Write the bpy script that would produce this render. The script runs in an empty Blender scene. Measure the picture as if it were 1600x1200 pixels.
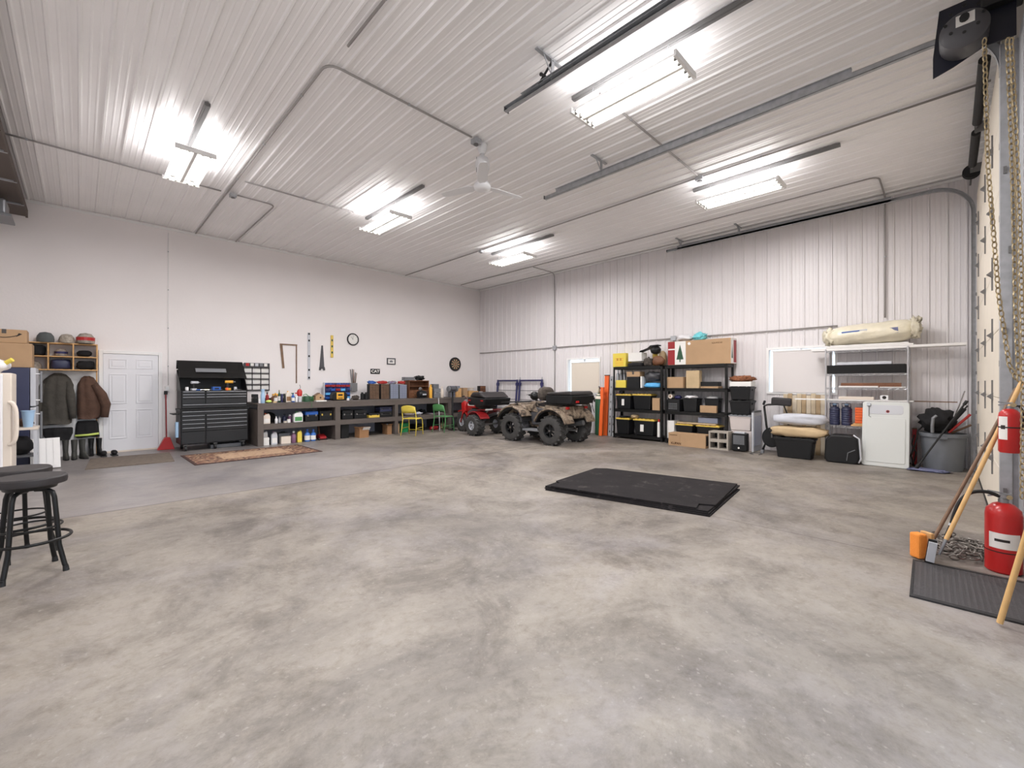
import bpy, math, random
from mathutils import Matrix, Vector, noise
random.seed(7)
C = bpy.context.scene.collection
PI = math.pi
# ---------------------------------------------------------------- camera
HC = 1.41; FPX = 677.5; YAW = math.radians(45.1); ca, sa = math.cos(YAW), math.sin(YAW)
cam = bpy.data.cameras.new('camera'); cam.sensor_width = 36; cam.lens = 36*FPX/1600; cam.clip_start = .03; cam.clip_end = 300
co = bpy.data.objects.new('camera', cam); C.objects.link(co)
co.location = (0, 0, HC); co.rotation_euler = (PI/2, 0, YAW-PI/2)
bpy.context.scene.camera = co
# ---------------------------------------------------------------- view + world
vs = bpy.context.scene.view_settings
vs.view_transform = 'Standard'; vs.look = 'None'; vs.gamma = 1; vs.use_curve_mapping = False; vs.exposure = 0.0
w = bpy.data.worlds.new('world'); bpy.context.scene.world = w; w.use_nodes = True
bg = w.node_tree.nodes['Background']; bg.inputs[0].default_value = (.78, .88, 1, 1); bg.inputs[1].default_value = 2.6
def area(name, loc, rot, sx, sy, power, col, portal=False):
    l = bpy.data.lights.new(name, 'AREA'); l.shape = 'RECTANGLE'; l.size = sx; l.size_y = sy; l.energy = power; l.color = col
    o = bpy.data.objects.new(name, l); C.objects.link(o); o.location = loc; o.rotation_euler = rot
    if portal: l.cycles.is_portal = True
    return o
area('daylight_portal', (1.15, -.46, 2.15), (PI/2, 0, 0), 4.5, 4.3, 1, (1, 1, 1), True)
LAMP_DOWN = 108; LAMP_UP = 8; TUBE = 12.0
# ---------------------------------------------------------------- room sizes
XL, XR, YB, YF, H = -1.35, 10.45, 12.15, -.44, 4.88
# ---------------------------------------------------------------- colour / materials
def lin(c):
    c = c/255
    return c/12.92 if c <= .04045 else ((c+.055)/1.055)**2.4
def rgb(t): return (lin(t[0]), lin(t[1]), lin(t[2]), 1)
MATS = {}
def mat(key, col, rough=.6, metal=0, noise_amt=0, scale=8, bump=0, bscale=60, emit=0, alpha=1, trans=0, spec=.5):
    m = bpy.data.materials.new(key); m.use_nodes = True; nt = m.node_tree; b = nt.nodes['Principled BSDF']
    b.inputs['Base Color'].default_value = rgb(col); b.inputs['Roughness'].default_value = rough; b.inputs['Metallic'].default_value = metal
    b.inputs['Specular IOR Level'].default_value = spec
    if trans: b.inputs['Transmission Weight'].default_value = trans
    if alpha < 1: b.inputs['Alpha'].default_value = alpha
    if emit:
        b.inputs['Emission Color'].default_value = rgb(col); b.inputs['Emission Strength'].default_value = emit
    if noise_amt or bump: tc = nt.nodes.new('ShaderNodeTexCoord')
    if noise_amt:
        n = nt.nodes.new('ShaderNodeTexNoise'); n.inputs['Scale'].default_value = scale; n.inputs['Detail'].default_value = 6
        nt.links.new(tc.outputs['Object'], n.inputs['Vector'])
        r = nt.nodes.new('ShaderNodeValToRGB'); r.color_ramp.elements[0].position = .3; r.color_ramp.elements[1].position = .7
        c = rgb(col); k = 1-noise_amt; k2 = 1+noise_amt*.6
        r.color_ramp.elements[0].color = (c[0]*k, c[1]*k, c[2]*k, 1); r.color_ramp.elements[1].color = (min(1, c[0]*k2), min(1, c[1]*k2), min(1, c[2]*k2), 1)
        nt.links.new(n.outputs['Fac'], r.inputs['Fac']); nt.links.new(r.outputs['Color'], b.inputs['Base Color'])
    if bump:
        n = nt.nodes.new('ShaderNodeTexNoise'); n.inputs['Scale'].default_value = bscale; n.inputs['Detail'].default_value = 3
        nt.links.new(tc.outputs['Object'], n.inputs['Vector'])
        bp = nt.nodes.new('ShaderNodeBump'); bp.inputs['Strength'].default_value = bump; bp.inputs['Distance'].default_value = .01
        nt.links.new(n.outputs['Fac'], bp.inputs['Height']); nt.links.new(bp.outputs['Normal'], b.inputs['Normal'])
    MATS[key] = m
    return m
def N(nt, t, **kw):
    n = nt.nodes.new(t)
    for k, v in kw.items(): setattr(n, k, v)
    return n
def ramp(nt, stops):
    r = nt.nodes.new('ShaderNodeValToRGB'); e = r.color_ramp.elements
    while len(e) < len(stops): e.new(.5)
    for i, (p, c) in enumerate(stops): e[i].position = p; e[i].color = c if len(c) == 4 else rgb(c)
    return r
def math_n(nt, op, a, b=None):
    n = nt.nodes.new('ShaderNodeMath'); n.operation = op
    for i, x in enumerate((a, b)):
        if x is None: continue
        if isinstance(x, (int, float)): n.inputs[i].default_value = x
        else: nt.links.new(x, n.inputs[i])
    return n.outputs[0]
def mix(nt, fac, a, b, blend='MIX'):
    n = nt.nodes.new('ShaderNodeMix'); n.data_type = 'RGBA'; n.blend_type = blend
    for s, x in ((0, fac), (6, a), (7, b)):
        if hasattr(x, 'is_output'): nt.links.new(x, n.inputs[s])
        elif s == 0: n.inputs[0].default_value = x
        else: n.inputs[s].default_value = x if len(x) == 4 else rgb(x)
    return n.outputs[2]
# ---------------------------------------------------------------- mesh helper
class MB:
    def __init__(s, M=None): s.v = []; s.f = []; s.M = M
    def add(s, vs_, fs):
        o = len(s.v)
        if s.M is not None: vs_ = [tuple(s.M @ Vector(p)) for p in vs_]
        s.v += [tuple(p) for p in vs_]; s.f += [tuple(i+o for i in f) for f in fs]; return s
    def b6(s, x0, x1, y0, y1, z0, z1):
        return s.add([(x0,y0,z0),(x1,y0,z0),(x1,y1,z0),(x0,y1,z0),(x0,y0,z1),(x1,y0,z1),(x1,y1,z1),(x0,y1,z1)],
                     [(0,3,2,1),(4,5,6,7),(0,1,5,4),(1,2,6,5),(2,3,7,6),(3,0,4,7)])
    def box(s, c, d, R=None):
        a, b, e = d[0]/2, d[1]/2, d[2]/2
        P = [Vector(p) for p in ((-a,-b,-e),(a,-b,-e),(a,b,-e),(-a,b,-e),(-a,-b,e),(a,-b,e),(a,b,e),(-a,b,e))]
        if R is not None: P = [R @ p for p in P]
        return s.add([tuple(p+Vector(c)) for p in P], [(0,3,2,1),(4,5,6,7),(0,1,5,4),(1,2,6,5),(2,3,7,6),(3,0,4,7)])
    def taper(s, cx, cy, z0, z1, w0, d0, w1, d1):
        P = [(cx+sx*w/2, cy+sy*d/2, z) for z, w, d in ((z0,w0,d0),(z1,w1,d1)) for sx, sy in ((-1,-1),(1,-1),(1,1),(-1,1))]
        return s.add(P, [(0,3,2,1),(4,5,6,7),(0,1,5,4),(1,2,6,5),(2,3,7,6),(3,0,4,7)])
    def cyl(s, p0, p1, r0, r1=None, n=16):
        if r1 is None: r1 = r0
        p0, p1 = Vector(p0), Vector(p1); d = (p1-p0).normalized()
        u = d.orthogonal().normalized(); v = d.cross(u)
        P = []
        for p, r in ((p0, r0), (p1, r1)):
            for i in range(n):
                a = 2*PI*i/n; P.append(tuple(p+(u*math.cos(a)+v*math.sin(a))*r))
        F = [(i, (i+1) % n, n+(i+1) % n, n+i) for i in range(n)]+[tuple(range(n-1, -1, -1)), tuple(range(n, 2*n))]
        return s.add(P, F)
    def tube(s, path, r, n=8, closed=False, rs=None):
        path = [Vector(p) for p in path]; m = len(path); P = []; F = []; u = None
        for k in range(m):
            if closed: d = path[(k+1) % m]-path[k-1]
            else: d = path[min(k+1, m-1)]-path[max(k-1, 0)]
            d.normalize()
            if u is None: u = d.orthogonal().normalized()
            else:
                u = u-d*u.dot(d)
                u = u.normalized() if u.length > 1e-6 else d.orthogonal().normalized()
            v = d.cross(u); rr = rs[k] if rs else r
            for i in range(n):
                a = 2*PI*i/n; P.append(tuple(path[k]+(u*math.cos(a)+v*math.sin(a))*rr))
        for k in range(m if closed else m-1):
            k2 = (k+1) % m
            for i in range(n): F.append((k*n+i, k*n+(i+1) % n, k2*n+(i+1) % n, k2*n+i))
        if not closed: F += [tuple(range(n-1, -1, -1)), tuple(range((m-1)*n, m*n))]
        return s.add(P, F)
    def lathe(s, prof, c=(0,0,0), axis='Z', n=24, cap=True):
        P = []; F = []; m = len(prof)
        for r, h in prof:
            for i in range(n):
                a = 2*PI*i/n; x, y = r*math.cos(a), r*math.sin(a)
                p = (x, y, h) if axis == 'Z' else ((h, x, y) if axis == 'X' else (y, h, x))
                P.append((p[0]+c[0], p[1]+c[1], p[2]+c[2]))
        for k in range(m-1):
            for i in range(n): F.append((k*n+i, k*n+(i+1) % n, (k+1)*n+(i+1) % n, (k+1)*n+i))
        if cap: F += [tuple(range(n-1, -1, -1)), tuple(range((m-1)*n, m*n))]
        return s.add(P, F)
    def prism(s, poly, a, b, axis='X'):
        """polygon (2-D) pushed from a to b along AXIS: X takes (y,z), Y takes (x,z), Z takes (x,y)"""
        n = len(poly)
        g = {'X': lambda q, t: (t, q[0], q[1]), 'Y': lambda q, t: (q[0], t, q[1]), 'Z': lambda q, t: (q[0], q[1], t)}[axis]
        P = [g(q, a) for q in poly]+[g(q, b) for q in poly]
        return s.add(P, [(i, (i+1) % n, n+(i+1) % n, n+i) for i in range(n)]+[tuple(range(n-1, -1, -1)), tuple(range(n, 2*n))])
    def blob(s, c, d, seed=0, rough=.15, nu=20, nv=12, flat=0, f=2.2, sq=1.0):
        """a soft lump (cloth, bag, pile) of size D, resting height at c.z"""
        P = []; F = []
        sg = lambda t: math.copysign(abs(t)**sq, t)
        for j in range(nv+1):
            ph = PI*j/nv
            for i in range(nu):
                th = 2*PI*i/nu
                x, y, z = sg(math.sin(ph))*sg(math.cos(th)), sg(math.sin(ph))*sg(math.sin(th)), sg(math.cos(ph))
                k = 1+rough*2*noise.noise(Vector((x*f+seed*3.1, y*f, z*f)))
                z2 = max(-1, z*k); x *= k; y *= k
                P.append((c[0]+x*d[0]/2, c[1]+y*d[1]/2, c[2]+d[2]/2+z2*d[2]/2))
        for j in range(nv):
            for i in range(nu): F.append((j*nu+i, (j+1)*nu+i, (j+1)*nu+(i+1) % nu, j*nu+(i+1) % nu))
        return s.add(P, F)
    def build(s, name, m, parent=None, loc=None, rot=None, bevel=0, smooth=False, seg=2):
        me = bpy.data.meshes.new(name); me.from_pydata(s.v, [], s.f); me.update()
        o = bpy.data.objects.new(name, me); C.objects.link(o)
        me.materials.append(MATS[m] if isinstance(m, str) else m)
        if parent is not None: o.parent = parent
        if loc is not None: o.location = loc
        if rot is not None: o.rotation_euler = rot if isinstance(rot, (tuple, list)) else (0, 0, rot)
        if smooth: me.polygons.foreach_set('use_smooth', [True]*len(me.polygons)); 
        if smooth == 'auto':
            md = o.modifiers.new('edges', 'EDGE_SPLIT'); md.split_angle = math.radians(38)
        if bevel:
            md = o.modifiers.new('bevel', 'BEVEL'); md.width = bevel; md.segments = seg; md.limit_method = 'ANGLE'
        return o
def thing(name, label, cat, loc=(0,0,0), rot=0, group=None):
    o = bpy.data.objects.new(name, None); C.objects.link(o); o.location = loc; o.empty_display_size = .1
    o.rotation_euler = rot if isinstance(rot, (tuple, list)) else (0, 0, rot)
    return tag(o, label, cat, group)
def tag(o, label, cat, group=None):
    o['label'] = label; o['category'] = cat
    if group: o['group'] = group
    return o
def struct(o): o['kind'] = 'structure'; return o
def dup(r, loc, rot=None, label=None):
    def cp(o, par):
        c = o.copy(); C.objects.link(c)
        if par is not None: c.parent = par
        for ch in o.children: cp(ch, c)
        return c
    c = cp(r, None); c.location = loc
    if rot is not None: c.rotation_euler = rot if isinstance(rot, (tuple, list)) else (0, 0, rot)
    if label: c['label'] = label
    return c
def text(name, s_, size, m, parent, loc, rot=(PI/2,0,0), ext=.001, sx=1, align='CENTER', bold=0):
    cu = bpy.data.curves.new(name, 'FONT'); cu.body = s_; cu.size = size; cu.extrude = ext; cu.align_x = align; cu.align_y = 'CENTER'; cu.offset = bold
    t = bpy.data.objects.new('t', cu); C.objects.link(t)
    bpy.context.view_layer.update()
    me = bpy.data.meshes.new_from_object(t.evaluated_get(bpy.context.evaluated_depsgraph_get()))
    bpy.data.objects.remove(t)
    o = bpy.data.objects.new(name, me); C.objects.link(o); me.materials.clear(); me.materials.append(MATS[m])
    o.parent = parent; o.location = loc; o.rotation_euler = rot; o.scale = (sx, 1, 1)
    return o
def sm(p, n=5):
    q = [p[0]]+list(p)+[p[-1]]; o = []
    for a, b, c, d in zip(q, q[1:], q[2:], q[3:]):
        for k in range(n):
            u = k/n; o.append(tuple(.5*(2*b[i]+(c[i]-a[i])*u+(2*a[i]-5*b[i]+4*c[i]-d[i])*u*u+(3*b[i]-a[i]-3*c[i]+d[i])*u**3) for i in range(3)))
    return o+[tuple(p[-1])]
# a picture point carried onto a real plane of the room
def ray(px, py): r = (px-800)/FPX; return (ca+sa*r, sa-ca*r, (600-py)/FPX)
def pZ(px, py, Z=0): d = ray(px, py); t = (Z-HC)/d[2]; return (d[0]*t, d[1]*t)
def pY(px, py, Y): d = ray(px, py); t = Y/d[1]; return (d[0]*t, HC+d[2]*t)      # (X, Z) on a plane facing the back wall
def pX(px, py, X): d = ray(px, py); t = X/d[0]; return (d[1]*t, HC+d[2]*t)      # (Y, Z) on a plane facing the ribbed wall
RB = -PI/2      # turn of a thing that stands with its back to the ribbed wall
# ---------------------------------------------------------------- materials
G = {
 'white_metal': dict(col=(226,222,223), rough=.38, spec=.5), 'ceiling_metal': dict(col=(247,245,245), rough=.4, noise_amt=.03, scale=1.2),
 'wall_paint': dict(col=(238,233,232), rough=.75, noise_amt=.03, scale=.8, bump=.15, bscale=25), 'trim_white': dict(col=(238,237,236), rough=.5),
 'door_white': dict(col=(230,230,234), rough=.4), 'galv': dict(col=(176,178,182), rough=.42, metal=.3, noise_amt=.15, scale=14),
 'galv_dark': dict(col=(118,117,117), rough=.5, metal=.2), 'conduit': dict(col=(164,160,158), rough=.5, metal=.1),
 'cream_panel': dict(col=(226,217,202), rough=.55, noise_amt=.04, scale=3), 'header_grey': dict(col=(180,174,168), rough=.6),
 'black_paint': dict(col=(18,18,18), rough=.42, spec=.35), 'black_matte': dict(col=(26,26,27), rough=.6), 'black_plastic': dict(col=(25,26,28), rough=.45, spec=.35),
 'dark_rubber': dict(col=(40,39,40), rough=.8, noise_amt=.25, scale=5, bump=.3, bscale=50), 'tyre': dict(col=(66,65,64), rough=.75, noise_amt=.2, scale=9),
 'mat_rubber': dict(col=(36,33,34), rough=.9, noise_amt=.3, scale=3.2, bump=.2, bscale=90, spec=.2), 'chest_grey': dict(col=(40,41,43), rough=.4, spec=.35),
 'chest_dark': dict(col=(24,24,26), rough=.45, spec=.3), 'chrome': dict(col=(200,200,203), rough=.18, metal=1), 'steel': dict(col=(150,152,156), rough=.35, metal=.8),
 'bench_wood': dict(col=(92,84,79), rough=.6, noise_amt=.12, scale=6), 'bench_back': dict(col=(196,196,208), rough=.7),
 'pine': dict(col=(214,168,112), rough=.6, noise_amt=.18, scale=9), 'wood_handle': dict(col=(222,180,120), rough=.45, noise_amt=.1, scale=12),
 'wood_dark': dict(col=(126,98,76), rough=.6, noise_amt=.25, scale=10), 'wood_brown': dict(col=(120,78,52), rough=.55, noise_amt=.2, scale=8),
 'cardboard': dict(col=(178,146,112), rough=.8, noise_amt=.06, scale=4), 'cardboard_dark': dict(col=(150,112,78), rough=.8, noise_amt=.08, scale=4),
 'tape': dict(col=(70,66,62), rough=.4), 'paper': dict(col=(232,230,226), rough=.7), 'ink': dict(col=(40,36,34), rough=.7), 'ink_brown': dict(col=(92,62,36), rough=.7),
 'red': dict(col=(184,34,34), rough=.3), 'red_deep': dict(col=(150,30,34), rough=.45), 'red_dull': dict(col=(176,48,44), rough=.6), 'orange': dict(col=(238,104,44), rough=.45),
 'orange_bristle': dict(col=(248,150,60), rough=.7, bump=.6, bscale=200), 'yellow': dict(col=(226,204,84), rough=.4), 'yellow_lid': dict(col=(222,190,84), rough=.4), 'green': dict(col=(82,146,88), rough=.4),
 'green_dark': dict(col=(38,80,54), rough=.4), 'green_bin': dict(col=(40,150,90), rough=.45), 'blue': dict(col=(40,90,170), rough=.4), 'navy': dict(col=(44,44,92), rough=.45),
 'navy_side': dict(col=(52,56,84), rough=.4, noise_amt=.08, scale=3), 'sky_blue': dict(col=(92,176,232), rough=.45), 'pale_blue': dict(col=(164,196,226), rough=.4), 'water_blue': dict(col=(70,120,196), rough=.15, spec=.6),
 'teal': dict(col=(120,206,214), rough=.6, noise_amt=.25, scale=14), 'white_plastic': dict(col=(232,232,234), rough=.35), 'cream_plastic': dict(col=(226,214,200), rough=.4), 'tote_beige': dict(col=(206,196,192), rough=.45),
 'grey_plastic': dict(col=(122,124,128), rough=.45), 'grey_dark': dict(col=(78,78,82), rough=.5), 'grey_light': dict(col=(196,198,204), rough=.5), 'can_grey': dict(col=(116,120,126), rough=.5, noise_amt=.06, scale=5),
 'fabric_grey': dict(col=(78,74,68), rough=.95, noise_amt=.2, scale=10, bump=.5, bscale=30), 'fabric_brown': dict(col=(92,68,56), rough=.95, noise_amt=.2, scale=10, bump=.5, bscale=30),
 'fabric_black': dict(col=(30,29,31), rough=.95, noise_amt=.2, scale=10), 'fabric_tan': dict(col=(196,172,136), rough=.9, noise_amt=.12, scale=6, bump=.4, bscale=18), 'fabric_pale': dict(col=(196,198,206), rough=.85, noise_amt=.08, scale=6, bump=.4, bscale=18),
 'fabric_blue': dict(col=(120,124,156), rough=.95, noise_amt=.3, scale=20), 'fabric_camo': dict(col=(84,76,70), rough=.95, noise_amt=.5, scale=18), 'hi_vis': dict(col=(214,232,120), rough=.6),
 'rubber_boot': dict(col=(66,66,62), rough=.6, noise_amt=.15, scale=8), 'plastic_bag': dict(col=(226,224,226), rough=.35, bump=.8, bscale=16), 'insul': dict(col=(226,218,196), rough=.32, noise_amt=.12, scale=5, bump=.9, bscale=14),
 'purple': dict(col=(128,92,120), rough=.4), 'concrete_block': dict(col=(170,162,152), rough=.95, noise_amt=.12, scale=20, bump=.5, bscale=60), 'board_white': dict(col=(232,230,228), rough=.5), 'blind': dict(col=(222,212,198), rough=.8), 'blind_white': dict(col=(222,217,216), rough=.8),
 'brass': dict(col=(172,156,124), rough=.4, metal=.6), 'amber_glow': dict(col=(236,176,60), rough=.4), 'smoke_blue': dict(col=(150,158,180), rough=.2, spec=.6), 'black_felt': dict(col=(24,24,25), rough=.9), 'wreath': dict(col=(150,96,66), rough=.9, noise_amt=.6, scale=40, bump=1, bscale=40),
 'gold_ball': dict(col=(190,160,110), rough=.5), 'hat_grey': dict(col=(92,96,96), rough=.9), 'hat_light': dict(col=(168,158,146), rough=.9, noise_amt=.4, scale=25), 'mirror_pale': dict(col=(236,236,236), rough=.35), 'carbon': dict(col=(66,66,70), rough=.4), 'vinyl': dict(col=(42,38,39), rough=.55, noise_amt=.08, scale=4),
}
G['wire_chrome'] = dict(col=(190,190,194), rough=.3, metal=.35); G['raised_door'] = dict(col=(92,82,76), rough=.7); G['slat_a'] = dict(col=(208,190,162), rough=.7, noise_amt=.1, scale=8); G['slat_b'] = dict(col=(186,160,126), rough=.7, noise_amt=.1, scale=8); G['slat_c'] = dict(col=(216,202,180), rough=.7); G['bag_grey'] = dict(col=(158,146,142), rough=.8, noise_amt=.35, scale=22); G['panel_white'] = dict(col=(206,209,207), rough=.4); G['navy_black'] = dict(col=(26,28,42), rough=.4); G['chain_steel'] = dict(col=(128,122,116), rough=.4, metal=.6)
for k_, a_ in G.items(): mat(k_, **a_)
mat('tube_glow', (255,250,240), emit=TUBE)
def camo(key, cols, sc):
    m = mat(key, cols[0], rough=.55); nt = m.node_tree; b = nt.nodes['Principled BSDF']; tc = N(nt, 'ShaderNodeTexCoord')
    n = N(nt, 'ShaderNodeTexNoise'); n.inputs['Scale'].default_value = sc; n.inputs['Detail'].default_value = 5; n.inputs['Distortion'].default_value = 1.5
    nt.links.new(tc.outputs['Object'], n.inputs['Vector'])
    r = ramp(nt, [(.3+.4*i/(len(cols)-1), c) for i, c in enumerate(cols)]); r.color_ramp.interpolation = 'CONSTANT'
    nt.links.new(n.outputs['Fac'], r.inputs['Fac']); nt.links.new(r.outputs['Color'], b.inputs['Base Color'])
camo('camo', [(58,50,44),(104,90,76),(128,112,96),(148,134,116),(112,98,84),(70,60,52)], 6)
camo('bag_print', [(150,40,50),(60,70,140),(220,216,212),(80,80,86),(160,90,70),(200,60,50)], 16)
camo('pick_blue', [(30,40,86),(44,66,140),(60,96,176),(36,48,100)], 9)
# ---------------------------------------------------------------- concrete floor
def floor_mat():
    m = bpy.data.materials.new('concrete'); m.use_nodes = True; nt = m.node_tree; b = nt.nodes['Principled BSDF']; L = nt.links.new
    tc = N(nt, 'ShaderNodeTexCoord'); v = tc.outputs['Object']
    def no(sc, det=6, dist=0, rough=.6):
        n = N(nt, 'ShaderNodeTexNoise'); n.inputs['Scale'].default_value = sc; n.inputs['Detail'].default_value = det; n.inputs['Distortion'].default_value = dist; n.inputs['Roughness'].default_value = rough
        L(v, n.inputs['Vector']); return n.outputs['Fac']
    r1 = ramp(nt, [(.3, (92,86,82)), (.43, (122,115,108)), (.55, (145,137,127)), (.70, (156,150,147))]); L(no(.42, 9, .5, .7), r1.inputs['Fac'])
    r2 = ramp(nt, [(.36, (186,182,180)), (.52, (255,255,255)), (.75, (255,255,255))]); L(no(1.3, 9, .5, .75), r2.inputs['Fac'])
    c = mix(nt, .8, r1.outputs[0], r2.outputs[0], 'MULTIPLY')
    r6 = ramp(nt, [(.35, (226,222,218)), (.5, (250,250,250)), (.65, (255,255,255))]); L(no(14, 8, .3, .8), r6.inputs['Fac']); c = mix(nt, .9, c, r6.outputs[0], 'MULTIPLY')
    r7 = ramp(nt, [(.3, (210,206,204)), (.48, (255,255,255))]); L(no(3.6, 9, .8, .8), r7.inputs['Fac']); c = mix(nt, .6, c, r7.outputs[0], 'MULTIPLY')
    r3 = ramp(nt, [(.5, (0,0,0)), (.68, (255,255,255))]); L(no(.7, 9, .3, .75), r3.inputs['Fac'])
    c = mix(nt, math_n(nt, 'MULTIPLY', r3.outputs[0], .4), c, (156,150,152))
    r4 = ramp(nt, [(.62, (0,0,0)), (.7, (255,255,255))]); L(no(26, 3), r4.inputs['Fac'])
    c = mix(nt, math_n(nt, 'MULTIPLY', r4.outputs[0], .3), c, (172,166,158))
    sx = N(nt, 'ShaderNodeSeparateXYZ'); L(v, sx.inputs[0]); X, Y = sx.outputs[0], sx.outputs[1]
    # saw-cut joints, and the sealed slab towards the workbench, its bluish reflections painted in
    def line(co_, at, wd): return math_n(nt, 'LESS_THAN', math_n(nt, 'ABSOLUTE', math_n(nt, 'SUBTRACT', co_, at)), wd)
    j = math_n(nt, 'MAXIMUM', line(Y, 6.55, .018), line(X, 4.78, .007))
    j = math_n(nt, 'MAXIMUM', j, line(X, 9.0, .006))
    c = mix(nt, math_n(nt, 'MULTIPLY', j, .8), c, (84,76,72))
    sX = N(nt, 'ShaderNodeMapRange'); sX.inputs['From Min'].default_value = 5.2; sX.inputs['From Max'].default_value = 3.0; L(X, sX.inputs['Value'])
    seal_sheen = math_n(nt, 'MULTIPLY', math_n(nt, 'GREATER_THAN', Y, 6.55), sX.outputs[0])
    c = mix(nt, math_n(nt, 'MULTIPLY', seal_sheen, .38), c, (138,136,142))
    L(c, b.inputs['Base Color'])
    rr = math_n(nt, 'SUBTRACT', math_n(nt, 'ADD', math_n(nt, 'MULTIPLY', no(2.5), .16), .42), math_n(nt, 'MULTIPLY', seal_sheen, .14)); L(rr, b.inputs['Roughness'])
    bp = N(nt, 'ShaderNodeBump'); bp.inputs['Strength'].default_value = .12; bp.inputs['Distance'].default_value = .01; L(no(30, 5), bp.inputs['Height']); L(bp.outputs[0], b.inputs['Normal'])
    MATS['concrete'] = m
floor_mat()
mat('gravel', (150,146,138), rough=.95, noise_amt=.3, scale=12)
# ================================================================ THE SHELL
def slab(name, *b6, m): return struct(MB().b6(*b6).build(name, m))
slab('floor', XL, XR+.15, YF-.2, YB+.15, -.12, 0, m='concrete')
slab('ground_outside', -30, 40, -40, YF-.2, -.2, -.04, m='gravel')
slab('ground_beyond', XR+.4, 40, YF-.2, 40, -.2, -.04, m='gravel')
def rib_profile(a, b, pitch=.2286):
    """(s, height) of the ribbed steel sheet from a to b: a tall rib every nine inches, two low ones between"""
    pts = []; k = math.floor(a/pitch)-1
    while k*pitch < b+pitch:
        s0 = k*pitch
        pts += [(s0-.022, 0), (s0-.01, .019), (s0+.01, .019), (s0+.022, 0), (s0+.068, 0), (s0+.075, .004), (s0+.086, .004), (s0+.093, 0), (s0+.136, 0), (s0+.143, .004), (s0+.154, .004), (s0+.161, 0)]
        k += 1
    def hgt(s_):
        for (p, q) in zip(pts, pts[1:]):
            if p[0] <= s_ <= q[0]: return p[1]+(q[1]-p[1])*(s_-p[0])/max(1e-9, q[0]-p[0])
        return 0
    return [(a, hgt(a))]+[p for p in pts if a < p[0] < b]+[(b, hgt(b))]
# ceiling: ribs run from the overhead doors to the back wall
mb = MB(); P = rib_profile(XL, XR)
mb.add([(s_, YF, H-h_) for s_, h_ in P]+[(s_, YB, H-h_) for s_, h_ in P], [(i, i+1, len(P)+i+1, len(P)+i) for i in range(len(P)-1)])
mb.b6(XL-.15, XR+.15, YF-.1, YB+.15, H+.005, H+.1)
struct(mb.build('ceiling', 'ceiling_metal'))
# ribbed wall on the right with its two windows
WIN = [(6.92, 8.12, 1.12, 2.18), (1.50, 2.735, 1.20, 2.18)]
mb = MB()
def strip(y0, y1, z0, z1):
    P = rib_profile(y0, y1)
    mb.add([(XR-h_, s_, z0) for s_, h_ in P]+[(XR-h_, s_, z1) for s_, h_ in P], [(i, i+1, len(P)+i+1, len(P)+i) for i in range(len(P)-1)])
    mb.b6(XR+.006, XR+.15, y0, y1, z0, z1)
w1, w2 = WIN
strip(YF, w2[0], 0, H); strip(w2[0], w2[1], 0, w2[2]); strip(w2[0], w2[1], w2[3], H)
strip(w2[1], w1[0], 0, H); strip(w1[0], w1[1], 0, w1[2]); strip(w1[0], w1[1], w1[3], H); strip(w1[1], YB, 0, H)
struct(mb.build('wall_right', 'white_metal'))
slab('wall_back', XL-.15, XR+.15, YB, YB+.15, 0, H, m='wall_paint')
slab('wall_left', XL-.15, XL, YF, YB, 0, H, m='wall_paint')
# wall with the overhead doors: bay 1 (closed) 5.62..10.25, bay 2 (open) -1.1..3.4
mb = MB()
mb.b6(XL-.15, -1.1, YF-.12, YF, 0, H); mb.b6(3.4, 5.62, YF-.12, YF, 0, H); mb.b6(10.25, XR+.15, YF-.12, YF, 0, H)
mb.b6(-1.1, 3.4, YF-.12, YF, 4.3, H); mb.b6(5.62, 10.25, YF-.12, YF, 4.36, H)
struct(mb.build('wall_front', 'header_grey'))
# trims
mb = MB(); mb.b6(XL, XR-.02, YB-.02, YB, H-.07, H-.022); struct(mb.build('trim_1', 'trim_white'))
mb = MB(); mb.b6(XR-.05, XR-.021, YF, YB-.02, H-.06, H-.022); struct(mb.build('trim_2', 'trim_white'))
# windows
for i, (y0, y1, z0, z1) in enumerate(WIN):
    wr = bpy.data.objects.new('window_%d' % (i+1), None); C.objects.link(wr); struct(wr)
    mb = MB(); t = .045
    for a in ((y0, y1, z0-.0, z0+t), (y0, y1, z1-t, z1), (y0, y0+t, z0+t, z1-t), (y1-t, y1, z0+t, z1-t)): mb.b6(XR-.03, XR+.12, *a)
    mb.b6(XR+.04, XR+.09, (y0+y1)/2-.02, (y0+y1)/2+.02, z0+t, z1-t)
    mb.build('window_frame', 'trim_white', wr)
    g = MATS.get('glass') or mat('glass', (235,245,245), rough=.02, trans=1, alpha=.35)
    MB().b6(XR+.06, XR+.066, y0+t, y1-t, z0+t, z1-t).build('glass_pane', g, wr)
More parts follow.
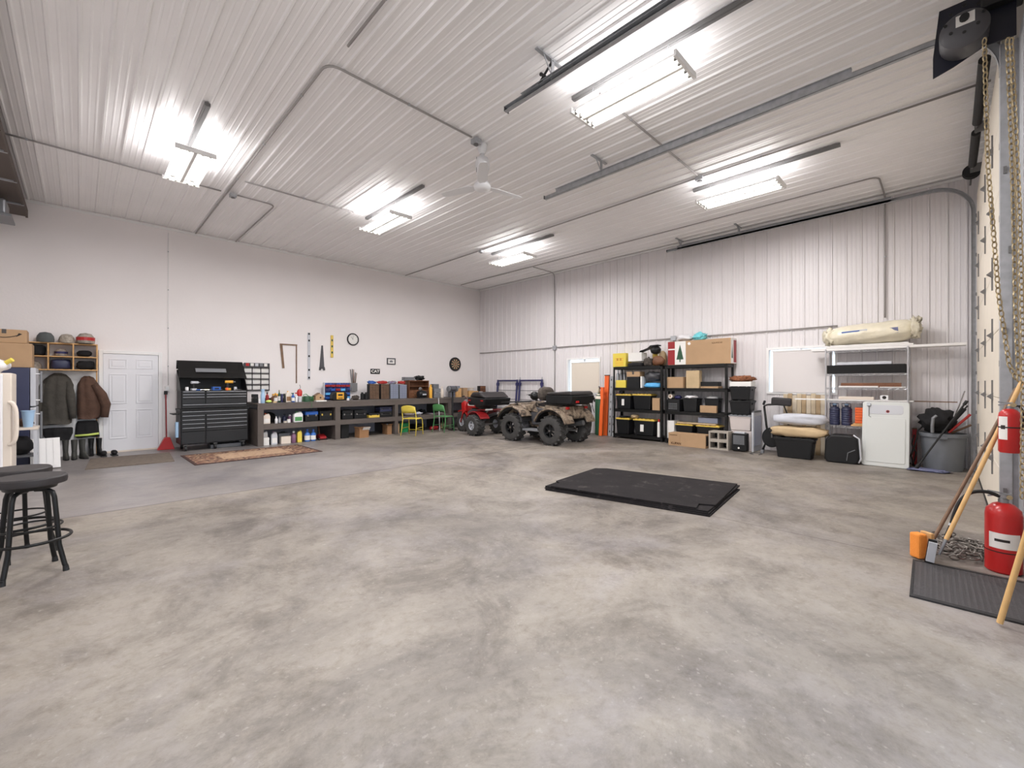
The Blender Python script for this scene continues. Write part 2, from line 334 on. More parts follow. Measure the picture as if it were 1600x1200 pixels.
# pressed-panel walk door in the back wall
dr = bpy.data.objects.new('door_1', None); C.objects.link(dr); dr.location = (.771, YB, 0); struct(dr)
MB().b6(-.437, .437, -.035, -.004, .03, 2.03).build('door_leaf', 'door_white', dr, bevel=.004)
for (zz0, zz1) in ((.28, .88), (1.0, 1.62), (1.73, 1.93)):
    for sx_ in (-1, 1):
        x0_, x1_ = (sx_*.21-.14, sx_*.21+.14); mb = MB()
        for q in ((x0_, x1_, zz0, zz0+.02), (x0_, x1_, zz1-.02, zz1), (x0_, x0_+.02, zz0+.02, zz1-.02), (x1_-.02, x1_, zz0+.02, zz1-.02)): mb.b6(q[0], q[1], -.047, -.035, q[2], q[3])
        mb.b6(x0_+.045, x1_-.045, -.043, -.035, zz0+.045, zz1-.045)
        mb.build('door_panel', 'door_white', dr, bevel=.005)
mb = MB(); mb.b6(-.50, -.44, -.05, -.004, 0, 2.10); mb.b6(.44, .50, -.05, -.004, 0, 2.10); mb.b6(-.44, .44, -.05, -.004, 2.035, 2.10); mb.build('door_frame', 'trim_white', dr, bevel=.004)
MB().b6(-.44, .44, -.06, -.004, 0, .03).build('threshold', 'cream_plastic', dr)
MB().lathe([(.0,-.04),(.026,-.035),(.03,-.02),(.02,-.008),(.012,0)], (-.38,-.045,.98), 'Y', 14).build('door_knob', 'brass', dr, smooth=True)
# closed overhead door: seven cream sections with hinges
od = bpy.data.objects.new('door_2', None); C.objects.link(od); struct(od)
for k in range(7):
    z0 = .02+k*.632
    MB().b6(5.74, 10.14, -.38, -.335, z0, z0+.626).build('door_section', 'cream_panel', od, bevel=.004)
MB().b6(5.74, 10.14, -.39, -.325, 0, .02).build('bottom_seal', 'black_matte', od)
for k in range(1, 7):
    z = .017+k*.632
    for X_ in (6.68, 7.87, 9.47):
        mb = MB(); mb.b6(X_-.004, X_+.004, -.335, -.322, z-.17, z+.17); mb.prism([(-.335, z-.04), (-.288, z), (-.335, z+.04)], X_-.03, X_+.03, 'X')
        mb.build('hinge', 'galv_dark', od)
# the lighting-side open bay: raised door is above, only its jambs stand here
def jamb(name, x0, x1):
    slab(name, x0, x1, YF, YF+.03, 0, 4.3, m='trim_white')
slab('trim_5', 10.215, 10.25, YF, -.35, 0, 4.3, m='trim_white')
jamb('trim_3', -1.18, -1.1); jamb('trim_4', 3.4, 3.48)
# ================================================================ CEILING LIGHTS
def lamp_fixture(x, y, label):
    t = thing('ceiling_light', label, 'light', (x, y, H-.02), 0, 'fluorescent high bay fixtures')
    L_, W_, dz = 1.26, .46, -.33
    mb = MB()
    for s in (-1, 1): mb.b6(-W_/2, W_/2, s*L_/2-(.03 if s > 0 else 0), s*L_/2+(.03 if s < 0 else 0), dz-.015, dz+.045)
    mb.b6(-.018, .018, -L_/2+.03, L_/2-.03, dz-.005, dz+.06)
    mb.build('frame', 'trim_white', t, bevel=.003)
    for s in (-1, 1):
        mb = MB(); cx = s*.118
        pr = [(cx-.096, dz+.0), (cx-.088, dz+.03), (cx-.05, dz+.06), (cx+.05, dz+.06), (cx+.088, dz+.03), (cx+.096, dz+.0)]
        n = len(pr); mb.add([(a, -L_/2+.03, b) for a, b in pr]+[(a, L_/2-.03, b) for a, b in pr], [(i, i+1, n+i+1, n+i) for i in range(n-1)])
        rf = mb.build('reflector', 'mirror_pale', t)
        for q in (-.045, .045):
            MB().cyl((cx+q, -L_/2+.05, dz+.012), (cx+q, L_/2-.05, dz+.012), .0125, n=10).build('tube', 'tube_glow', rf, smooth=True)
            m2 = MB()
            for e in (-1, 1): m2.b6(cx+q-.012, cx+q+.012, e*(L_/2-.045)-.012, e*(L_/2-.045)+.012, dz-.012, dz+.03)
            m2.build('tube_holder', 'galv_dark', rf)
    mb = MB()
    for e in (-1, 1):
        for s in (-1, 1): mb.cyl((0, e*.45, 0-.0), (s*.1, e*.45, dz+.062), .003, n=6)
    mb.build('hanger', 'galv', t)
    MB().b6(-.06, .06, -.3, .3, dz+.062, dz+.1).build('ballast', 'trim_white', t)
    # the tubes' own light: down through the open face, and a little up past the narrow trays
    def al(nm, z, rx, sx, sy, p):
        l = bpy.data.lights.new(nm, 'AREA'); l.shape = 'RECTANGLE'; l.size = sx; l.size_y = sy; l.energy = p; l.color = (1, .975, .975)
        o = bpy.data.objects.new(nm, l); C.objects.link(o); o.parent = t; o.location = (0, 0, z); o.rotation_euler = (rx, 0, 0); return o
    al('lamp_light', dz-.03, 0, .44, 1.2, LAMP_DOWN)
    for s in (-1, 1):
        o = al('lamp_spill', dz+.07, PI, .05, 1.15, LAMP_UP); o.location.x = s*.235
    return t
LX = (1.11, 4.21, 7.72); names_ = {}
lab = {(0,1): 'bright four-tube fluorescent fixture on the ceiling, nearest the white walk door',
       (1,1): 'lit fluorescent fixture on the ceiling above the workbench, just left of the ceiling fan',
       (2,1): 'lit fluorescent fixture farthest away, nearest the corner of the two walls',
       (1,0): 'largest lit fluorescent fixture, between the two overhead door tracks',
       (2,0): 'lit fluorescent fixture above the black shelving, near the ribbed wall',
       (0,0): 'lit fluorescent fixture hung close above the camera'}
slab_ = {(0,1): 'dark grey mounting channel on the ceiling behind the light nearest the walk door', (1,1): 'dark grey mounting channel on the ceiling at the light left of the fan',
         (2,1): 'dark grey mounting channel on the ceiling at the farthest light', (1,0): 'grey mounting channel on the ceiling above the largest light',
         (2,0): 'long grey mounting channel beside the light above the black shelving', (0,0): 'grey mounting channel on the ceiling above the camera'}
for i, x in enumerate(LX):
    for j, y in enumerate((2.43, 7.75)):
        lamp_fixture(x, y, lab[(i, j)])
        mb = MB(); mb.b6(-.03, .03, -1.35, .75, -.04, 0); mb.b6(-.012, .012, -1.35, .75, -.044, -.04)
        tag(mb.build('mounting_channel', 'galv_dark', None, (x+.0, y, H-.02)), slab_[(i, j)], 'channel')
# ================================================================ CEILING FAN
ft = thing('ceiling_fan', 'white three-blade ceiling fan hanging in the middle of the ceiling', 'fan', (4.11, 4.73, H-.02))
MB().lathe([(.02,-.0),(.07,-.0),(.068,-.06),(.045,-.13),(.04,-.14)], n=24).build('canopy', 'white_plastic', ft, smooth='auto')
MB().cyl((0,0,-.12), (0,0,-.2), .018, n=12).build('downrod', 'white_plastic', ft)
MB().lathe([(.03,-.16),(.085,-.2),(.105,-.27),(.1,-.34),(.075,-.46),(.065,-.54),(.07,-.55),(.03,-.56)], n=28).build('motor_housing', 'white_plastic', ft, smooth=True)
MB().lathe([(.04,-.555),(.11,-.565),(.125,-.6),(.115,-.64),(.06,-.66),(.0,-.665)], n=28).build('hub', 'white_plastic', ft, smooth=True)
for k in range(3):
    a = math.radians(-10+120*k); R_ = Matrix.Rotation(a, 4, 'Z')
    mb = MB(R_ @ Matrix.Translation((0,0,-.60)) @ Matrix.Rotation(math.radians(9), 4, 'X'))
    pr = [(.1,-.03),(.2,-.075),(.62,-.06),(.68,-.045),(.69,0),(.68,.045),(.62,.06),(.2,.075),(.1,.03)]
    mb.prism(pr, -.004, .004, 'Z'); mb.build('blade', 'white_plastic', ft)
MB().cyl((-.09,.02,-.2), (-.095,.02,-.42), .003, n=5).build('pull_cord', 'grey_dark', ft)
# ================================================================ CONDUITS
def conduit(pts, label, clips=1.4, r=.0135, bend=.16, name='conduit', m='conduit'):
    """steel pipe through corner points with swept bends and clamps"""
    P = [Vector(p) for p in pts]; path = [P[0]]
    for a, b, c in zip(P, P[1:], P[2:]):
        u = (a-b).normalized(); v = (c-b).normalized(); rb = min(bend, (a-b).length/2, (c-b).length/2)
        s0 = b+u*rb; s1 = b+v*rb
        for k in range(7):
            t = k/6; path.append(s0*(1-t)**2+b*2*t*(1-t)+s1*t*t)
    path.append(P[-1])
    t = thing(name, label, 'conduit', tuple(P[0])); o = P[0]
    MB().tube([p-o for p in path], r, 8).build('pipe', m, t, smooth=True)
    for a, b in zip(P, P[1:]):
        L_ = (b-a).length; n = int(L_/clips)
        for k in range(n):
            p = a+(b-a)*((k+.5)/n)-o; d = (b-a).normalized()
            MB().cyl(p-d*.012, p+d*.012, r+.004, n=8).build('clamp', 'galv', t)
    return t
ZC = H-.035
conduit([(1.87,12.1,ZC),(1.87,4.67,ZC),(3.86,4.67,ZC)], 'long grey ceiling pipe from the back wall bending across to the fan box')
conduit([(1.93,4.3,ZC),(1.93,1.2,ZC)], 'short ceiling pipe run carrying on towards the camera from the bend')
conduit([(XL+.05,9.12,ZC),(1.78,9.12,ZC)], 'thin ceiling pipe crossing behind the light nearest the walk door')
conduit([(2.03,9.12,ZC),(2.66,9.12,ZC),(2.66,12.1,ZC)], 'short ceiling pipe that turns and meets the back wall above the workbench')
conduit([(1.98,8.41,ZC),(3.9,8.41,ZC)], 'ceiling pipe leading to the light left of the fan')
conduit([(4.35,2.9,ZC),(7.2,2.9,ZC)], 'ceiling pipe crossing from the largest light to the junction box above the shelving')
conduit([(7.3,12.1,ZC),(7.3,-.35,ZC)], 'longest straight ceiling pipe, passing the junction box')
conduit([(9.36,11.9,ZC),(9.36,.80,ZC),(XR-.045,.80,ZC),(XR-.045,.80,2.62)], 'ceiling pipe near the ribbed wall that turns down the wall beside the door')
conduit([(9.43,8.58,ZC),(XR-.045,8.58,ZC),(XR-.045,8.58,2.6)], 'pipe from the ceiling down the ribbed wall to the wall box near the first window')
conduit([(XR-.04,8.58,2.44),(XR-.04,8.58,1.0)], 'lower pipe dropping from the wall box beside the first window')
conduit([(XR-.04,12.12,2.54),(XR-.04,8.66,2.54)], 'level wall pipe from the room corner to the wall box')
conduit([(XR-.04,8.5,2.54),(XR-.04,4.86,2.54)], 'level wall pipe above the first window')
conduit([(XR-.04,4.7,2.54),(XR-.04,1.5,2.54)], 'level wall pipe above the second window')
conduit([(1.38,YB-.02,4.75),(1.38,YB-.02,1.38)], 'thin white cable pipe down the back wall left of the tool chest', r=.006, clips=.8, m='trim_white')
def jbox(name, loc, d, label):
    t = thing(name, label, 'junction box', loc)
    MB().box((0,0,0), d).build('box_body', 'galv', t, bevel=.006)
    MB().cyl((0,0,-d[2]/2-.012), (0,0,-d[2]/2), min(d[0], d[1])*.3, n=12).build('cover_stud', 'galv_dark', t)
    return t
jbox('junction_box', (3.95,4.68,H-.06), (.11,.11,.07), 'square metal junction box on the ceiling next to the fan')
jbox('junction_box', (7.3,2.9,H-.065), (.12,.12,.06), 'metal junction box where two ceiling pipes cross near the light above the shelving')
jbox('junction_box', (1.96,9.12,H-.065), (.1,.1,.06), 'metal junction box on the ceiling at the crossing nearest the walk door')
jbox('junction_box', (XR-.045,8.58,2.53), (.05,.13,.13), 'metal wall box where the pipes meet beside the first window')
jbox('junction_box', (XR-.045,4.78,2.54), (.05,.13,.12), 'metal wall box on the level pipe behind the tree carton')
jbox('junction_box', (7.3,8.45,H-.065), (.1,.1,.06), 'small junction box on the ceiling beside the farthest light')
# ================================================================ OVERHEAD DOOR TRACKS
def channel(mb, path, w_=.05, side=1):
    """C-shaped track swept along a path in a plane of constant x (path: y,z)"""
    x0 = 0
    n = len(path)
    for dx0, dx1, off0, off1 in ((0, .004, -w_/2, w_/2), (0, side*.045, w_/2-.004, w_/2), (0, side*.045, -w_/2, -w_/2+.004)):
        vs_ = []; 
        for k in range(n):
            a = Vector(path[max(0, k-1)]); b = Vector(path[min(n-1, k+1)]); d = (b-a).normalized(); nn = Vector((-d.y, d.x)); p = Vector(path[k])
            q0 = p+nn*off0; q1 = p+nn*off1
            vs_ += [(dx0, q0.x, q0.y), (dx1, q0.x, q0.y), (dx1, q1.x, q1.y), (dx0, q1.x, q1.y)]
        fs = []
        for k in range(n-1):
            for i in range(4): fs.append((4*k+i, 4*k+(i+1) % 4, 4*k+4+(i+1) % 4, 4*k+4+i))
        fs += [(3,2,1,0), tuple(4*(n-1)+i for i in range(4))]
        mb.add(vs_, fs)
def track(x, label, yend, side, vertical=True, zt=4.66, braces=(3.3,), ystart=-.3):
    t = thing('door_track', label, 'track', (x, 0, 0))
    R_ = .48
    mb = MB()
    yv = YF+(.09 if abs(x) < 6 else .14)
    path = [(yv, .01), (yv, zt-R_)] if vertical else []
    path += [(yv+R_-R_*math.cos(a), zt-R_+R_*math.sin(a)) for a in [PI/2*k/10 for k in range(1 if vertical else 0, 11)]]
    path += [(yend, zt)]
    channel(mb, path, .055, side); mb.build('rail', 'galv', t)
    mb = MB(); mb.b6(-.004 if side > 0 else 0, 0 if side > 0 else .004, .7, yend-.25, zt-.01, zt+.07); mb.b6(-.03, .03, .7, yend-.25, zt+.066, zt+.07)
    mb.build('stiffener_angle', 'galv', t)
    for yb in braces:
        mb = MB(); mb.b6(-.022, .022, yb-.003, yb+.003, zt+.0, H-.03); mb.b6(.019, .022, yb+.003, yb+.04, zt+.0, H-.03); mb.tube([(0, yb+.01, zt+.06), (-.14, yb+.01, H-.035)], .008, 4); mb.b6(-.24, .16, yb-.0, yb+.04, H-.034, H-.021)
        mb.build('ceiling_brace', 'galv', t)
    if vertical:
        for k in range(7):
            z = .3+.632*k
            if z < zt-R_: MB().b6(-.03, .03, YF+.001, YF+.12, z, z+.05).build('track_bracket', 'galv_dark', t)
    mb = MB(); mb.b6(-.03 if side > 0 else -.045, .045 if side > 0 else .03, yend-.006, yend+.0, zt-.028, zt+.03); mb.build('end_stop', 'galv_dark', t)
    return t
track(10.2, 'far overhead door track curving up beside the ribbed wall', 4.85, -1, braces=(3.2, 4.5))
track(5.68, 'middle overhead door track running out below the ceiling past the largest light', 4.9, 1, braces=(3.75,), zt=4.62)
t3 = track(3.55, 'overhead door track at the top of the picture, left of the largest light', 3.65, -1, braces=(2.95,), zt=4.62)
mb = MB(); mb.tube([(0,3.15,4.66),(0,3.05,4.72),(0,3.12,4.78)], .02, 6); mb.tube([(0,3.15,4.68),(.0,2.95,4.84)], .014, 6); mb.build('bumper_spring', 'black_matte', t3)
track(-1.25, 'overhead door track on the left edge side of the ceiling', 3.65, 1, braces=(2.95,), zt=4.62)
# steel jamb post of the closed door, facing the camera
t = thing('door_post', 'galvanised steel door post beside the closed overhead door', 'post', (5.55, 0, 0))
mb = MB(); mb.b6(-.006, .0, YF+.004, -.318, 0, 4.3); mb.b6(0, .06, -.33, -.318, 0, 4.3); mb.build('angle_plate', 'galv', t)
MB().b6(-.35, -.01, YF+.004, YF+.02, 0, 4.3).build('added_cover_plate', 'galv', t)  # added plate, covers the strip of wall that daylight makes too bright
mb = MB(); mb.b6(-.02, -.006, -.392, -.386, .3, 4.2); mb.build('slot_rib', 'galv_dark', t)
mb = MB()
for k in range(6): mb.box((-.012, -.345-.03*(k % 2), .5+.68*k), (.014, .02, .06))
mb.build('bolts', 'galv_dark', t)
# torsion shaft, springs and drum above the closed door
t = thing('torsion_shaft', 'black torsion spring shaft with cable drum above the closed overhead door', 'shaft', (7.9, -.26, 4.6))
MB().cyl((-2.2,0,0), (2.2,0,0), .0127, n=10).build('shaft', 'galv_dark', t)
mb = MB()
for a, b in ((-1.6,-.15),(.15,1.3)): 
    mb.cyl((a,0,0), (b,0,0), .045, n=14)
mb.build('spring', 'black_matte', t)
for x in (-2.12, 1.6): MB().lathe([(.02,-.05),(.1,-.05),(.1,-.03),(.075,-.025),(.07,.02),(.1,.03),(.1,.04),(.02,.04)], (x,0,0), 'X', 20).build('cable_drum', 'black_matte', t, smooth='auto')
for x in (-1.85, 0, 1.45): MB().b6(x-.01, x+.01, -.17, .02, -.06, .06).build('bearing_plate', 'galv_dark', t)
# opener
t = thing('door_opener', 'dark blue and grey door opener motor at the upper right corner', 'door opener', (5.42, -.1, 4.42))
mb = MB(); mb.prism([(.19,-.28),(.19,-.10),(.15,.3),(-.3,.3),(-.3,-.16),(-.12,-.16),(.06,-.24)], -.012, .0, 'X'); mb.build('bracket_plate', 'navy_black', t, bevel=.003)
MB().lathe([(.0,-.0),(.13,-.0),(.15,-.03),(.15,-.22),(.12,-.25),(.05,-.26),(0,-.26)], (0,.0,-.06), 'X', 28).build('motor', 'grey_dark', t, smooth='auto')
MB().b6(-.26, -.262, -.06, .05, -.05, .04).build('data_label', 'paper', t)
mb = MB()
for k in range(8):
    a = 2*PI*k/8; mb.cyl((-.262, .11*math.cos(a), .11*math.sin(a)), (-.255, .11*math.cos(a), .11*math.sin(a)), .012, n=8)
mb.cyl((-.29,0,0), (-.255,0,0), .03, n=10); mb.build('vent_bolts', 'black_matte', t)
mb = MB(); mb.b6(-.1, .1, -.34, -.1, .12, .3); mb.build('gearbox', 'black_matte', t, bevel=.01)
# ================================================================ CHAINS
def chain(pts, label, pitch=.032, wire=.0036, name='chain', m='brass', links_as_parts=False):
    P = [Vector(p) for p in pts]; o = P[0]; seg = []
    mb = MB(); Lacc = 0; k = 0; pos = 0.0
    total = sum((b-a).length for a, b in zip(P, P[1:])); n = int(total/pitch)
    def at(s):
        for a, b in zip(P, P[1:]):
            l = (b-a).length
            if s <= l: return a+(b-a)*(s/l), (b-a).normalized()
            s -= l
        return P[-1], (P[-1]-P[-2]).normalized()
    for k in range(n):
        p, d = at((k+.5)*pitch); u = d.orthogonal().normalized(); v = d.cross(u)
        if k % 2: u, v = v, u
        L2, W2 = pitch*.62, pitch*.34
        ring = [p-o+d*(L2*math.cos(a))+u*(W2*math.sin(a)) for a in [2*PI*i/8 for i in range(8)]]
        mb.tube(ring, wire, 4, closed=True)
    return tag(mb.build(name, m, None, tuple(o)), label, 'chain')
def onx(px, py, X): y, z = pX(px, py, X); return (X, y, z)
chain([onx(1538,60,5.05), onx(1543,250,5.05), onx(1560,460,5.05), onx(1577,570,5.05), onx(1590,596,5.05)], 'left brass hoist chain hanging from the door opener down past the post', .045, .005)
chain([onx(1574,60,5.0), onx(1583,300,5.0), onx(1587,480,5.0), onx(1592,596,5.0)], 'middle brass hoist chain hanging close in front of the steel post', .045, .005)
chain([onx(1580,60,4.6), onx(1593,330,4.6), onx(1599,560,4.6), onx(1597,780,4.6)], 'right brass hoist chain at the edge of the picture', .04, .0045)
# raised door hardware at the top left edge
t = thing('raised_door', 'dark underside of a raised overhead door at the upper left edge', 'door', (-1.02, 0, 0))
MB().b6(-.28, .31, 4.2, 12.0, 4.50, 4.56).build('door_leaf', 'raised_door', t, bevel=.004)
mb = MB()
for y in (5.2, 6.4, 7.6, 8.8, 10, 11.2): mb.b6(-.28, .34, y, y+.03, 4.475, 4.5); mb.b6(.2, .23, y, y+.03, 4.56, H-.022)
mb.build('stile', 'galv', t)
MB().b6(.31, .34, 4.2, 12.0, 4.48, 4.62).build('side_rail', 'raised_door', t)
t = thing('opener_unit', 'grey box and cable loop of a door opener at the left edge under the ceiling', 'door opener', (-1.0, 10.9, 4.23))
MB().b6(-.16, .16, -.25, .25, -.09, .16).build('housing', 'steel', t, bevel=.03)
MB().b6(-.2, .22, -.3, .3, -.13, -.09).build('base_plate', 'grey_plastic', t, bevel=.005)
MB().tube([(-.1+.16*math.cos(a), -.2, -.16-.08*math.sin(a)+.03) for a in [PI*k/10 for k in range(11)]], .012, 6).build('cable_loop', 'grey_dark', t, smooth=True)
mb = MB(); mb.b6(-.02, .02, -.02, .02, .16, .245); mb.build('hanger', 'galv', t)
# ================================================================ BUILDERS OF SMALL THINGS (front faces local -y)
def carton(w, d, h, label, loc, rot=0, m='cardboard', tape=True, name='cardboard_box', open_=False, group=None, cat='box'):
    t = thing(name, label, cat, loc, rot, group)
    mb = MB()
    if open_:
        k = .006
        mb.b6(-w/2, w/2, -d/2, d/2, 0, k); mb.b6(-w/2, w/2, -d/2, -d/2+k, k, h); mb.b6(-w/2, w/2, d/2-k, d/2, k, h); mb.b6(-w/2, -w/2+k, -d/2+k, d/2-k, k, h); mb.b6(w/2-k, w/2, -d/2+k, d/2-k, k, h)
        mb.build('carton_body', m, t)
        MB().box((0, -d/2-.03, h+.0), (w*.98, .006, .06), Matrix.Rotation(.9, 3, 'X')).build('flap', m, t)
        MB().box((-w/2-.022, 0, h+.0), (.006, d*.98, .06), Matrix.Rotation(-.9, 3, 'Y')).build('flap', m, t)
    else:
        mb.b6(-w/2, w/2, -d/2, d/2, 0, h); mb.build('carton_body', m, t, bevel=.004)
        mb = MB(); mb.b6(-w/2-.001, w/2+.001, -.003, .003, h-.0, h+.001)
        mb.build('top_seam', 'cardboard_dark', t)
        if tape: MB().b6(-.025, .025, -d/2-.0015, -d/2, h-.07, h+.001).build('tape', 'tape', t)
    return t
def tote(w, d, h, label, loc, rot=0, m='black_plastic', lid='yellow_lid', sticker=None, name='storage_tote', group=None, ribs=5):
    t = thing(name, label, 'storage tote', loc, rot, group)
    hl = h*.11
    mb = MB(); mb.taper(0, 0, 0, h-hl, w*.82, d*.82, w*.94, d*.94); mb.build('tub', m, t, bevel=min(.02, w*.04))
    MB().b6(-w*.485, w*.485, -d*.485, d*.485, h-hl-.02, h-hl).build('rim', m, t, bevel=.004)
    if lid:
        l = MB().b6(-w/2, w/2, -d/2, d/2, h-hl, h-hl*.35).build('lid', lid, t, bevel=.006)
        for k in range(ribs):
            x = -w*.38+w*.76*k/(ribs-1); MB().b6(x-w*.06, x+w*.06, -d*.42, d*.42, h-hl*.35, h).build('lid_rib', lid, l, bevel=.003)
    for s in (-1, 1): MB().b6(s*w*.475-.012, s*w*.475+.012, -d*.16, d*.16, h-hl-.06, h-hl-.021).build('grip', m, t, bevel=.004)
    if sticker:
        y = -d*.445; MB().box((sticker*w, y-.006, h*.45), (w*.16, .004, h*.42), Matrix.Rotation(-.03, 3, 'X')).build('label_sticker', 'paper', t)
    return t
def bottle(r, h, label, loc, m='white_plastic', cap='black_plastic', band='paper', name='bottle', group=None, neck=.35, trigger=False):
    t = thing(name, label, 'bottle', loc, 0, group)
    s = h*.66
    MB().lathe([(0,0),(r*.92,0),(r,r*.12),(r,s*.94),(r*.8,s*1.05),(r*neck,s*1.2),(r*neck,h*.9),(0,h*.9)], n=18, cap=False).build('bottle_body', m, t, smooth='auto')
    if trigger:
        mb = MB(); mb.b6(-r*.5, r*.4, -r*.4, r*.4, h*.88, h); mb.b6(-r*1.1, -r*.5, -r*.2, r*.2, h*.93, h); mb.b6(-r*.65, -r*.5, -r*.15, r*.15, h*.78, h*.93); mb.build('trigger_head', cap, t, bevel=.002)
    else: MB().lathe([(0,h*.86),(r*(neck+.12),h*.86),(r*(neck+.1),h),(0,h)], n=14).build('cap', cap, t, smooth='auto')
    if band: MB().lathe([(r*1.012,s*.2),(r*1.012,s*.75)], n=18, cap=False).build('label_band', band, t, smooth=True)
    return t
def jug(w, d, h, label, loc, m='white_plastic', cap='black_plastic', band='paper', name='jug', rot=0):
    """flat-sided jug with a handle hole at one shoulder"""
    t = thing(name, label, 'jug', loc, rot)
    out = [(-w/2,0),(w/2,0),(w/2,h*.68),(w*.42,h*.84),(w*.18,h*.93),(-w*.1,h*.93),(-w*.46,h*.8),(-w/2,h*.66)]
    MB().prism(out, -d/2, d/2, 'Y').build('jug_body', m, t, bevel=min(.014, d*.12))
    MB().tube([(w*.12,0,h*.95),(w*.34,0,h*.93),(w*.46,0,h*.78),(w*.44,0,h*.62)], d*.1, 8).build('handle', m, t, smooth=True)
    MB().cyl((-w*.12,0,h*.92), (-w*.12,0,h), w*.14, n=14).build('cap', cap, t)
    if band: MB().b6(-w*.4, w*.4, -d/2-.002, -d/2, h*.12, h*.5).build('label_band', band, t)
    return t
def spray_can(r, h, label, loc, m='blue', cap='white_plastic', name='spray_can'):
    t = thing(name, label, 'can', loc)
    MB().lathe([(0,0),(r,0),(r,h*.78),(r*.7,h*.84),(0,h*.84)], n=16, cap=False).build('can_body', m, t, smooth='auto')
    MB().lathe([(0,h*.83),(r*.62,h*.83),(r*.58,h),(0,h)], n=14).build('cap', cap, t, smooth='auto')
    return t
def tool_case(w, d, h, label, loc, rot=0, m='black_plastic', latch='chrome', hd=True, name='tool_case', trim=None, cat='tool case'):
    t = thing(name, label, cat, loc, rot)
    b = MB().b6(-w/2, w/2, -d/2, d/2, 0, h*.55).build('case_base', m, t, bevel=.012)
    MB().b6(-w/2, w/2, -d/2, d/2, h*.57, h*(.9 if hd else 1)).build('case_lid', trim or m, t, bevel=.012)
    for s in (-1, 1): MB().b6(s*w*.32-.015, s*w*.32+.015, -d/2-.008, -d/2+.003, h*.46, h*.64).build('latch', latch, t, bevel=.002)
    if hd: MB().tube([(-w*.18,0,h*.88),(-w*.16,0,h*.98),(w*.16,0,h*.98),(w*.18,0,h*.88)], .009, 6).build('handle', 'black_matte', t, smooth=True)
    return t
def organizer(w, d, h, nx, nz, label, loc, rot=0, m='black_plastic', dm='smoke_blue', name='drawer_organizer'):
    t = thing(name, label, 'organizer', loc, rot)
    mb = MB(); e = .008
    mb.b6(-w/2, w/2, d/2-.006, d/2, 0, h)
    for i in range(nx+1): x = -w/2+(w-e)*i/nx; mb.b6(x, x+e, -d/2, d/2-.006, 0, h)
    for k in range(nz+1): z = (h-e)*k/nz; mb.b6(-w/2, w/2, -d/2, d/2-.006, z, z+e)
    mb.build('cabinet_frame', m, t)
    cw, ch = (w-e)/nx, (h-e)/nz
    for i in range(nx):
        for k in range(nz):
            x = -w/2+e+cw*i; z = e+ch*k
            dr_ = MB().b6(x+.001, x+cw-e-.001, -d/2-.004, d/2-.03, z+.001, z+ch-e-.001).build('drawer', dm, t)
            if nx*nz <= 30: MB().b6(x+cw*.3, x+cw*.6, -d/2-.014, -d/2-.004, z+ch*.3, z+ch*.45).build('pull', m, dr_)
    return t
def lump(d, label, loc, m, name, cat, seed=1, rough=.2, rot=0, sq=.85, f=2.2, nu=24, nv=14, group=None):
    mb = MB().blob((0,0,0), d, seed, rough, nu, nv, sq=sq, f=f)
    zmin = min(p[2] for p in mb.v); mb.v = [(x, y, z-zmin) for x, y, z in mb.v]
    return tag(mb.build(name, m, None, loc, rot, smooth=True), label, cat, group)
# ================================================================ BACK WALL, LEFT END
YW = YB
# refrigerator seen from its side
t = thing('refrigerator', 'dark blue sided refrigerator with pale doors and long bar handle, cartons on top', 'refrigerator', (-.91, 11.05, 0))
MB().b6(-.32, .32, -.34, .36, .04, 1.68).build('cabinet', 'navy_side', t, bevel=.01)
for z0, z1 in ((.06, 1.02), (1.04, 1.68)): 
    MB().b6(.325, .39, -.34, .36, z0, z1).build('door', 'grey_light', t, bevel=.012)
for z0, z1 in ((.45, .95), (1.1, 1.62)):
    hd = MB().cyl((.45, -.30, z0), (.45, -.30, z1), .017, n=10).build('bar_handle', 'steel', t, smooth='auto')
    for z in (z0+.04, z1-.04): MB().cyl((.39, -.30, z), (.45, -.30, z), .011, n=8).build('standoff', 'white_plastic', hd)
mb = MB(); mb.b6(-.3, .3, -.32, .32, 0, .04); mb.build('plinth', 'black_matte', t)
c1 = carton(.62, .5, .40, 'large plain cardboard carton on top of the refrigerator, under the smiling-arrow box', (-.88, 11.1, 1.685), tape=False)
c2 = carton(.5, .42, .22, 'cardboard box printed with a curved arrow smile, topmost above the refrigerator', (-.88, 11.1, 2.09), name='shipping_box')
mb = MB(); mb.tube([(-.19+.35*k/14, -.2115, .13-.045*math.sin(PI*k/14)) for k in range(15)], .006, 5); mb.prism([(.13,.10),(.2,.15),(.16,.165)], -.213, -.21, 'Y'); mb.build('smile_print', 'ink', c2)
# yellow-capped wrapped packs in front of carton: stand on the white freezer's neighbour shelf
t = thing('upright_freezer', 'cream and white upright freezer at the left edge with rounded door handle', 'freezer', (-.93, 9.35, 0))
MB().b6(-.26, .27, -.3, .3, .02, 1.56).build('cabinet', 'cream_plastic', t, bevel=.015)
MB().b6(-.26, .19, -.345, -.305, .12, 1.54).build('door', 'white_plastic', t, bevel=.012)
MB().tube(sm([(.24,-.29,1.16),(.28,-.31,1.14),(.31,-.32,1.02),(.31,-.32,.72),(.28,-.31,.60),(.24,-.29,.58)]), .024, 8).build('door_handle', 'cream_plastic', t, smooth=True)
MB().b6(.0, .03, -.35, -.345, .83, .86).build('key_lock', 'black_matte', t)
MB().b6(-.24, .24, -.28, .28, 0, .02).build('plinth', 'grey_dark', t)
t = thing('wrapped_bottle_pack', 'clear wrapped pack with yellow caps lying on the freezer top', 'pack', (-.87, 9.3, 1.562))
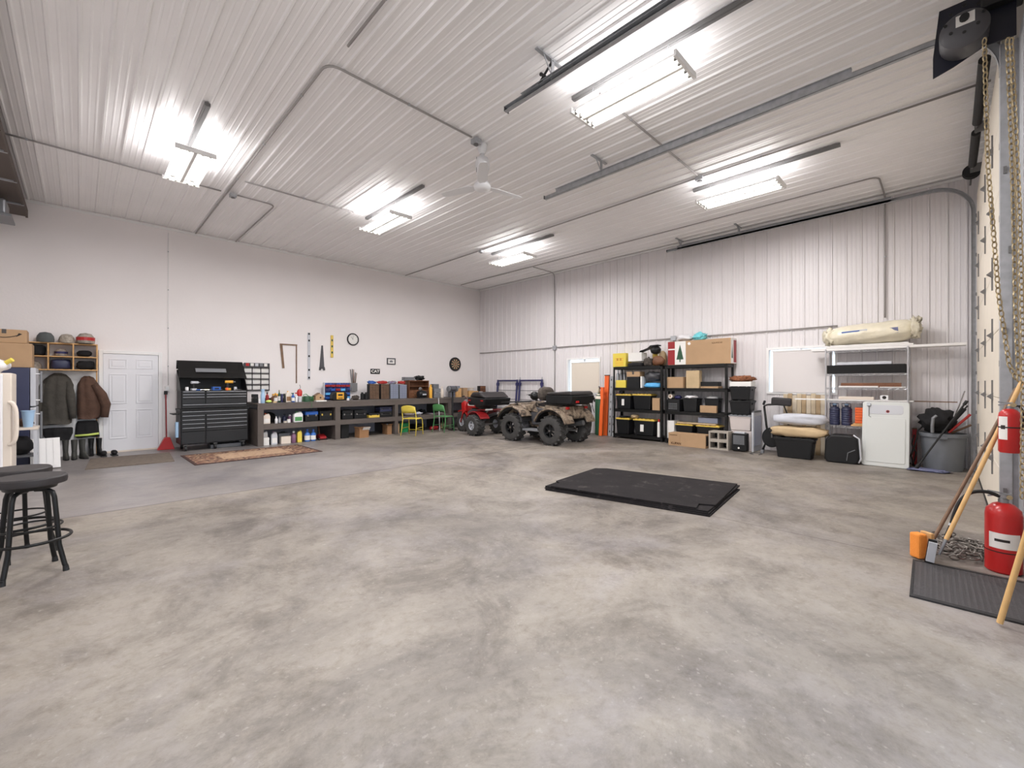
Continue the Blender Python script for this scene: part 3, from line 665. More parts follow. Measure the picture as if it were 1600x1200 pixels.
MB().blob((0,0,0), (.34,.3,.2), 3, .12).build('wrap', 'plastic_bag', t, smooth=True); MB().cyl((.12,-.02,.13), (.2,-.06,.19), .03, n=10).build('cap', 'yellow', t)
# side table with bucket
t = thing('small_side_table', 'small white-topped side table between freezer and refrigerator', 'table', (-.66, 10.2, 0))
MB().b6(-.19, .2, -.2, .2, .70, .74).build('table_top', 'cream_plastic', t, bevel=.005)
for a in (-1, 1):
    for b in (-1, 1): MB().b6(a*.17-.02, a*.17+.02, b*.17-.02, b*.17+.02, 0, .70).build('leg', 'grey_light', t)
MB().b6(-.18, .18, -.18, .18, .28, .31).build('lower_shelf', 'grey_dark', t)
t = thing('waste_bin', 'pale blue tapered bucket standing on the small side table', 'bucket', (-.57, 10.08, .742))
MB().lathe([(0,0),(.05,0),(.073,.25),(.067,.25),(.046,.012),(0,.012)], n=20, cap=False).build('bucket_body', 'pale_blue', t, smooth='auto'); MB().lathe([(.069,.24),(.079,.243),(.079,.254),(.069,.258)], n=20, cap=False).build('rim', 'pale_blue', t)
lump((.18,.16,.12), 'brown and grey cloth bundle on the small side table behind the bucket', (-.62, 10.30, .742), 'fabric_brown', 'cloth_bundle', 'cloth', 4)
lump((.28,.26,.28), 'dark bag on the lower shelf of the small side table', (-.66, 10.2, .312), 'fabric_black', 'dark_bag', 'bag', 5, .1)
t = thing('foam_panel', 'ribbed white foam panel leaning in front of the refrigerator', 'panel', (-.40, 10.52, .012), (math.radians(-12), 0, math.radians(8)))
MB().b6(-.17, .17, -.03, .0, 0, .5).build('sheet', 'board_white', t); 
for k in range(4): MB().b6(-.15+.08*k, -.11+.08*k, -.036, -.03, .02, .48).build('sheet_rib', 'board_white', t)
# hall tree: white back board, wooden cubbies, coats and boots
t = thing('hall_cubby_shelf', 'pine cubby shelf of six pigeonholes with white back board on the wall', 'shelf', (-.20, YW-.002, 0))
cx0, cx1 = -.56, .45; z0c, z1c = 1.67, 2.19
mb = MB()
for k in range(4): x = cx0+(cx1-cx0-.02)*k/3; mb.b6(x, x+.02, -.32, -.021, z0c, z1c)
for k in range(3): z = z0c+(z1c-z0c-.02)*k/2; mb.b6(cx0+.02, cx1-.02, -.319, -.021, z, z+.02)
mb.build('pigeonholes', 'pine', t)
t = thing('coat_board', 'white board with pine edge post behind the hanging coats', 'board', (-.20, YW-.002, 0))
MB().b6(cx0+.0, cx1-.022, -.02, -.004, .0, z0c-.002).build('back_board', 'trim_white', t)
MB().b6(cx1-.02, cx1, -.02, -.004, 0, z0c-.002).build('side_post', 'pine', t)
def cap_hat(label, x, y, z, m, m2=None, s=1.0, rz=0, stripe=None):
    t = thing('ball_cap', label, 'cap', (x, y, z), rz)
    MB().lathe([(.092*s,0),(.096*s,.05*s),(.088*s,.10*s),(.06*s,.145*s),(.0,.16*s)], n=18, cap=False).build('crown', m, t, smooth=True)
    pr = [(.08*s*math.cos(a), -.06*s-.11*s*math.sin(a)) for a in [PI*k/10 for k in range(11)]]
    MB().prism(pr, .002, .010, 'Z').build('visor', m2 or m, t)
    if stripe: MB().lathe([(.097*s,.05*s),(.0985*s,.095*s)], n=18, cap=False).build('stripe', stripe, t)
    return t
zt = z1c+.001
cap_hat('grey cap on top of the cubby shelf, nearest the cartons', -.46, 11.98, zt, 'hat_grey', s=1.25)
cap_hat('pale mottled cap on top of the cubby shelf, in the middle', -.18, 11.97, zt, 'hat_light', s=1.15)
cap_hat('tall red and white cap with black visor on top of the cubby shelf', .08, 11.97, zt, 'hat_light', 'fabric_black', s=1.4, stripe='red')
cw_ = (cx1-cx0)/3
cc = [(-.20+cx0+cw_*(k+.5), z) for z in (z0c+(z1c-z0c)/2+.012, z0c+.021) for k in range(3)]
lump((.27,.24,.2), 'dark folded cloth filling the upper left pigeonhole', (cc[0][0], 11.99, cc[0][1]), 'fabric_black', 'folded_cloth', 'cloth', 6, .06, sq=.5)
cap_hat('striped light cap in the upper middle pigeonhole', cc[1][0], 12.02, cc[1][1], 'hat_light', 'hat_grey', .95, stripe='navy')
lump((.22,.22,.13), 'navy knit hat in the upper right pigeonhole', (cc[2][0]-.02, 12.0, cc[2][1]), 'fabric_black', 'knit_hat', 'hat', 7, .06)
cap_hat('beige cap in the lower left pigeonhole', cc[3][0], 12.02, cc[3][1], 'hat_light', s=.9)
lump((.27,.24,.19), 'dark navy gloves filling the lower middle pigeonhole', (cc[4][0], 11.99, cc[4][1]), 'navy_side', 'glove_pile', 'gloves', 8, .08, sq=.5)
lump((.26,.24,.17), 'black and red gloves in the lower right pigeonhole', (cc[5][0], 11.99, cc[5][1]), 'fabric_black', 'glove_pair', 'gloves', 9, .1, sq=.6)
def coat(name, label, loc, prof, m, depth=.11, seed=0, parts=(), cat='coat'):
    """hanging garment: (z, left, right) rows swept as a folded tube"""
    t = thing(name, label, cat, loc); mb = MB(); n = 36; V = []; F = []
    for j, (z, a, b) in enumerate(prof):
        cx, hw = (a+b)/2, (b-a)/2; dd = depth*(.35+.65*min(1, hw/.2))
        for i in range(n):
            th = 2*PI*i/n; fold = 1+.16*math.sin(th*7+seed+z*2.5)*min(1, j/3)+.08*math.sin(th*13+seed*2)
            V.append((cx+hw*math.cos(th)*(1+.04*math.sin(7*th)), min(-.0, dd*math.sin(th)*fold-dd-.0), z+.012*math.sin(3*th+seed)*(j > 0)))
    m_ = len(prof)
    for j in range(m_-1):
        for i in range(n): F.append((j*n+i, j*n+(i+1) % n, (j+1)*n+(i+1) % n, (j+1)*n+i))
    F += [tuple(range(n)), tuple(range(m_*n-1, (m_-1)*n-1, -1))]
    mb.add(V, F); mb.build('coat_body', m, t, smooth=True)
    for nm, path, rs, mm in parts: MB().tube(path, .05, 12, rs=rs).build(nm, mm, t, smooth=True)
    return t
yh = YW-.024
coat('hanging_coat', 'long grey work coat hanging from a hook below the cubby shelf', (-.31, yh, 0), [(1.62,-.04,.06),(1.58,-.10,.12),(1.50,-.17,.18),(1.38,-.22,.22),(1.15,-.24,.21),(.95,-.24,.21),(.76,-.22,.2),(.64,-.2,.19)], 'fabric_grey', .1, 1,
     [('sleeve', [(.15,-.12,1.45),(.18,-.15,1.2),(.20,-.16,.95),(.21,-.16,.74)], [.05,.07,.06,.05], 'fabric_grey'), ('sleeve', [(-.17,-.12,1.42),(-.25,-.15,1.1),(-.27,-.15,.85),(-.26,-.15,.62)], [.05,.065,.06,.05], 'fabric_grey')])
coat('hanging_coat', 'brown work jacket hanging beside the white door frame', (.10, yh, 0), [(1.57,-.04,.04),(1.53,-.08,.10),(1.42,-.13,.16),(1.25,-.14,.22),(1.05,-.14,.25),(.82,-.14,.24),(.72,-.13,.16)], 'fabric_brown', .09, 3,
     [('sleeve', [(.10,-.12,1.40),(.21,-.15,1.2),(.27,-.16,1.0),(.25,-.17,.74)], [.06,.08,.08,.06], 'fabric_brown')])
coat('hanging_trousers', 'black work trousers with a yellow reflective band hanging under the brown jacket', (.11, yh-.0, 0), [(.68,-.14,.13),(.62,-.16,.15),(.5,-.17,.16),(.36,-.18,.17)], 'fabric_black', .07, 5, cat='trousers',
     parts=[('reflective_band', [(-.18,-.15,.40),(0,-.16,.405),(.16,-.15,.42)], [.022]*3, 'hi_vis')])
coat('hanging_trousers', 'plain black trousers hanging under the grey coat', (-.30, yh-.0, 0), [(.57,-.15,.18),(.55,-.2,.2),(.45,-.2,.2),(.33,-.14,.16)], 'fabric_black', .07, 6, cat='trousers')
def boot(name, label, x, y, m, h=.36, rz=0, group=None, s=1.0):
    t = thing(name, label, 'boot', (x, y, 0), rz, group)
    mb = MB(); prof = [(.055,0,.02,.05),(.05,0,.1,.06),(.05,.0,.2,.065),(.058,.0,h,.07)]
    V = []; F = []; n = 14
    rows = [(.025,-.055,.05,.145),(.06,-.055,.05,.15),(.10,-.03,.048,.11),(.14,.0,.045,.07),(.22,.01,.05,.062),(h,.01,.058,.066)]
    for z, cy, rx, ry in rows:
        for i in range(n): a = 2*PI*i/n; V.append((rx*s*math.cos(a), cy+ry*math.sin(a), z))
    for j in range(len(rows)-1):
        for i in range(n): F.append((j*n+i, j*n+(i+1) % n, (j+1)*n+(i+1) % n, (j+1)*n+i))
    F += [tuple(range(n-1,-1,-1)), tuple(range((len(rows)-1)*n, len(rows)*n))]
    mb.add(V, F); mb.build('shaft', m, t, smooth='auto')
    MB().lathe([(0,0),(1,0),(1,.025),(0,.025)], n=16, cap=False).build('sole', 'black_matte', t, loc=(0,-.055,0)).scale = (.052*s, .155, 1)
    return t
BP = [pZ(*p) for p in ((83,720),(97,721),(111,720),(124,719),(138,714),(151,713))]
for i, (x, lb) in enumerate(((-.68,'grey rubber boot farthest left in the boot row'),(-.54,'grey rubber boot, second from the left in the boot row'),(-.38,'tall greenish rubber boot, third from the left in the boot row'),(-.24,'tall greenish rubber boot in the middle of the boot row, toe turned right'),(-.06,'black rubber boot below the reflective band'),(.08,'black rubber boot at the right end of the boot row'))):
    boot('rubber_boot', lb, BP[i][0]+.04, BP[i][1]+.24, 'rubber_boot' if i < 4 else 'black_plastic', .36 if i < 4 else .33, .25*(i == 3)+.1*(i % 2), 'boots under the coats', .80)
for i, (x, lb) in enumerate(((.17, 'low black shoe beside the last boot'), (.32, 'low black shoe next to the doormat corner, nearest the door'))):
    t = thing('low_shoe', lb, 'shoe', (x+.16, 11.60, 0), .1*i)
    MB().b6(-.045, .045, -.13, .13, 0, .022).build('sole', 'black_matte', t, bevel=.01); MB().blob((0,0,.022), (.09,.25,.085), i, .03, sq=.8).build('upper', 'fabric_black', t, smooth=True)
# doormat
def flat(name, pts, th, m, label, cat, z=0.0, bevel=0):
    cx = sum(p[0] for p in pts)/len(pts); cy = sum(p[1] for p in pts)/len(pts)
    o = MB().prism([(x-cx, y-cy) for x, y in pts], 0, th, 'Z').build(name, m, None, (cx, cy, z), bevel=bevel)
    return tag(o, label, cat) if label else o
mat('doormat_fibre', (112,101,91), rough=.95, noise_amt=.25, scale=18, bump=.4, bscale=120)
flat('doormat', [(.06,9.98),(1.22,9.92),(1.30,11.25),(.14,11.35)], .012, 'doormat_fibre', 'brown grey doormat on the floor in front of the white walk door', 'mat')
# patterned rug
def rug_mat(w, d):
    m = bpy.data.materials.new('rug_weave'); m.use_nodes = True; nt = m.node_tree; b = nt.nodes['Principled BSDF']; b.inputs['Roughness'].default_value = .95
    tc = N(nt, 'ShaderNodeTexCoord'); s = N(nt, 'ShaderNodeSeparateXYZ'); nt.links.new(tc.outputs['Object'], s.inputs[0])
    ax = math_n(nt, 'SUBTRACT', w/2, math_n(nt, 'ABSOLUTE', s.outputs[0])); ay = math_n(nt, 'SUBTRACT', d/2, math_n(nt, 'ABSOLUTE', s.outputs[1])); e = math_n(nt, 'MINIMUM', ax, ay)
    v = N(nt, 'ShaderNodeTexVoronoi'); v.inputs['Scale'].default_value = 7; nt.links.new(tc.outputs['Object'], v.inputs['Vector'])
    r = ramp(nt, [(.0, (84,58,50)), (.3, (120,84,68)), (.45, (150,122,98)), (.62, (78,52,46)), (.8, (166,138,112))]); r.color_ramp.interpolation = 'CONSTANT'; nt.links.new(v.outputs['Distance'], r.inputs[0])
    n2 = N(nt, 'ShaderNodeTexNoise'); n2.inputs['Scale'].default_value = 9; nt.links.new(tc.outputs['Object'], n2.inputs['Vector'])
    r2 = ramp(nt, [(.4, (162,134,108)), (.6, (178,150,124)), (.68, (134,100,82))]); nt.links.new(n2.outputs['Fac'], r2.inputs[0])
    c = mix(nt, math_n(nt, 'LESS_THAN', ay, .34), r2.outputs[0], r.outputs[0]); c = mix(nt, math_n(nt, 'LESS_THAN', ax, .5), c, r.outputs[0])
    c = mix(nt, math_n(nt, 'LESS_THAN', e, .05), c, (62,40,36)); nt.links.new(c, b.inputs['Base Color']); MATS['rug_weave'] = m
rug_mat(2.18, 1.42)
rg = MB().b6(-1.09, 1.09, -.71, .71, 0, .01).build('area_rug', 'rug_weave', None, (2.49, 9.90, 0), math.radians(.5)); tag(rg, 'brown and tan patterned rug in front of the tool chest and workbench', 'rug')
# broom + dustpan by the door
t = thing('dustpan_set', 'red long-handled dustpan standing by the wall between door and tool chest', 'dustpan', (1.33, 11.86, 0), 0)
MB().cyl((0,.06,.05), (0,.2,1.22), .011, n=8).build('handle', 'red_deep', t); MB().b6(-.03, .03, .18, .22, 1.18, 1.26).build('handle_grip', 'black_matte', t)
mb = MB(); mb.prism([(-.17,0),(.13,0),(.05,.26),(-.04,.26)], -.03, .10, 'Y'); mb.build('pan', 'red', t, bevel=.008)
t = thing('wall_outlet', 'small white outlet box on the wall beside the door frame', 'outlet', (1.36, YW, 1.3)); MB().b6(-.035,.035,-.045,-.002,-.055,.055).build('outlet_box','trim_white',t,bevel=.004); MB().b6(-.02,.02,-.05,-.045,-.035,.035).build('cover','white_plastic',t)
# ================================================================ TOOL CHEST
t = thing('tool_chest', 'large black rolling tool chest with open lid and many drawers', 'tool chest', (2.09, 11.2, 0))
W2 = .615
MB().b6(-W2, W2, 0, .6, .14, .84).build('lower_cabinet', 'chest_dark', t, bevel=.006)
MB().b6(-W2-.01, W2+.01, -.02, .62, .845, .885).build('worktop', 'black_paint', t, bevel=.004)
MB().b6(-W2+.01, W2-.01, .02, .56, .89, 1.27).build('upper_cabinet', 'chest_dark', t, bevel=.006)
mb = MB(); mb.prism([(.56,1.27),(.58,1.27),(.585,1.72),(.565,1.72)], -W2+.01, W2-.01, 'X'); mb.build('hutch_back', 'black_paint', t)
for s in (-1, 1): MB().prism([(.02,1.27),(.56,1.27),(.56,1.72),(.22,1.5)], s*(W2-.01)-.006, s*(W2-.01)+.006, 'X').build('hutch_side', 'black_paint', t)
ld = MB().prism([(.12,1.545),(.14,1.535),(.48,1.915),(.53,1.925),(.56,1.90),(.585,1.74),(.565,1.735),(.53,1.885),(.49,1.885)], -W2, W2, 'X').build('lid', 'black_paint', t, bevel=.004)
MB().box((-.04, .258, 1.71), (.56, .006, .11), Matrix.Rotation(math.radians(-42), 3, 'X')).build('lid_window', 'grey_plastic', ld)
def drawer(x0, x1, z0, z1, y=0, grip=True):
    d_ = MB().b6(x0, x1, y-.016, y-.001, z0, z1).build('drawer', 'chest_grey', t, bevel=.003)
    if grip: MB().b6(x0+.01, x1-.01, y-.034, y-.016, z1-.016, z1-.002).build('drawer_pull', 'steel', d_, bevel=.003)
xs_ = -W2+.43
zz = .80
drawer(-W2+.02, W2-.02, .76, .835)
for k in range(4): z1_ = .75-.085*k; drawer(-W2+.02, xs_-.01, z1_-.078, z1_); drawer(xs_+.01, W2-.02, z1_-.078, z1_)
drawer(-W2+.02, xs_-.01, .16, .40, grip=False); drawer(xs_+.01, W2-.02, .16, .40, grip=False)
for k, (a, b) in enumerate(((1.20,1.255),(1.145,1.195),(1.09,1.14),(.99,1.082))): drawer(-W2+.03, xs_-.01, a, b, .02, k < 3); drawer(xs_+.01, W2-.03, a, b, .02, k < 3)
drawer(-W2+.03, W2-.03, .9, .98, .02)
for x in (-W2+.09, 0, W2-.09):
    for y in (.07, .53):
        c_ = MB().cyl((x-.02, y, .055), (x+.02, y, .055), .055, n=18).build('caster', 'black_matte', t, smooth='auto'); MB().b6(x-.035, x+.035, y-.03, y+.03, .112, .139).build('caster_fork', 'galv_dark', c_)
MB().b6(-W2-.12, -W2-.012, .05, .5, .77, .79).build('side_shelf', 'black_paint', t)
MB().cyl((-W2-.05,.07,.3), (-W2-.05,.07,.62), .03, n=12).build('side_canister', 'pale_blue', t)
# tools lying in the open top
def small_tool(name, label, x, y, z, kind, m, rz=0, s=1.0):
    t = thing(name, label, name.replace('_', ' '), (x, y, z), rz)
    if kind == 'drill':
        MB().cyl((-.07*s,0,.17*s), (.07*s,0,.17*s), .03*s, n=12).build('motor_body', m, t, bevel=.004); MB().cyl((.07*s,0,.17*s), (.11*s,0,.17*s), .018*s, .012*s, n=10).build('chuck', 'galv_dark', t)
        MB().b6(-.045*s,-.005*s,-.016*s,.016*s,.045*s,.16*s).build('grip','black_matte',t,bevel=.004); MB().b6(-.065*s,.03*s,-.03*s,.03*s,0,.045*s).build('battery',m,t,bevel=.004)
    elif kind == 'jar':
        MB().lathe([(0,0),(.03*s,0),(.032*s,.06*s),(.024*s,.075*s),(0,.075*s)], n=14, cap=False).build('jar_body', m, t, smooth='auto'); MB().cyl((0,0,.075*s),(0,0,.09*s),.026*s,n=12).build('lid','black_plastic',t)
    elif kind == 'rod':
        MB().cyl((-.1*s,0,.014), (.1*s,0,.014), .006, n=8).build('shaft', 'chrome', t); MB().cyl((-.17*s,0,.014), (-.1*s,0,.014), .013, n=10).build('handle', m, t)
    elif kind == 'block':
        MB().b6(-.06*s,.06*s,-.04*s,.04*s,0,.06*s).build('case_body',m,t,bevel=.006); MB().b6(-.03*s,.03*s,-.046*s,-.04*s,.02*s,.04*s).build('front_panel','black_plastic',t)
    return t
zt = 1.271
small_tool('glue_jar', 'small white round jar in the open tool chest, leftmost', 1.60, 11.32, zt, 'jar', 'white_plastic')
small_tool('cordless_drill', 'silver and white power tool in the open tool chest on the left', 1.74, 11.38, zt, 'drill', 'grey_light', .4)
small_tool('screwdriver', 'blue-handled screwdriver lying in the open tool chest', 1.92, 11.3, zt, 'rod', 'blue', .2)
small_tool('socket_tray', 'dark blue socket tray in the middle of the open tool chest', 2.12, 11.34, zt, 'block', 'blue', .1, 1.3)
small_tool('screwdriver', 'yellow-handled screwdriver lying behind the socket tray in the open tool chest', 2.15, 11.5, zt, 'rod', 'yellow', .05, 1.3)
small_tool('cordless_drill', 'orange power drill standing in the open tool chest on the right', 2.37, 11.36, zt, 'drill', 'amber_glow', -.3, 1.1)
small_tool('tape_roll', 'pale tape roll beside the orange drill in the open tool chest', 2.49, 11.36, zt, 'jar', 'grey_light')
small_tool('glue_jar', 'orange-capped jar in front of the orange drill in the open tool chest', 2.31, 11.27, zt, 'jar', 'orange', 0, .8)
small_tool('screwdriver', 'grey-handled tool lying at the right side of the open tool chest', 2.58, 11.34, zt, 'rod', 'grey_plastic', .3, .6)
# box of things under the chest
tag(MB().b6(-.3,.3,-.16,.16,0,.085).build('flat_tray','grey_plastic',None,(2.32,11.5,0),bevel=.01),'flat grey tray on the floor underneath the tool chest','tray')
# ================================================================ WORKBENCH
BY, BT, BX0, BX1 = 10.93, .97, 2.83, 10.05
t = thing('workbench', 'long dark brown built-in workbench with open bays along the back wall', 'workbench', (BX0, BY, 0))
L_ = BX1-BX0; D_ = YB-.004-BY
MB().b6(0, L_, 0, D_, BT-.03, BT).build('bench_top', 'bench_wood', t, bevel=.004)
MB().b6(0, L_, .0, .03, BT-.145, BT-.031).build('top_fascia', 'bench_wood', t)
MB().b6(.0, .12, .002, D_, 0, BT-.146).build('end_panel', 'bench_wood', t)
divs = [(4.58, 4.71), (6.26, 6.36), (8.10, 8.22), (9.95, 10.05)]
for a, b in divs: MB().b6(a-BX0, b-BX0, .002, D_-.02, 0, BT-.146).build('divider', 'bench_wood', t)
xx = [.12]+[v-BX0 for q in divs for v in q]
for a, b in zip(xx[0::2], xx[1::2]):
    MB().b6(a+.001, b-.001, .004, D_-.03, .46, .49).build('shelf_board', 'bench_wood', t); MB().b6(a+.001, b-.001, .003, .03, .37, .459).build('shelf_fascia', 'bench_wood', t)
    MB().b6(a+.001, b-.001, D_-.028, D_-.018, .0, BT-.146).build('back_panel', 'bench_back', t)
def ia(px0, px1, ytop, Y, zb):
    """(centre x, width, height) of a thing standing at zb with its front at Y, as wide as px0..px1"""
    x0, x1 = pY(px0, 620, Y)[0], pY(px1, 620, Y)[0]
    if zb < .9 and Y > BY:
        for a_, b_ in ((2.96, 4.57), (4.72, 6.25), (6.37, 8.09), (8.23, 9.94)):
            if a_-.2 < (x0+x1)/2 < b_+.2: w0 = x1-x0; x0 = max(x0, a_); x1 = min(x1, b_); x0 = min(x0, x1-w0*.8) if x1 == b_ else x0; x1 = max(x1, x0+w0*.8) if x0 == a_ else x1
    z = pY((px0+px1)/2, ytop, Y)[1]
    return (x0+x1)/2, x1-x0, max(.03, z-zb)
S1, S0, S2 = .491, .0, BT+.001
def A(px0, px1, yt, Y, zb, fn, label, **kw):
    x, w_, h_ = ia(px0, px1, yt, Y, zb)
    zmax = {S1: .82, S0: .365}.get(zb, 9)
    h_ = min(h_, zmax-zb-.005); w_ *= .72 if kw.get('open_') else (.84 if fn is lump else .94)
    if kw.get('open_'): h_ = min(h_, .27)
    if fn is jug: return jug(w_, kw.pop('d', w_*.6), h_, label, (x, Y+w_*.3, zb), **kw)
    if fn is bottle or fn is spray_can: return fn(w_/2, h_, label, (x, Y+w_/2, zb), **kw)
    if fn is lump: d = kw.pop('d', .2); return lump((w_, d, h_), label, (x, Y+d/2, zb), **kw)
    if fn is organizer: d = .16; nx, nz = kw.pop('n'); return organizer(w_, d, h_, nx, nz, label, (x, Y+d/2, zb), **kw)
    d = kw.pop('d', .25); return fn(w_, d, h_, label, (x, Y+d/2, zb), **kw)
F1 = 11.03
A(410,423,646,F1,S1,jug,'cream plastic jug with orange label, leftmost on the upper bench shelf', m='cream_plastic', cap='orange')
lump((.26,.2,.24), 'black round coil behind the cream jug on the upper bench shelf', (3.22,11.5,S1), 'fabric_black', 'hose_coil', 'coil', 12, .05)
A(430,434.6,651,F1,S1,bottle,'slim white bottle beside the cream jug on the upper bench shelf', cap='white_plastic', band=None)
A(435,439.5,650,F1+.12,S1,bottle,'slim grey bottle behind the slim white bottle', m='grey_light', cap='grey_plastic', band=None)
A(442,449,647,F1+.16,S1,bottle,'dark wide bottle behind the tan tub on the upper bench shelf', m='navy_side', band=None)
A(443.5,450,658,F1,S1,bottle,'low tan tub on the upper bench shelf', m='fabric_tan', cap='white_plastic', neck=.8, name='plastic_tub')
A(449.5,454,655,F1,S1,carton,'small white carton on the upper bench shelf', m='paper', tape=False, d=.06, name='small_carton')
A(450.5,457,648,F1+.12,S1,spray_can,'purple and white can behind the small white carton', m='purple')
A(459,474,643,F1,S1,jug,'large pale green jug with white upper half on the upper bench shelf', m='mirror_pale', cap='green', band='green')
A(477,498,641,F1,S1,tool_case,'black toolbox with a blue lid on the upper bench shelf', trim='blue', d=.28)
A(499,522.5,640,F1,S1,tool_case,'black toolbox with olive and yellow trim, at the first bench divider', latch='yellow_lid', d=.3)
A(534.5,552.5,641,F1,S1,tool_case,'black hard case with four chrome latches, left end of the middle bench bay', hd=False, d=.3)
A(553.5,574,641,F1,S1,tool_case,'second black hard case in the middle bench bay, next to the yellow level tool', hd=False, d=.3)
A(576,594,645,F1,S1,tool_case,'black case with a bright yellow front in the middle bench bay', m='yellow_lid', latch='black_plastic', trim='black_plastic', d=.22)
x, w_, h_ = ia(595.5, 621, 650, F1, S1); tool_case(w_*.94, .3, .15, 'lower dark case of the two stacked at the right end of the middle bench bay', (x, F1+.15, S1), hd=False); tool_case(w_*.9, .28, .13, 'upper dark case of the two stacked at the right end of the middle bench bay', (x, F1+.15, S1+.152), hd=False, m='navy_side')
A(633,650,646,F1,S1,lump,'grey and tan printed bag on the upper shelf behind the yellow chair', m='bag_grey', name='cloth_bag', cat='bag', d=.3, seed=21)
A(651,663,644,F1,S1,lump,'pale crumpled bag on the upper bench shelf, between the two chairs', m='fabric_pale', name='cloth_bag', cat='bag', d=.3, seed=22)
A(657,668,640,F1+.3,S1,lump,'black coiled hose on the bench shelf behind the pale crumpled bag', m='fabric_black', name='coiled_hose', cat='hose', d=.3, seed=23)
A(672,684,646,F1,S1,lump,'pinkish printed bag on the bench shelf behind the green chair', m='bag_print', name='cloth_bag', cat='bag', d=.3, seed=24)
A(686,700,645,F1,S1,lump,'grey printed bag at the right end of the third bench bay', m='bag_grey', name='cloth_bag', cat='bag', d=.3, seed=25)
# floor level, under the shelf
A(410,421,684,F1,S0,carton,'white box on the floor at the left end of the bench', m='paper', tape=False, d=.2)
x, w_, h_ = ia(410,421,684,F1,S0); jug(w_*.8, .1, .14, 'white jug standing on the white carton at the left end of the bench', (x, F1+.12, h_+.003))
A(424,434,674,F1,S0,jug,'white and violet jug on the floor under the bench', m='grey_light', cap='purple', band='paper')
A(439,455,682,F1,S0,carton,'cream carton with an orange stripe on the floor under the bench', m='cream_plastic', tape=False, d=.14)
A(434.8,454,675,F1+.2,S0,tool_case,'grey toolbox on the floor behind the orange-striped carton', m='grey_plastic', d=.24)
A(456,464,674,F1,S0,bottle,'mauve bottle with white shoulder on the floor under the bench', m='purple', cap='white_plastic', band=None)
A(464.6,472,672,F1,S0,jug,'bright yellow slim jug on the floor under the bench', m='yellow', cap='black_plastic', band=None, d=.09)
A(477,486,671,F1,S0,bottle,'left clear blue water jug of the pair under the bench', m='water_blue', cap='blue', band='paper', name='water_jug')
A(486.6,495,671,F1,S0,bottle,'right clear blue water jug of the pair under the bench', m='water_blue', cap='blue', band='paper', name='water_jug')
t = thing('floor_jack', 'red trolley jack with brown upright handle under the bench beside the first divider', 'jack', (4.34, 11.2, 0))
MB().prism([(-.12,.03),(.2,.03),(.2,.09),(.05,.14),(-.12,.08)], -.08, .08, 'X').build('jack_body', 'red_deep', t, bevel=.006); MB().cyl((0,.12,.08),(0,.2,.34),.02,n=10).build('handle','wood_brown',t)
for s in (-1,1):
    for y in (-.09,.17): MB().cyl((s*.085,y,.03),(s*.11,y,.03),.03,n=12).build('wheel','black_matte',t)
A(533,545.5,663,F1,S0,carton,'tall black waste bin on the floor in the middle bench bay', m='black_plastic', tape=False, d=.2, name='waste_bin', cat='bin')
b_ = A(559,579,668,10.80,S0,carton,'brown carton with a white paper flap on the floor before the middle bench bay', m='cardboard_dark', open_=True, d=.28); MB().box((.05,-.16,.23),(.2,.004,.12),Matrix.Rotation(.7,3,'X')).build('paper_flap','paper',b_)
A(604,613.5,660,F1-.0,S0,carton,'dark open carton filled with rags, under the bench left of the yellow chair', m='cardboard_dark', open_=True, d=.28)
A(614.5,622,662,F1,S0,carton,'plain brown carton next to the carton of rags under the bench', tape=False, d=.26)
lump((.09,.13,.08), 'white and grey rags in the dark open carton under the bench', (ia(604,613.5,660,F1,0)[0], F1+.14, .20), 'fabric_pale', 'rag_pile', 'rags', 31, .3)
t = thing('green_bin', 'green plastic bin under the bench seen through the yellow chair', 'bin', (6.70, 11.25, 0)); MB().taper(0,0,0,.25,.22,.18,.29,.24).build('bin_body','green_bin',t,bevel=.01); MB().b6(-.155,.155,-.13,.13,.251,.27).build('rim','green_bin',t,bevel=.004)
A(648,664,663,F1+.2,S0,carton,'black crate in the shadow between the two chairs under the bench', m='black_plastic', tape=False, d=.3, name='dark_crate', cat='crate')
A(674,688,666,F1+.02,S0,lump,'dark red toolbag on the floor behind the green chair', m='red_deep', name='tool_bag', cat='bag', d=.22, seed=33)
A(688.5,692.5,655,F1+.26,S0,bottle,'small clear bottle beside the dark red toolbag', cap='white_plastic', band=None)
A(694,702.5,660,F1+.02,S0,lump,'amber brass fittings heap at the right end of the third bench bay', m='brass', name='fitting_heap', cat='fittings', d=.15, seed=34, rough=.35)
# ---------------------------------------------------------------- on the bench top
T = S2
A(408,415,608,11.0,T,bottle,'tall pale blue bottle at the front left corner of the bench top', m='pale_blue', cap='pale_blue', band=None, neck=.8)
A(404,407.6,623,11.02,T,spray_can,'small white can at the left end of the bench top', m='white_plastic')
A(396,404,616,11.35,T,tool_case,'black battery charger at the left end of the bench top', hd=False, d=.2, latch='black_matte', name='charger', cat='charger')
A(416,427,625,11.0,T,lump,'flat pale green dish beside the pale blue bottle', m='hi_vis', name='green_dish', cat='dish', d=.14, seed=41, rough=.02, sq=1)
A(415.5,421,613,11.4,T,bottle,'red-brown bottle behind the pale green dish', m='red_deep', band=None)
A(424,430,617,11.4,T,small_tool and bottle,'squat brown bottle with tan cap on the bench top', m='wood_brown', cap='fabric_tan', band=None)
A(428.5,434,614,11.25,T,bottle,'amber bottle with a gold cap on the bench top', m='wood_dark', cap='amber_glow', band='paper')
A(434.8,439,609.5,11.3,T,bottle,'tall narrow olive bottle on the bench top', m='green_dark', cap='brass', band='paper')
A(439.6,443,613,11.25,T,spray_can,'dark purple spray can on the bench top', m='navy')
A(443.4,446.6,615,11.2,T,spray_can,'black spray can next to the dark purple one', m='black_plastic', cap='black_plastic')
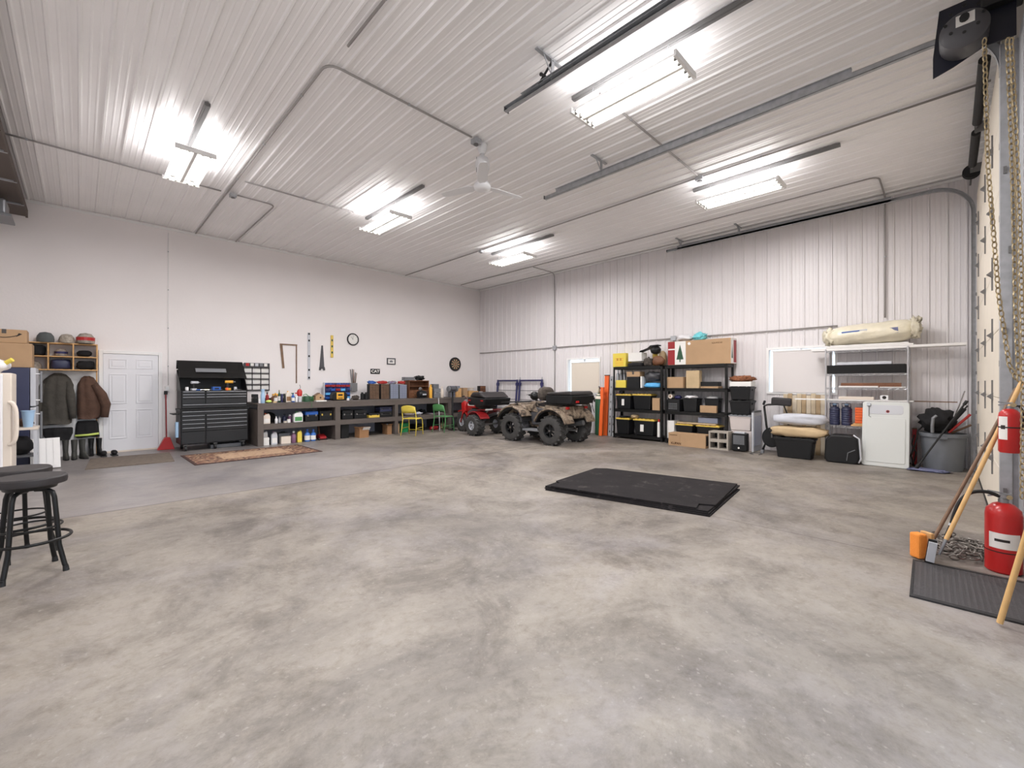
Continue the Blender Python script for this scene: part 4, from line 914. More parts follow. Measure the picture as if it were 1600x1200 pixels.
A(427,432.5,627,11.0,T,small_tool and carton,'small tan sanding block at the front of the bench top', m='fabric_tan', tape=False, d=.06, name='sanding_block', cat='block')
A(447,455.5,611,11.2,T,jug,'yellow-topped tin with printed label on the bench top', m='cream_plastic', cap='amber_glow', band='cardboard_dark', name='oil_tin')
A(456,461.5,614,11.1,T,bottle,'blue spray bottle with dark green head on the bench top', m='blue', cap='green_dark', trigger=True, name='spray_bottle')
A(462.4,465.4,617,11.1,T,spray_can,'slim white spray can next to the blue spray bottle', m='white_plastic')
x, w_, h_ = ia(465.5,473,609,11.15,T)
t = thing('grease_gun', 'bright red grease gun standing upright with a thin black nozzle', 'grease gun', (x, 11.2, T)); MB().lathe([(0,0),(.05,0),(.055,.12),(.02,.15),(0,.15)], n=16, cap=False).build('clear_cup','grey_light',t,smooth='auto'); MB().lathe([(0,.14),(.055,.15),(.06,.26),(.03,.31),(0,.31)], n=16, cap=False).build('red_head','red',t,smooth='auto'); MB().tube([(0,0,.3),(.02,0,.36),(.0,0,.42)],.005,6).build('nozzle','black_matte',t)
MB().b6(-.1,-.05,-.012,.012,.2,.23).build('lever','red',t)
x, w_, h_ = ia(473,489,616,11.15,T)
t = thing('watering_can', 'dark green watering can with lighter green box top on the bench', 'watering can', (x, 11.22, T)); MB().lathe([(0,0),(.08,0),(.085,.1),(.07,.14),(0,.14)], n=20, cap=False).build('can_body','green_dark',t,smooth='auto'); MB().tube([(.07,0,.03),(.13,0,.1),(.16,0,.15)],.014,8,rs=[.02,.013,.016]).build('spout','green_dark',t); MB().tube([(-.06,0,.13),(-.09,0,.17),(-.02,0,.19),(.04,0,.14)],.009,6).build('handle','green',t)
MB().tube([(0,-.0,0),(0,-.0,-.12),(0.0,0,-.16)],.004,5).build('cord','green',None,(pY(487,630,10.92)[0],10.915,.985)) and None
o_ = [o for o in C.objects if o.name == 'cord'][0]; tag(o_, 'thin green cord hanging down over the front edge of the bench', 'cord')
x, w_, h_ = ia(491,507,612,11.3,T)
t = thing('wooden_birdhouse', 'small wooden house-shaped block with round hole on the bench', 'birdhouse', (x, 11.35, T)); MB().prism([(-.1,0),(.1,0),(.1,.14),(.0,.2),(-.1,.15)], -.07, .07, 'Y').build('house_body','cardboard',t,bevel=.003); MB().cyl((.02,-.073,.09),(.02,-.069,.09),.022,n=14).build('entry_hole','ink',t); MB().prism([(-.12,.13),(0,.205),(0,.215),(-.12,.145)], -.09,.09,'Y').build('roof','wood_dark',t)
A(494,511,626.5,11.05,T,carton,'flat white paper pad near the front of the bench top', m='paper', tape=False, d=.16, name='paper_pad', cat='pad')
small_tool('cordless_drill','yellow and black drill standing behind the amber bottle on the bench',pY(431,620,11.5)[0],11.55,T,'drill','amber_glow',.4,1.0)
small_tool('cordless_drill','black drill with gold chuck among the dark cans on the bench',pY(441,620,11.6)[0],11.62,T,'drill','carbon',-.4,1.0)
small_tool('cordless_drill','yellow drill standing behind the yellow-topped tin on the bench',pY(452,620,11.55)[0],11.58,T,'drill','amber_glow',1.2,1.1)
small_tool('battery_charger','dark battery charger block behind the red-brown bottle on the bench',pY(420,620,11.7)[0],11.72,T,'block','black_plastic',.1,1.6)
small_tool('glue_jar','white jar with black lid behind the blue spray bottle on the bench',pY(460,620,11.45)[0],11.46,T,'jar','white_plastic',0,1.2)
small_tool('paint_tin','brown round tin between the dark cans and the yellow-topped tin',pY(446,620,11.45)[0],11.46,T,'jar','wood_brown',0,1.5)
small_tool('fitting_block','green box standing behind the watering can on the bench',pY(482,620,11.55)[0],11.6,T,'block','green',.1,2.0)
small_tool('wood_block','dark brown block left of the wooden birdhouse on the bench',pY(496,620,11.75)[0],11.55,T,'block','wood_dark',.2,1.4)
small_tool('battery_charger','black charger block between the birdhouse and the blue organizer',pY(503,620,11.7)[0],11.74,T,'block','carbon',0,1.3)
# blue hardware organiser leaning against the wall
t = thing('pegboard_organizer', 'blue hardware organizer panel with frame standing at the back of the bench', 'organizer', (5.05, 11.95, T))
MB().b6(-.34,.36,-.0,.02,0,.47).build('back_panel','pick_blue',t); MB().b6(-.37,-.34,-.03,.03,0,.48).build('side_frame','grey_light',t); MB().b6(.36,.37,-.03,.03,0,.47).build('side_frame','grey_plastic',t)
for r in range(4):
    for k in range(5):
        b2 = MB().b6(-.33+.138*k,-.205+.138*k,-.07,0,.03+.11*r,.09+.11*r).build('hanging_bin', ('blue','navy','pick_blue','sky_blue','red_deep')[(r*3+k*2+r*k) % 5], t, bevel=.004)
x, w_, h_ = ia(522,541,613,11.5,T)
t = thing('jobsite_radio', 'black jobsite radio with yellow face in front of the blue organizer', 'radio', (x, 11.6, T)); MB().prism([(-.2,.03),(-.16,0),(.16,0),(.2,.03),(.2,.16),(.14,.23),(-.14,.23),(-.2,.16)],-.1,.1,'Y').build('radio_body','black_plastic',t,bevel=.012); MB().b6(-.1,.1,-.112,-.1,.03,.21).build('face','amber_glow',t,bevel=.006); MB().b6(-.06,.06,-.116,-.112,.12,.17).build('display','ink',t); MB().b6(-.06,.06,-.116,-.112,.05,.07).build('button_row','black_matte',t)
A(542.5,547,622,11.3,T,small_tool and spray_can,'tiny white can right of the jobsite radio', m='white_plastic')
A(550,563,618,11.55,T,lump,'heap of small dark fittings on the bench, right of the radio', m='fabric_camo', name='fitting_heap', cat='fittings', d=.12, seed=43, rough=.3)
for i, (a, b) in enumerate(((564.5,570),(570.5,577))): A(a,b,613,11.5,T,spray_can,('left','right')[i]+' black cup of the pair beside the dark drawer organizers', m='black_plastic', cap='black_matte', name='black_cup')
for a, b, yt, n, mm, lb in ((577,593,600,(3,9),'wood_dark','dark brown drawer organizer, leftmost of the row of four on the bench'),(594.6,608.6,600,(3,9),'wood_dark','second dark drawer organizer from the left on the bench'),(609.6,623,600,(3,8),'smoke_blue','left grey clear-drawer organizer on the bench'),(624,636,601,(3,8),'smoke_blue','right grey clear-drawer organizer, next to the wooden cabinet')):
    A(a,b,yt,11.7,T,organizer,lb, n=n, m='black_plastic' if mm == 'wood_dark' else 'grey_plastic', dm=mm)
_, _, oh = ia(594.6,608.6,600,11.7,T); zo = T+oh+.002
for a, b, m_, lb, sd in ((577,590,'blue','blue bag lying on the leftmost drawer organizer',51),(592,608,'red_dull','orange red cloth lying on the second drawer organizer',52),(609.5,622,'bag_print','red and white rags lying on the left grey organizer',53),(624,636,'red_dull','red and silver cloth lying on the right grey organizer',54)):
    x, w_, h_ = ia(a,b,593,11.7,zo); lump((w_*.9,.13,.085), lb, (x-.01,11.79,zo), m_, 'shop_rag', 'rag', sd, .3, sq=.7)
t = thing('wooden_cabinet', 'reddish wooden cabinet with open shelf and small drawers on the bench', 'cabinet', (7.52, 11.8, T))
mb = MB(); w_=.36; h_=.53; mb.b6(-w_,-w_+.02,-.14,.16,0,h_); mb.b6(w_-.02,w_,-.14,.16,0,h_); mb.b6(-.01,.01,-.139,.14,.0,.24); mb.b6(-w_,w_,-.15,.16,h_,h_+.02)
for z in (.0,.24,.36): mb.b6(-w_+.02,w_-.02,-.138,.14,z,z+.015)
mb.b6(-w_+.02,w_-.02,.14,.16,0,h_); mb.build('carcass','wood_brown',t)
for i in range(2):
    for k in range(4): d_=MB().b6(-w_+.025+.345*i,-.015+.345*i,-.145,-.05,.02+.055*k,.07+.055*k).build('drawer','wood_brown',t,bevel=.003); MB().cyl((-w_+.19+.345*i,-.16,.045+.055*k),(-w_+.19+.345*i,-.145,.045+.055*k),.008,n=8).build('knob','brass',d_)
tool_case(.36,.2,.1,'flat grey case on top of the reddish wooden cabinet',(7.22,11.8,T+.552),m='grey_plastic',hd=False)
lump((.3,.2,.14),'black clutter of small machines on top of the reddish wooden cabinet',(7.62,11.8,T+.552),'black_plastic','small_machine_heap','machine parts',57,.35)
t = thing('angle_grinder_set', 'black and chrome power tool set standing in front of the wooden cabinet', 'power tool', (7.45, 11.4, T))
MB().lathe([(0,-.14),(.1,-.13),(.12,-.05),(.12,.05),(.1,.13),(0,.14)], (0,0,.125), 'X', 20, False).build('motor_body','black_plastic',t,smooth='auto'); MB().lathe([(0,.0),(.05,.01),(.06,.05),(.03,.1),(0,.11)], (-.06,0,.24), 'Z', 16, False).build('chrome_bell','chrome',t,smooth='auto'); MB().b6(-.14,.14,-.1,.1,0,.03).build('base','black_matte',t,bevel=.005); MB().b6(-.05,.08,-.125,-.115,.1,.14).build('name_strip','grey_light',t)
A(672,676.5,601,11.4,T,spray_can,'tall yellow cylinder on the bench beside the wooden cabinet', m='amber_glow', cap='amber_glow', name='yellow_cylinder')
A(677,686,600,11.8,T,organizer,'small blue-topped cabinet behind the yellow cylinder', n=(1,6), m='grey_plastic', dm='grey_plastic')
A(678,689,607,11.45,T,tool_case,'stack of grey machine boxes on the bench behind the green chair', m='grey_plastic', hd=False, d=.2)
A(690,694.5,604,11.4,T,bottle,'cream squeeze bottle on the bench near the pedestal grinder', m='cream_plastic', cap='cream_plastic', band=None)
A(704,719,603,11.75,T,organizer,'grey parts cabinet of small drawers right of the pedestal grinder', n=(4,7), m='grey_plastic', dm='smoke_blue')
A(714,721,607,11.5,T,carton,'small brown wooden box in front of the grey parts cabinet', m='pine', tape=False, d=.1, name='wooden_box')
A(724,731,606,11.55,T,carton,'upright tan carton at the right end of the bench behind the three-wheeler', tape=False, d=.2)
A(732,748,611,11.6,T,carton,'wide low tan carton at the right end of the bench behind the three-wheeler', tape=False, d=.25, m='pine')
x, w_, h_ = ia(732,748,611,11.6,T)
for k in range(3): t_ = MB().lathe([(0,0),(.09,0),(.11,.035),(0,.035)], n=20, cap=False).build('plate_stack','cream_plastic' if k % 2 == 0 else 'paper',None,(pY(735.5,620,11.73)[0],11.73,T+h_+.003+.0375*k),smooth='auto'); tag(t_, ('lowest','middle','topmost')[k]+' bowl of the pale bowl stack on the wide low carton', 'bowl', 'pale bowls on the carton')
A(750,759,603,11.7,T,organizer,'dark framed rack in the corner above the three-wheeler seat box', n=(3,2), m='black_plastic', dm='wood_brown')
A(751,758,612,11.3,T,lump,'white crumpled bag in the bench corner by the ribbed wall', m='plastic_bag', name='white_bag', cat='bag', d=.2, seed=58)
# pedestal grinder
x_, y_ = pZ(700, 671)
t = thing('pedestal_grinder', 'black bench grinder on a tall thin pedestal in front of the bench', 'grinder', (x_, 10.70, 0))
MB().b6(-.1,.1,-.1,.1,0,.02).build('foot_plate','black_matte',t); MB().cyl((0,0,.02),(0,0,1.16),.03,n=16).build('column','black_matte',t,smooth='auto'); MB().b6(-.09,.09,-.07,.07,1.16,1.18).build('mount_plate','black_matte',t)
MB().lathe([(0,-.1),(.07,-.09),(.075,0),(.07,.09),(0,.1)],(0,0,1.26),'X',20,False).build('motor','grey_dark',t,smooth='auto')
for s in (-1,1): MB().cyl((s*.13,0,1.26),(s*.17,0,1.26),.085,n=22).build('grinding_wheel','grey_plastic',t,smooth='auto'); MB().cyl((s*.1,0,1.26),(s*.13,0,1.26),.015,n=8).build('arbor','steel',t)
# ---------------------------------------------------------------- folding chairs
def chair(label, loc, rz, m):
    t = thing('metal_chair', label, 'chair', loc, rz)
    for s in (-1, 1):
        MB().tube([(s*.22,-.25,0),(s*.21,-.18,.3),(s*.2,-.17,.45),(s*.2,-.2,.6),(s*.19,-.25,.78)], .0125, 8).build('leg', m, t, smooth=True)
        MB().tube([(s*.21,.24,0),(s*.205,.22,.3),(s*.2,.2,.43),(s*.2,.12,.455),(s*.2,-.16,.455)], .0125, 8).build('leg', m, t, smooth=True)
    MB().b6(-.188,.188,-.16,.2,.45,.468).build('seat', m, t, bevel=.008)
    mb = MB(); V = []; n = 9
    for j, z in enumerate((.62,.70,.78,.80)):
        for i in range(n):
            u = -1+2*i/(n-1); V.append((u*(.2-.03*(j == 3)), -.205-.26*(z-.6)-.035*(1-u*u)+.0, z+(.03*(1-u*u) if j >= 2 else 0)))
    F = [(j*n+i, j*n+i+1, (j+1)*n+i+1, (j+1)*n+i) for j in range(3) for i in range(n-1)]
    o = mb.add(V, F).build('backrest', m, t, smooth=True); md = o.modifiers.new('s', 'SOLIDIFY'); md.thickness = .012; md.offset = 0
    for s in (-1,1): MB().cyl((s*.213,-.2,.2),(s*.208,.23,.2),.007,n=6).build('stretcher', m, t)
    MB().cyl((-.21,.235,.12),(.21,.235,.12),.008,n=6).build('stretcher', m, t)
    return t
chair('bright yellow metal chair in front of the workbench', (6.53, 10.47, 0), math.radians(32-90), 'yellow')
chair('green metal chair in front of the workbench, right of the yellow one', (7.62, 10.52, 0), math.radians(16-90), 'green')
t = thing('white_stick', 'short white stick leaning on the bench behind the green chair', 'stick', (7.72, 10.885, 0)); MB().cyl((0,-.04,0),(0,.02,.93),.012,n=8).build('shaft','white_plastic',t); MB().cyl((0,.02,.93),(0,.026,.99),.014,n=8).build('tip','grey_light',t)
# ================================================================ ON THE BACK WALL
YW2 = YB-.002
t = thing('wall_clock', 'round white wall clock with a thick black rim', 'clock', (5.594, YW2, 2.70))
MB().lathe([(.145,0),(.172,0),(.178,-.02),(.165,-.045),(.148,-.04),(.145,-.02)], (0,0,0), 'Y', 40, False).build('rim','black_plastic',t,smooth=True)
MB().cyl((0,-.02,0),(0,-.003,0),.15,n=36).build('dial','paper',t)
mb = MB()
for k in range(12):
    a = PI*k/6; mb.box((.125*math.sin(a),-.022,.125*math.cos(a)),(.006,.002,.022),Matrix.Rotation(a,3,'Y'))
mb.build('hour_marks','ink',t)
MB().box((-.03,-.024,.035),(.007,.002,.10),Matrix.Rotation(-.7,3,'Y')).build('hour_hand','ink',t); MB().box((.0,-.026,.05),(.005,.002,.13),Matrix.Rotation(.1,3,'Y')).build('minute_hand','ink',t)
t = thing('dartboard', 'round dartboard with tan and black segments on the back wall near the corner', 'dartboard', (9.28, YW2, 2.10))
MB().cyl((0,-.04,0),(0,-.003,0),.24,n=40).build('board_rim','black_matte',t)
for k in range(20):
    a0, a1 = 2*PI*(k-.5)/20, 2*PI*(k+.5)/20
    for r0, r1, cm in ((.02,.095,('black_matte','fabric_tan')),(.095,.108,('green_dark','red_deep')),(.108,.168,('black_matte','fabric_tan')),(.168,.18,('green_dark','red_deep'))):
        pl = [(r0*math.sin(a0),r0*math.cos(a0)),(r1*math.sin(a0),r1*math.cos(a0)),(r1*math.sin(a1),r1*math.cos(a1)),(r0*math.sin(a1),r0*math.cos(a1))]
        if k in (0,1) or True:
            key = (r0, cm[k % 2]); 
            globals().setdefault('_dart', {}).setdefault(key, MB()).prism(pl, -.0425, -.041, 'Y')
for (r0, m_), mb in _dart.items(): mb.build('segment_ring', m_, t)
MB().cyl((0,-.044,0),(0,-.041,0),.02,n=16).build('bullseye','red_deep',t)
t = thing('brand_sign', 'small black sign with white block letters above the drawer organizers', 'sign', (6.29, YW2, 1.79))
MB().b6(-.15,.15,-.018,0,-.075,.075).build('plate','black_plastic',t,bevel=.004); text('lettering','CAT',.115,'paper',t,(0,-.0195,-.002),sx=1.15,bold=.004)
t = thing('framed_picture', 'small dark framed picture of a machine on the back wall', 'picture', (6.82, YW2, 2.11))
mb = MB(); mb.b6(-.145,-.115,-.022,0,-.10,.10); mb.b6(.115,.145,-.022,0,-.10,.10); mb.b6(-.115,.115,-.022,0,-.10,-.07); mb.b6(-.115,.115,-.022,0,.07,.10); mb.build('picture_frame','carbon',t)
MB().b6(-.115,.115,-.012,0,-.07,.07).build('print','paper',t); MB().prism([(-.06,-.03),(.05,-.03),(.06,.0),(.02,.035),(-.02,.03),(-.05,.01)],-.0135,-.012,'Y').build('drawn_machine','grey_plastic',t)
t = thing('wooden_layout_square', 'large brown wooden square frame hanging on the back wall, one side shorter', 'square', (3.86, YW2, 2.42))
MB().b6(-.21,.21,-.02,0,-.0,.035).build('cross_bar','wood_dark',t); MB().prism([(-.21,.0),(-.15,0),(-.10,-.6),(-.15,-.6)],-.02,0,'Y').build('short_arm','wood_dark',t); MB().b6(.18,.205,-.02,0,-.99,0).build('long_arm','wood_dark',t)
t = thing('spirit_level', 'long grey aluminium spirit level hanging upright on the back wall', 'spirit level', (4.37, YW2, 2.16))
MB().b6(-.032,.032,-.025,0,-.63,.63).build('beam','grey_light',t,bevel=.004)
for z in (-.58,-.37,0,.42,.6): MB().b6(-.02,.02,-.028,-.025,z-.025,z+.025).build('vial_window','black_plastic',t)
t = thing('hand_saw', 'hand saw with dark handle hanging blade up on the back wall', 'saw', (4.72, YW2, 2.13))
MB().prism([(-.02,.34),(.025,.34),(.06,-.25),(-.07,-.25)],-.008,-.004,'Y').build('blade','grey_dark',t)
mb = MB(); mb.prism([(-.075,-.25),(.065,-.25),(.08,-.34),(.03,-.345),(.02,-.30),(-.03,-.30),(-.04,-.345),(-.08,-.34)],-.028,0,'Y'); mb.build('handle','carbon',t,bevel=.004)
t = thing('spirit_level', 'short yellow spirit level hanging upright on the back wall', 'spirit level', (4.99, YW2, 2.46))
MB().b6(-.035,.035,-.025,0,-.31,.31).build('beam','yellow_lid',t,bevel=.004)
for z in (-.17,0,.17): MB().b6(-.02,.02,-.028,-.025,z-.028,z+.028).build('vial_window','green_dark',t)
t = thing('wall_rod_holder', 'grey tin on the wall holding thin upright rods', 'holder', (5.60, YW2, 1.33))
MB().b6(-.085,.085,-.11,0,-.13,.11).build('tin','steel',t,bevel=.004)
for k, (dx, tp, m_) in enumerate(((-.10,.50,'ink'),(-.04,.51,'ink'),(.0,.5,'wood_brown'),(.05,.42,'ink'),(.09,.4,'wood_dark'))): MB().cyl((dx*.3,-.05,-.1),(dx,-.05,tp),.010,n=7).build('welding_rod',m_,t)
t = thing('wall_parts_rack', 'black wire parts rack on the back wall between tool chest and bench', 'rack', (3.12, YW2, 1.25))
mb = MB()
for x in (-.28,-.1,.09,.28): mb.b6(x-.007,x+.007,-.02,0,0,.66)
for k in range(5): mb.b6(-.28,.28,-.05,0,.0+.14*k,.018+.14*k)
mb.build('wire_frame','black_matte',t)
MB().b6(-.28,.28,-.06,0,.57,.68).build('top_shelf_bin','carbon',t,bevel=.004)
for k in range(5): MB().b6(-.25+.1*k,-.18+.1*k,-.075,-.06,.60,.67).build('small_pack',('red','paper','grey_light','grey_plastic','paper')[k],t,bevel=.003)
for r in range(4):
    for k in range(3): MB().b6(-.27+.187*k,-.11+.187*k,-.008,-.003,.03+.14*r,.125+.14*r).build('label_card','paper',t)
# ================================================================ QUAD AND THREE-WHEELER (forward is local +y)
def wheel(t, x, y, r, w_, rimr, m_rim, side, lugs=17, spokes=6, name='wheel'):
    prof = [(rimr,-w_/2),(r*.80,-w_/2-.01),(r*.95,-w_/2+.01),(r*.975,-w_*.3),(r*.98,0),(r*.975,w_*.3),(r*.95,w_/2-.01),(r*.80,w_/2+.01),(rimr,w_/2)]
    ty = MB().lathe(prof, (0,0,0), 'X', 40, False).build(name, 'tyre', t, (x, y, r), smooth=True)
    mb = MB()
    for k in range(lugs):
        a = 2*PI*k/lugs
        for s in (-1, 1):
            a2 = a+(PI/lugs if s > 0 else 0)
            R_ = Matrix.Rotation(a2, 3, 'X'); c = R_ @ Vector((s*w_*.26, 0, r*.985))
            mb.box(c, (w_*.48, r*.12, r*.13), R_ @ Matrix.Rotation(s*.45, 3, 'Z'))
    mb.build('tread_lugs', 'tyre', ty)
    mb = MB().lathe([(rimr*1.02,-w_*.42),(rimr*1.02,w_*.42)], (0,0,0), 'X', 28, False)
    mb.lathe([(rimr*.92,side*w_*.36),(rimr*1.05,side*w_*.42),(rimr*1.05,side*w_*.46),(rimr*.9,side*w_*.44)], (0,0,0), 'X', 28, False)
    rm = mb.build('rim', m_rim, ty, smooth='auto')
    mb = MB()
    for k in range(spokes):
        a = 2*PI*k/spokes; R_ = Matrix.Rotation(a, 3, 'X'); mb.box(R_ @ Vector((side*w_*.3, 0, rimr*.55)), (.02, rimr*.28, rimr*.85), R_)
    mb.cyl((side*w_*.2,0,0), (side*w_*.4,0,0), rimr*.3, n=16)
    mb.build('spokes', m_rim, rm)
    MB().cyl((side*w_*.4,0,0), (side*w_*.46,0,0), rimr*.14, n=12).build('hub_cap', 'chrome', rm)
    return ty
def arch(y0, z0, r0, r1, a0, a1, n=14):
    o = [(y0+r1*math.cos(math.radians(a0+(a1-a0)*k/n)), z0+r1*math.sin(math.radians(a0+(a1-a0)*k/n))) for k in range(n+1)]
    i = [(y0+r0*math.cos(math.radians(a0+(a1-a0)*k/n)), z0+r0*math.sin(math.radians(a0+(a1-a0)*k/n))) for k in range(n, -1, -1)]
    return o+i
q = thing('quad_bike', 'camouflage four-wheel quad bike with big black knobbly tyres, parked rear to the camera', 'quad bike', (8.17, 7.05, 0), math.radians(1))
for y in (-.62, .63):
    for s in (-1, 1): wheel(q, s*.47, y, .335, .25, .16, 'black_plastic', s)
for y, nm in ((-.62, 'rear_fender'), (.63, 'front_fender')):
    for s in (-1, 1):
        pl = arch(y, .36 if y > 0 else .345, .47, .51, 22 if y < 0 else 25, 160 if y < 0 else 148)
        f_ = MB().prism(pl, min(s*.25, s*.60), max(s*.25, s*.60), 'X').build(nm, 'camo', q, bevel=.012)
        MB().prism(arch(y, .35, .44, .468, 20, 160), min(s*.26, s*.57), max(s*.26, s*.57), 'X').build('inner_liner', 'black_plastic', f_)
MB().prism([(-1.0,.66),(-.95,.895),(-.3,.91),(-.28,.74),(-.97,.60)], -.36, .36, 'X').build('rear_deck', 'camo', q, bevel=.02)
MB().prism([(.3,.80),(.55,.94),(.9,.90),(1.10,.74),(1.08,.62),(.8,.66),(.35,.66)], -.34, .34, 'X').build('front_hood', 'camo', q, bevel=.03)
MB().prism([(-.35,.72),(-.3,.36),(.3,.34),(.42,.52),(.45,.86),(.3,.98),(.12,.98),(.05,.88),(-.3,.84)], -.17, .17, 'X').build('engine_body', 'camo', q, bevel=.03)
for s in (-1, 1):
    MB().prism([(-.28,.70),(-.22,.44),(.22,.40),(.30,.66),(.1,.84),(-.15,.80)], min(s*.17,s*.235), max(s*.17,s*.235), 'X').build('side_panel', 'grey_dark' if s > 0 else 'grey_dark', q, bevel=.02)
    MB().prism([(.0,.72),(.3,.74),(.42,.88),(.1,.92)], min(s*.235,s*.27), max(s*.235,s*.27), 'X').build('tank_panel', 'camo', q, bevel=.02)
    MB().b6(min(s*.2,s*.52), max(s*.2,s*.52), -.27, .28, .28, .325).build('foot_rest', 'grey_plastic', q, bevel=.01)
    MB().prism([(.28,.30),(.36,.30),(.42,.62),(.34,.66)], min(s*.25,s*.5), max(s*.25,s*.5), 'X').build('leg_guard', 'grey_dark', q, bevel=.01)
sp = MB(); V = []
sp.prism([(-.34,.84),(-.35,.96),(-.26,1.0),(-.05,.96),(.1,.93),(.14,.98),(.22,.99),(.2,.9),(-.0,.84)], -.16, .16, 'X'); sp.build('seat', 'vinyl', q, bevel=.045, seg=3)
MB().b6(-.15,.15,-.36,-.27,.5,.95).build('frame_tube','black_matte',q)
# racks, cargo
mb = MB()
for x in (-.4,-.2,0,.2,.4): mb.cyl((x,-1.0,.94),(x,-.38,.94),.011,n=6)
for y in (-1.0,-.7,-.38): mb.cyl((-.44,y,.94),(.44,y,.94),.013,n=6)
mb.build('rear_rack','black_matte',q)
mb = MB()
for x in (-.4,-.2,0,.2,.4): mb.cyl((x,.5,.96),(x,1.1,.94),.011,n=6)
for y in (.5,.8,1.1): mb.cyl((-.42,y,.955-.02*(y > .8)),(.42,y,.955-.02*(y > .8)),.013,n=6)
for s in (-1,1): mb.cyl((s*.3,.6,.8),(s*.38,.6,.955),.012,n=6)
mb.build('front_rack','black_matte',q)
# handlebar and pod
mb = MB().tube([(-.42,.12,1.14),(-.32,.16,1.15),(-.12,.27,1.10),(.12,.27,1.10),(.32,.16,1.15),(.42,.12,1.14)], .013, 8); hb = mb.build('handlebar','black_matte',q,smooth=True)
for s in (-1,1): MB().cyl((s*.34,.15,1.15),(s*.46,.10,1.14),.02,n=10).build('grip','black_matte',hb); MB().tube([(s*.3,.2,1.16),(s*.44,.2,1.15)],.007,6).build('brake_lever','galv_dark',hb)
MB().blob((0,.33,1.0), (.24,.24,.22), 2, .02).build('headlight_pod','black_plastic',q,smooth=True)
MB().cyl((0,.2,.9),(0,.3,1.05),.03,n=10).build('steering_stem','black_matte',q)
for s in (-1,1): MB().b6(s*.36-.05,s*.36+.05,-1.0,-.95,.83,.89).build('tail_light','red',q,bevel=.012)
MB().cyl((.2,-.55,.42),(.2,-1.02,.50),.06,n=16).build('exhaust','steel',q,smooth='auto'); MB().cyl((-.42,-.62,.335),(.42,-.62,.335),.03,n=10).build('rear_axle','galv_dark',q); MB().cyl((-.42,.63,.335),(.42,.63,.335),.025,n=10).build('front_axle','galv_dark',q)
MB().lathe([(0,-.07),(.09,-.05),(.1,.0),(.09,.05),(0,.07)],(0,-.62,.335),'X',18,False).build('differential','galv_dark',q,smooth='auto'); MB().cyl((.0,-.9,.36),(.0,-.98,.36),.03,n=14).build('tow_ball','chrome',q); MB().b6(-.03,.03,-.95,-.6,.31,.335).build('hitch','galv_dark',q)
for s in (-1,1): 
    for y in (-.5,.55): MB().cyl((s*.3,y,.4),(s*.2,y+.05,.8),.028,n=10).build('shock','black_matte',q)
# cargo on the quad (rests on its rack)
t = thing('cargo_box', 'black zippered cargo bag strapped on the rear rack of the quad bike', 'cargo bag', (8.19, 6.29, .958), math.radians(1))
MB().prism([(-.36,.0),(.36,0),(.38,.17),(.36,.19),(-.38,.19),(-.40,.17)], -.44, .44, 'X').build('bag_body','black_plastic',t,bevel=.03,seg=3); MB().prism([(-.38,.195),(.36,.195),(.33,.25),(-.3,.29),(-.36,.25)], -.44, .44, 'X').build('bag_lid','vinyl',t,bevel=.03,seg=3)
MB().b6(-.30,-.18,-.405,-.385,.02,.07).build('reflector','red',t,bevel=.01)
lump((.5,.24,.34), 'brown grey roll bag lying in front of the black cargo bag on the quad', (7.98,6.84,1.0), 'fabric_camo', 'roll_bag', 'bag', 61, .05, sq=.7)
# three wheeler
a3 = thing('three_wheeler', 'red three-wheeled all-terrain cycle with fat tyres and silver rims in front of the bench', 'three-wheeler', (8.12, 9.35, 0), math.radians(-2))
for s in (-1, 1): wheel(a3, s*.43, -.22, .28, .27, .125, 'grey_light', s, lugs=18, spokes=5)
wheel(a3, 0, .86, .28, .20, .12, 'grey_light', -1, lugs=18, spokes=5, name='front_wheel')
for s in (-1, 1):
    MB().tube([(s*.13,.86,.28),(s*.12,.74,.6),(s*.09,.62,.88)], .019, 8).build('fork_leg', 'red', a3, smooth=True)
    MB().prism(arch(-.22,.28,.36,.385,30,150), min(s*.18,s*.5), max(s*.18,s*.5), 'X').build('rear_fender', 'red_deep', a3, bevel=.01)
MB().prism(arch(.86,.28,.33,.36,60,190,12), -.11, .11, 'X').build('front_fender','red',a3,bevel=.01)
MB().prism([(.62,.62),(.80,.50),(.84,.84),(.70,.92)], -.13, .13, 'X').build('number_shroud','red',a3,bevel=.02)
MB().prism([(.1,.72),(.5,.70),(.6,.86),(.45,.98),(.15,.92)], -.13, .13, 'X').build('fuel_tank','red',a3,bevel=.04,seg=3); MB().b6(-.136,-.13,.2,.5,.78,.84).build('tank_stripe','paper',a3)
MB().prism([(-.05,.36),(.5,.34),(.55,.6),(.3,.7),(-.05,.68)], -.12, .12, 'X').build('engine','grey_dark',a3,bevel=.02); MB().prism([(-.5,.72),(-.5,.80),(.15,.82),(.2,.74)], -.13, .13, 'X').build('seat','vinyl',a3,bevel=.02)
MB().cyl((-.4,-.22,.28),(.4,-.22,.28),.025,n=10).build('rear_axle','galv_dark',a3)
hb = MB().tube([(-.38,.42,1.05),(-.28,.46,1.06),(-.1,.56,.98),(.1,.56,.98),(.28,.46,1.06),(.38,.42,1.05)], .012, 8).build('handlebar','chrome',a3,smooth=True)
for s in (-1,1): MB().cyl((s*.3,.45,1.06),(s*.4,.40,1.05),.018,n=10).build('grip','black_matte',hb)
MB().lathe([(0,0),(.07,.0),(.08,-.06),(.05,-.1),(0,-.11)],(0,.78,.88),'Y',16,False).build('headlight','galv_dark',a3,smooth='auto')
MB().cyl((.16,-.1,.5),(.16,-.5,.6),.045,n=12).build('muffler','steel',a3); MB().b6(-.35,.35,-.5,-.2,.69,.715).build('rear_carrier','red_deep',a3); MB().b6(-.3,-.05,-.52,-.50,.69,.73).build('plate_strip','paper',a3)
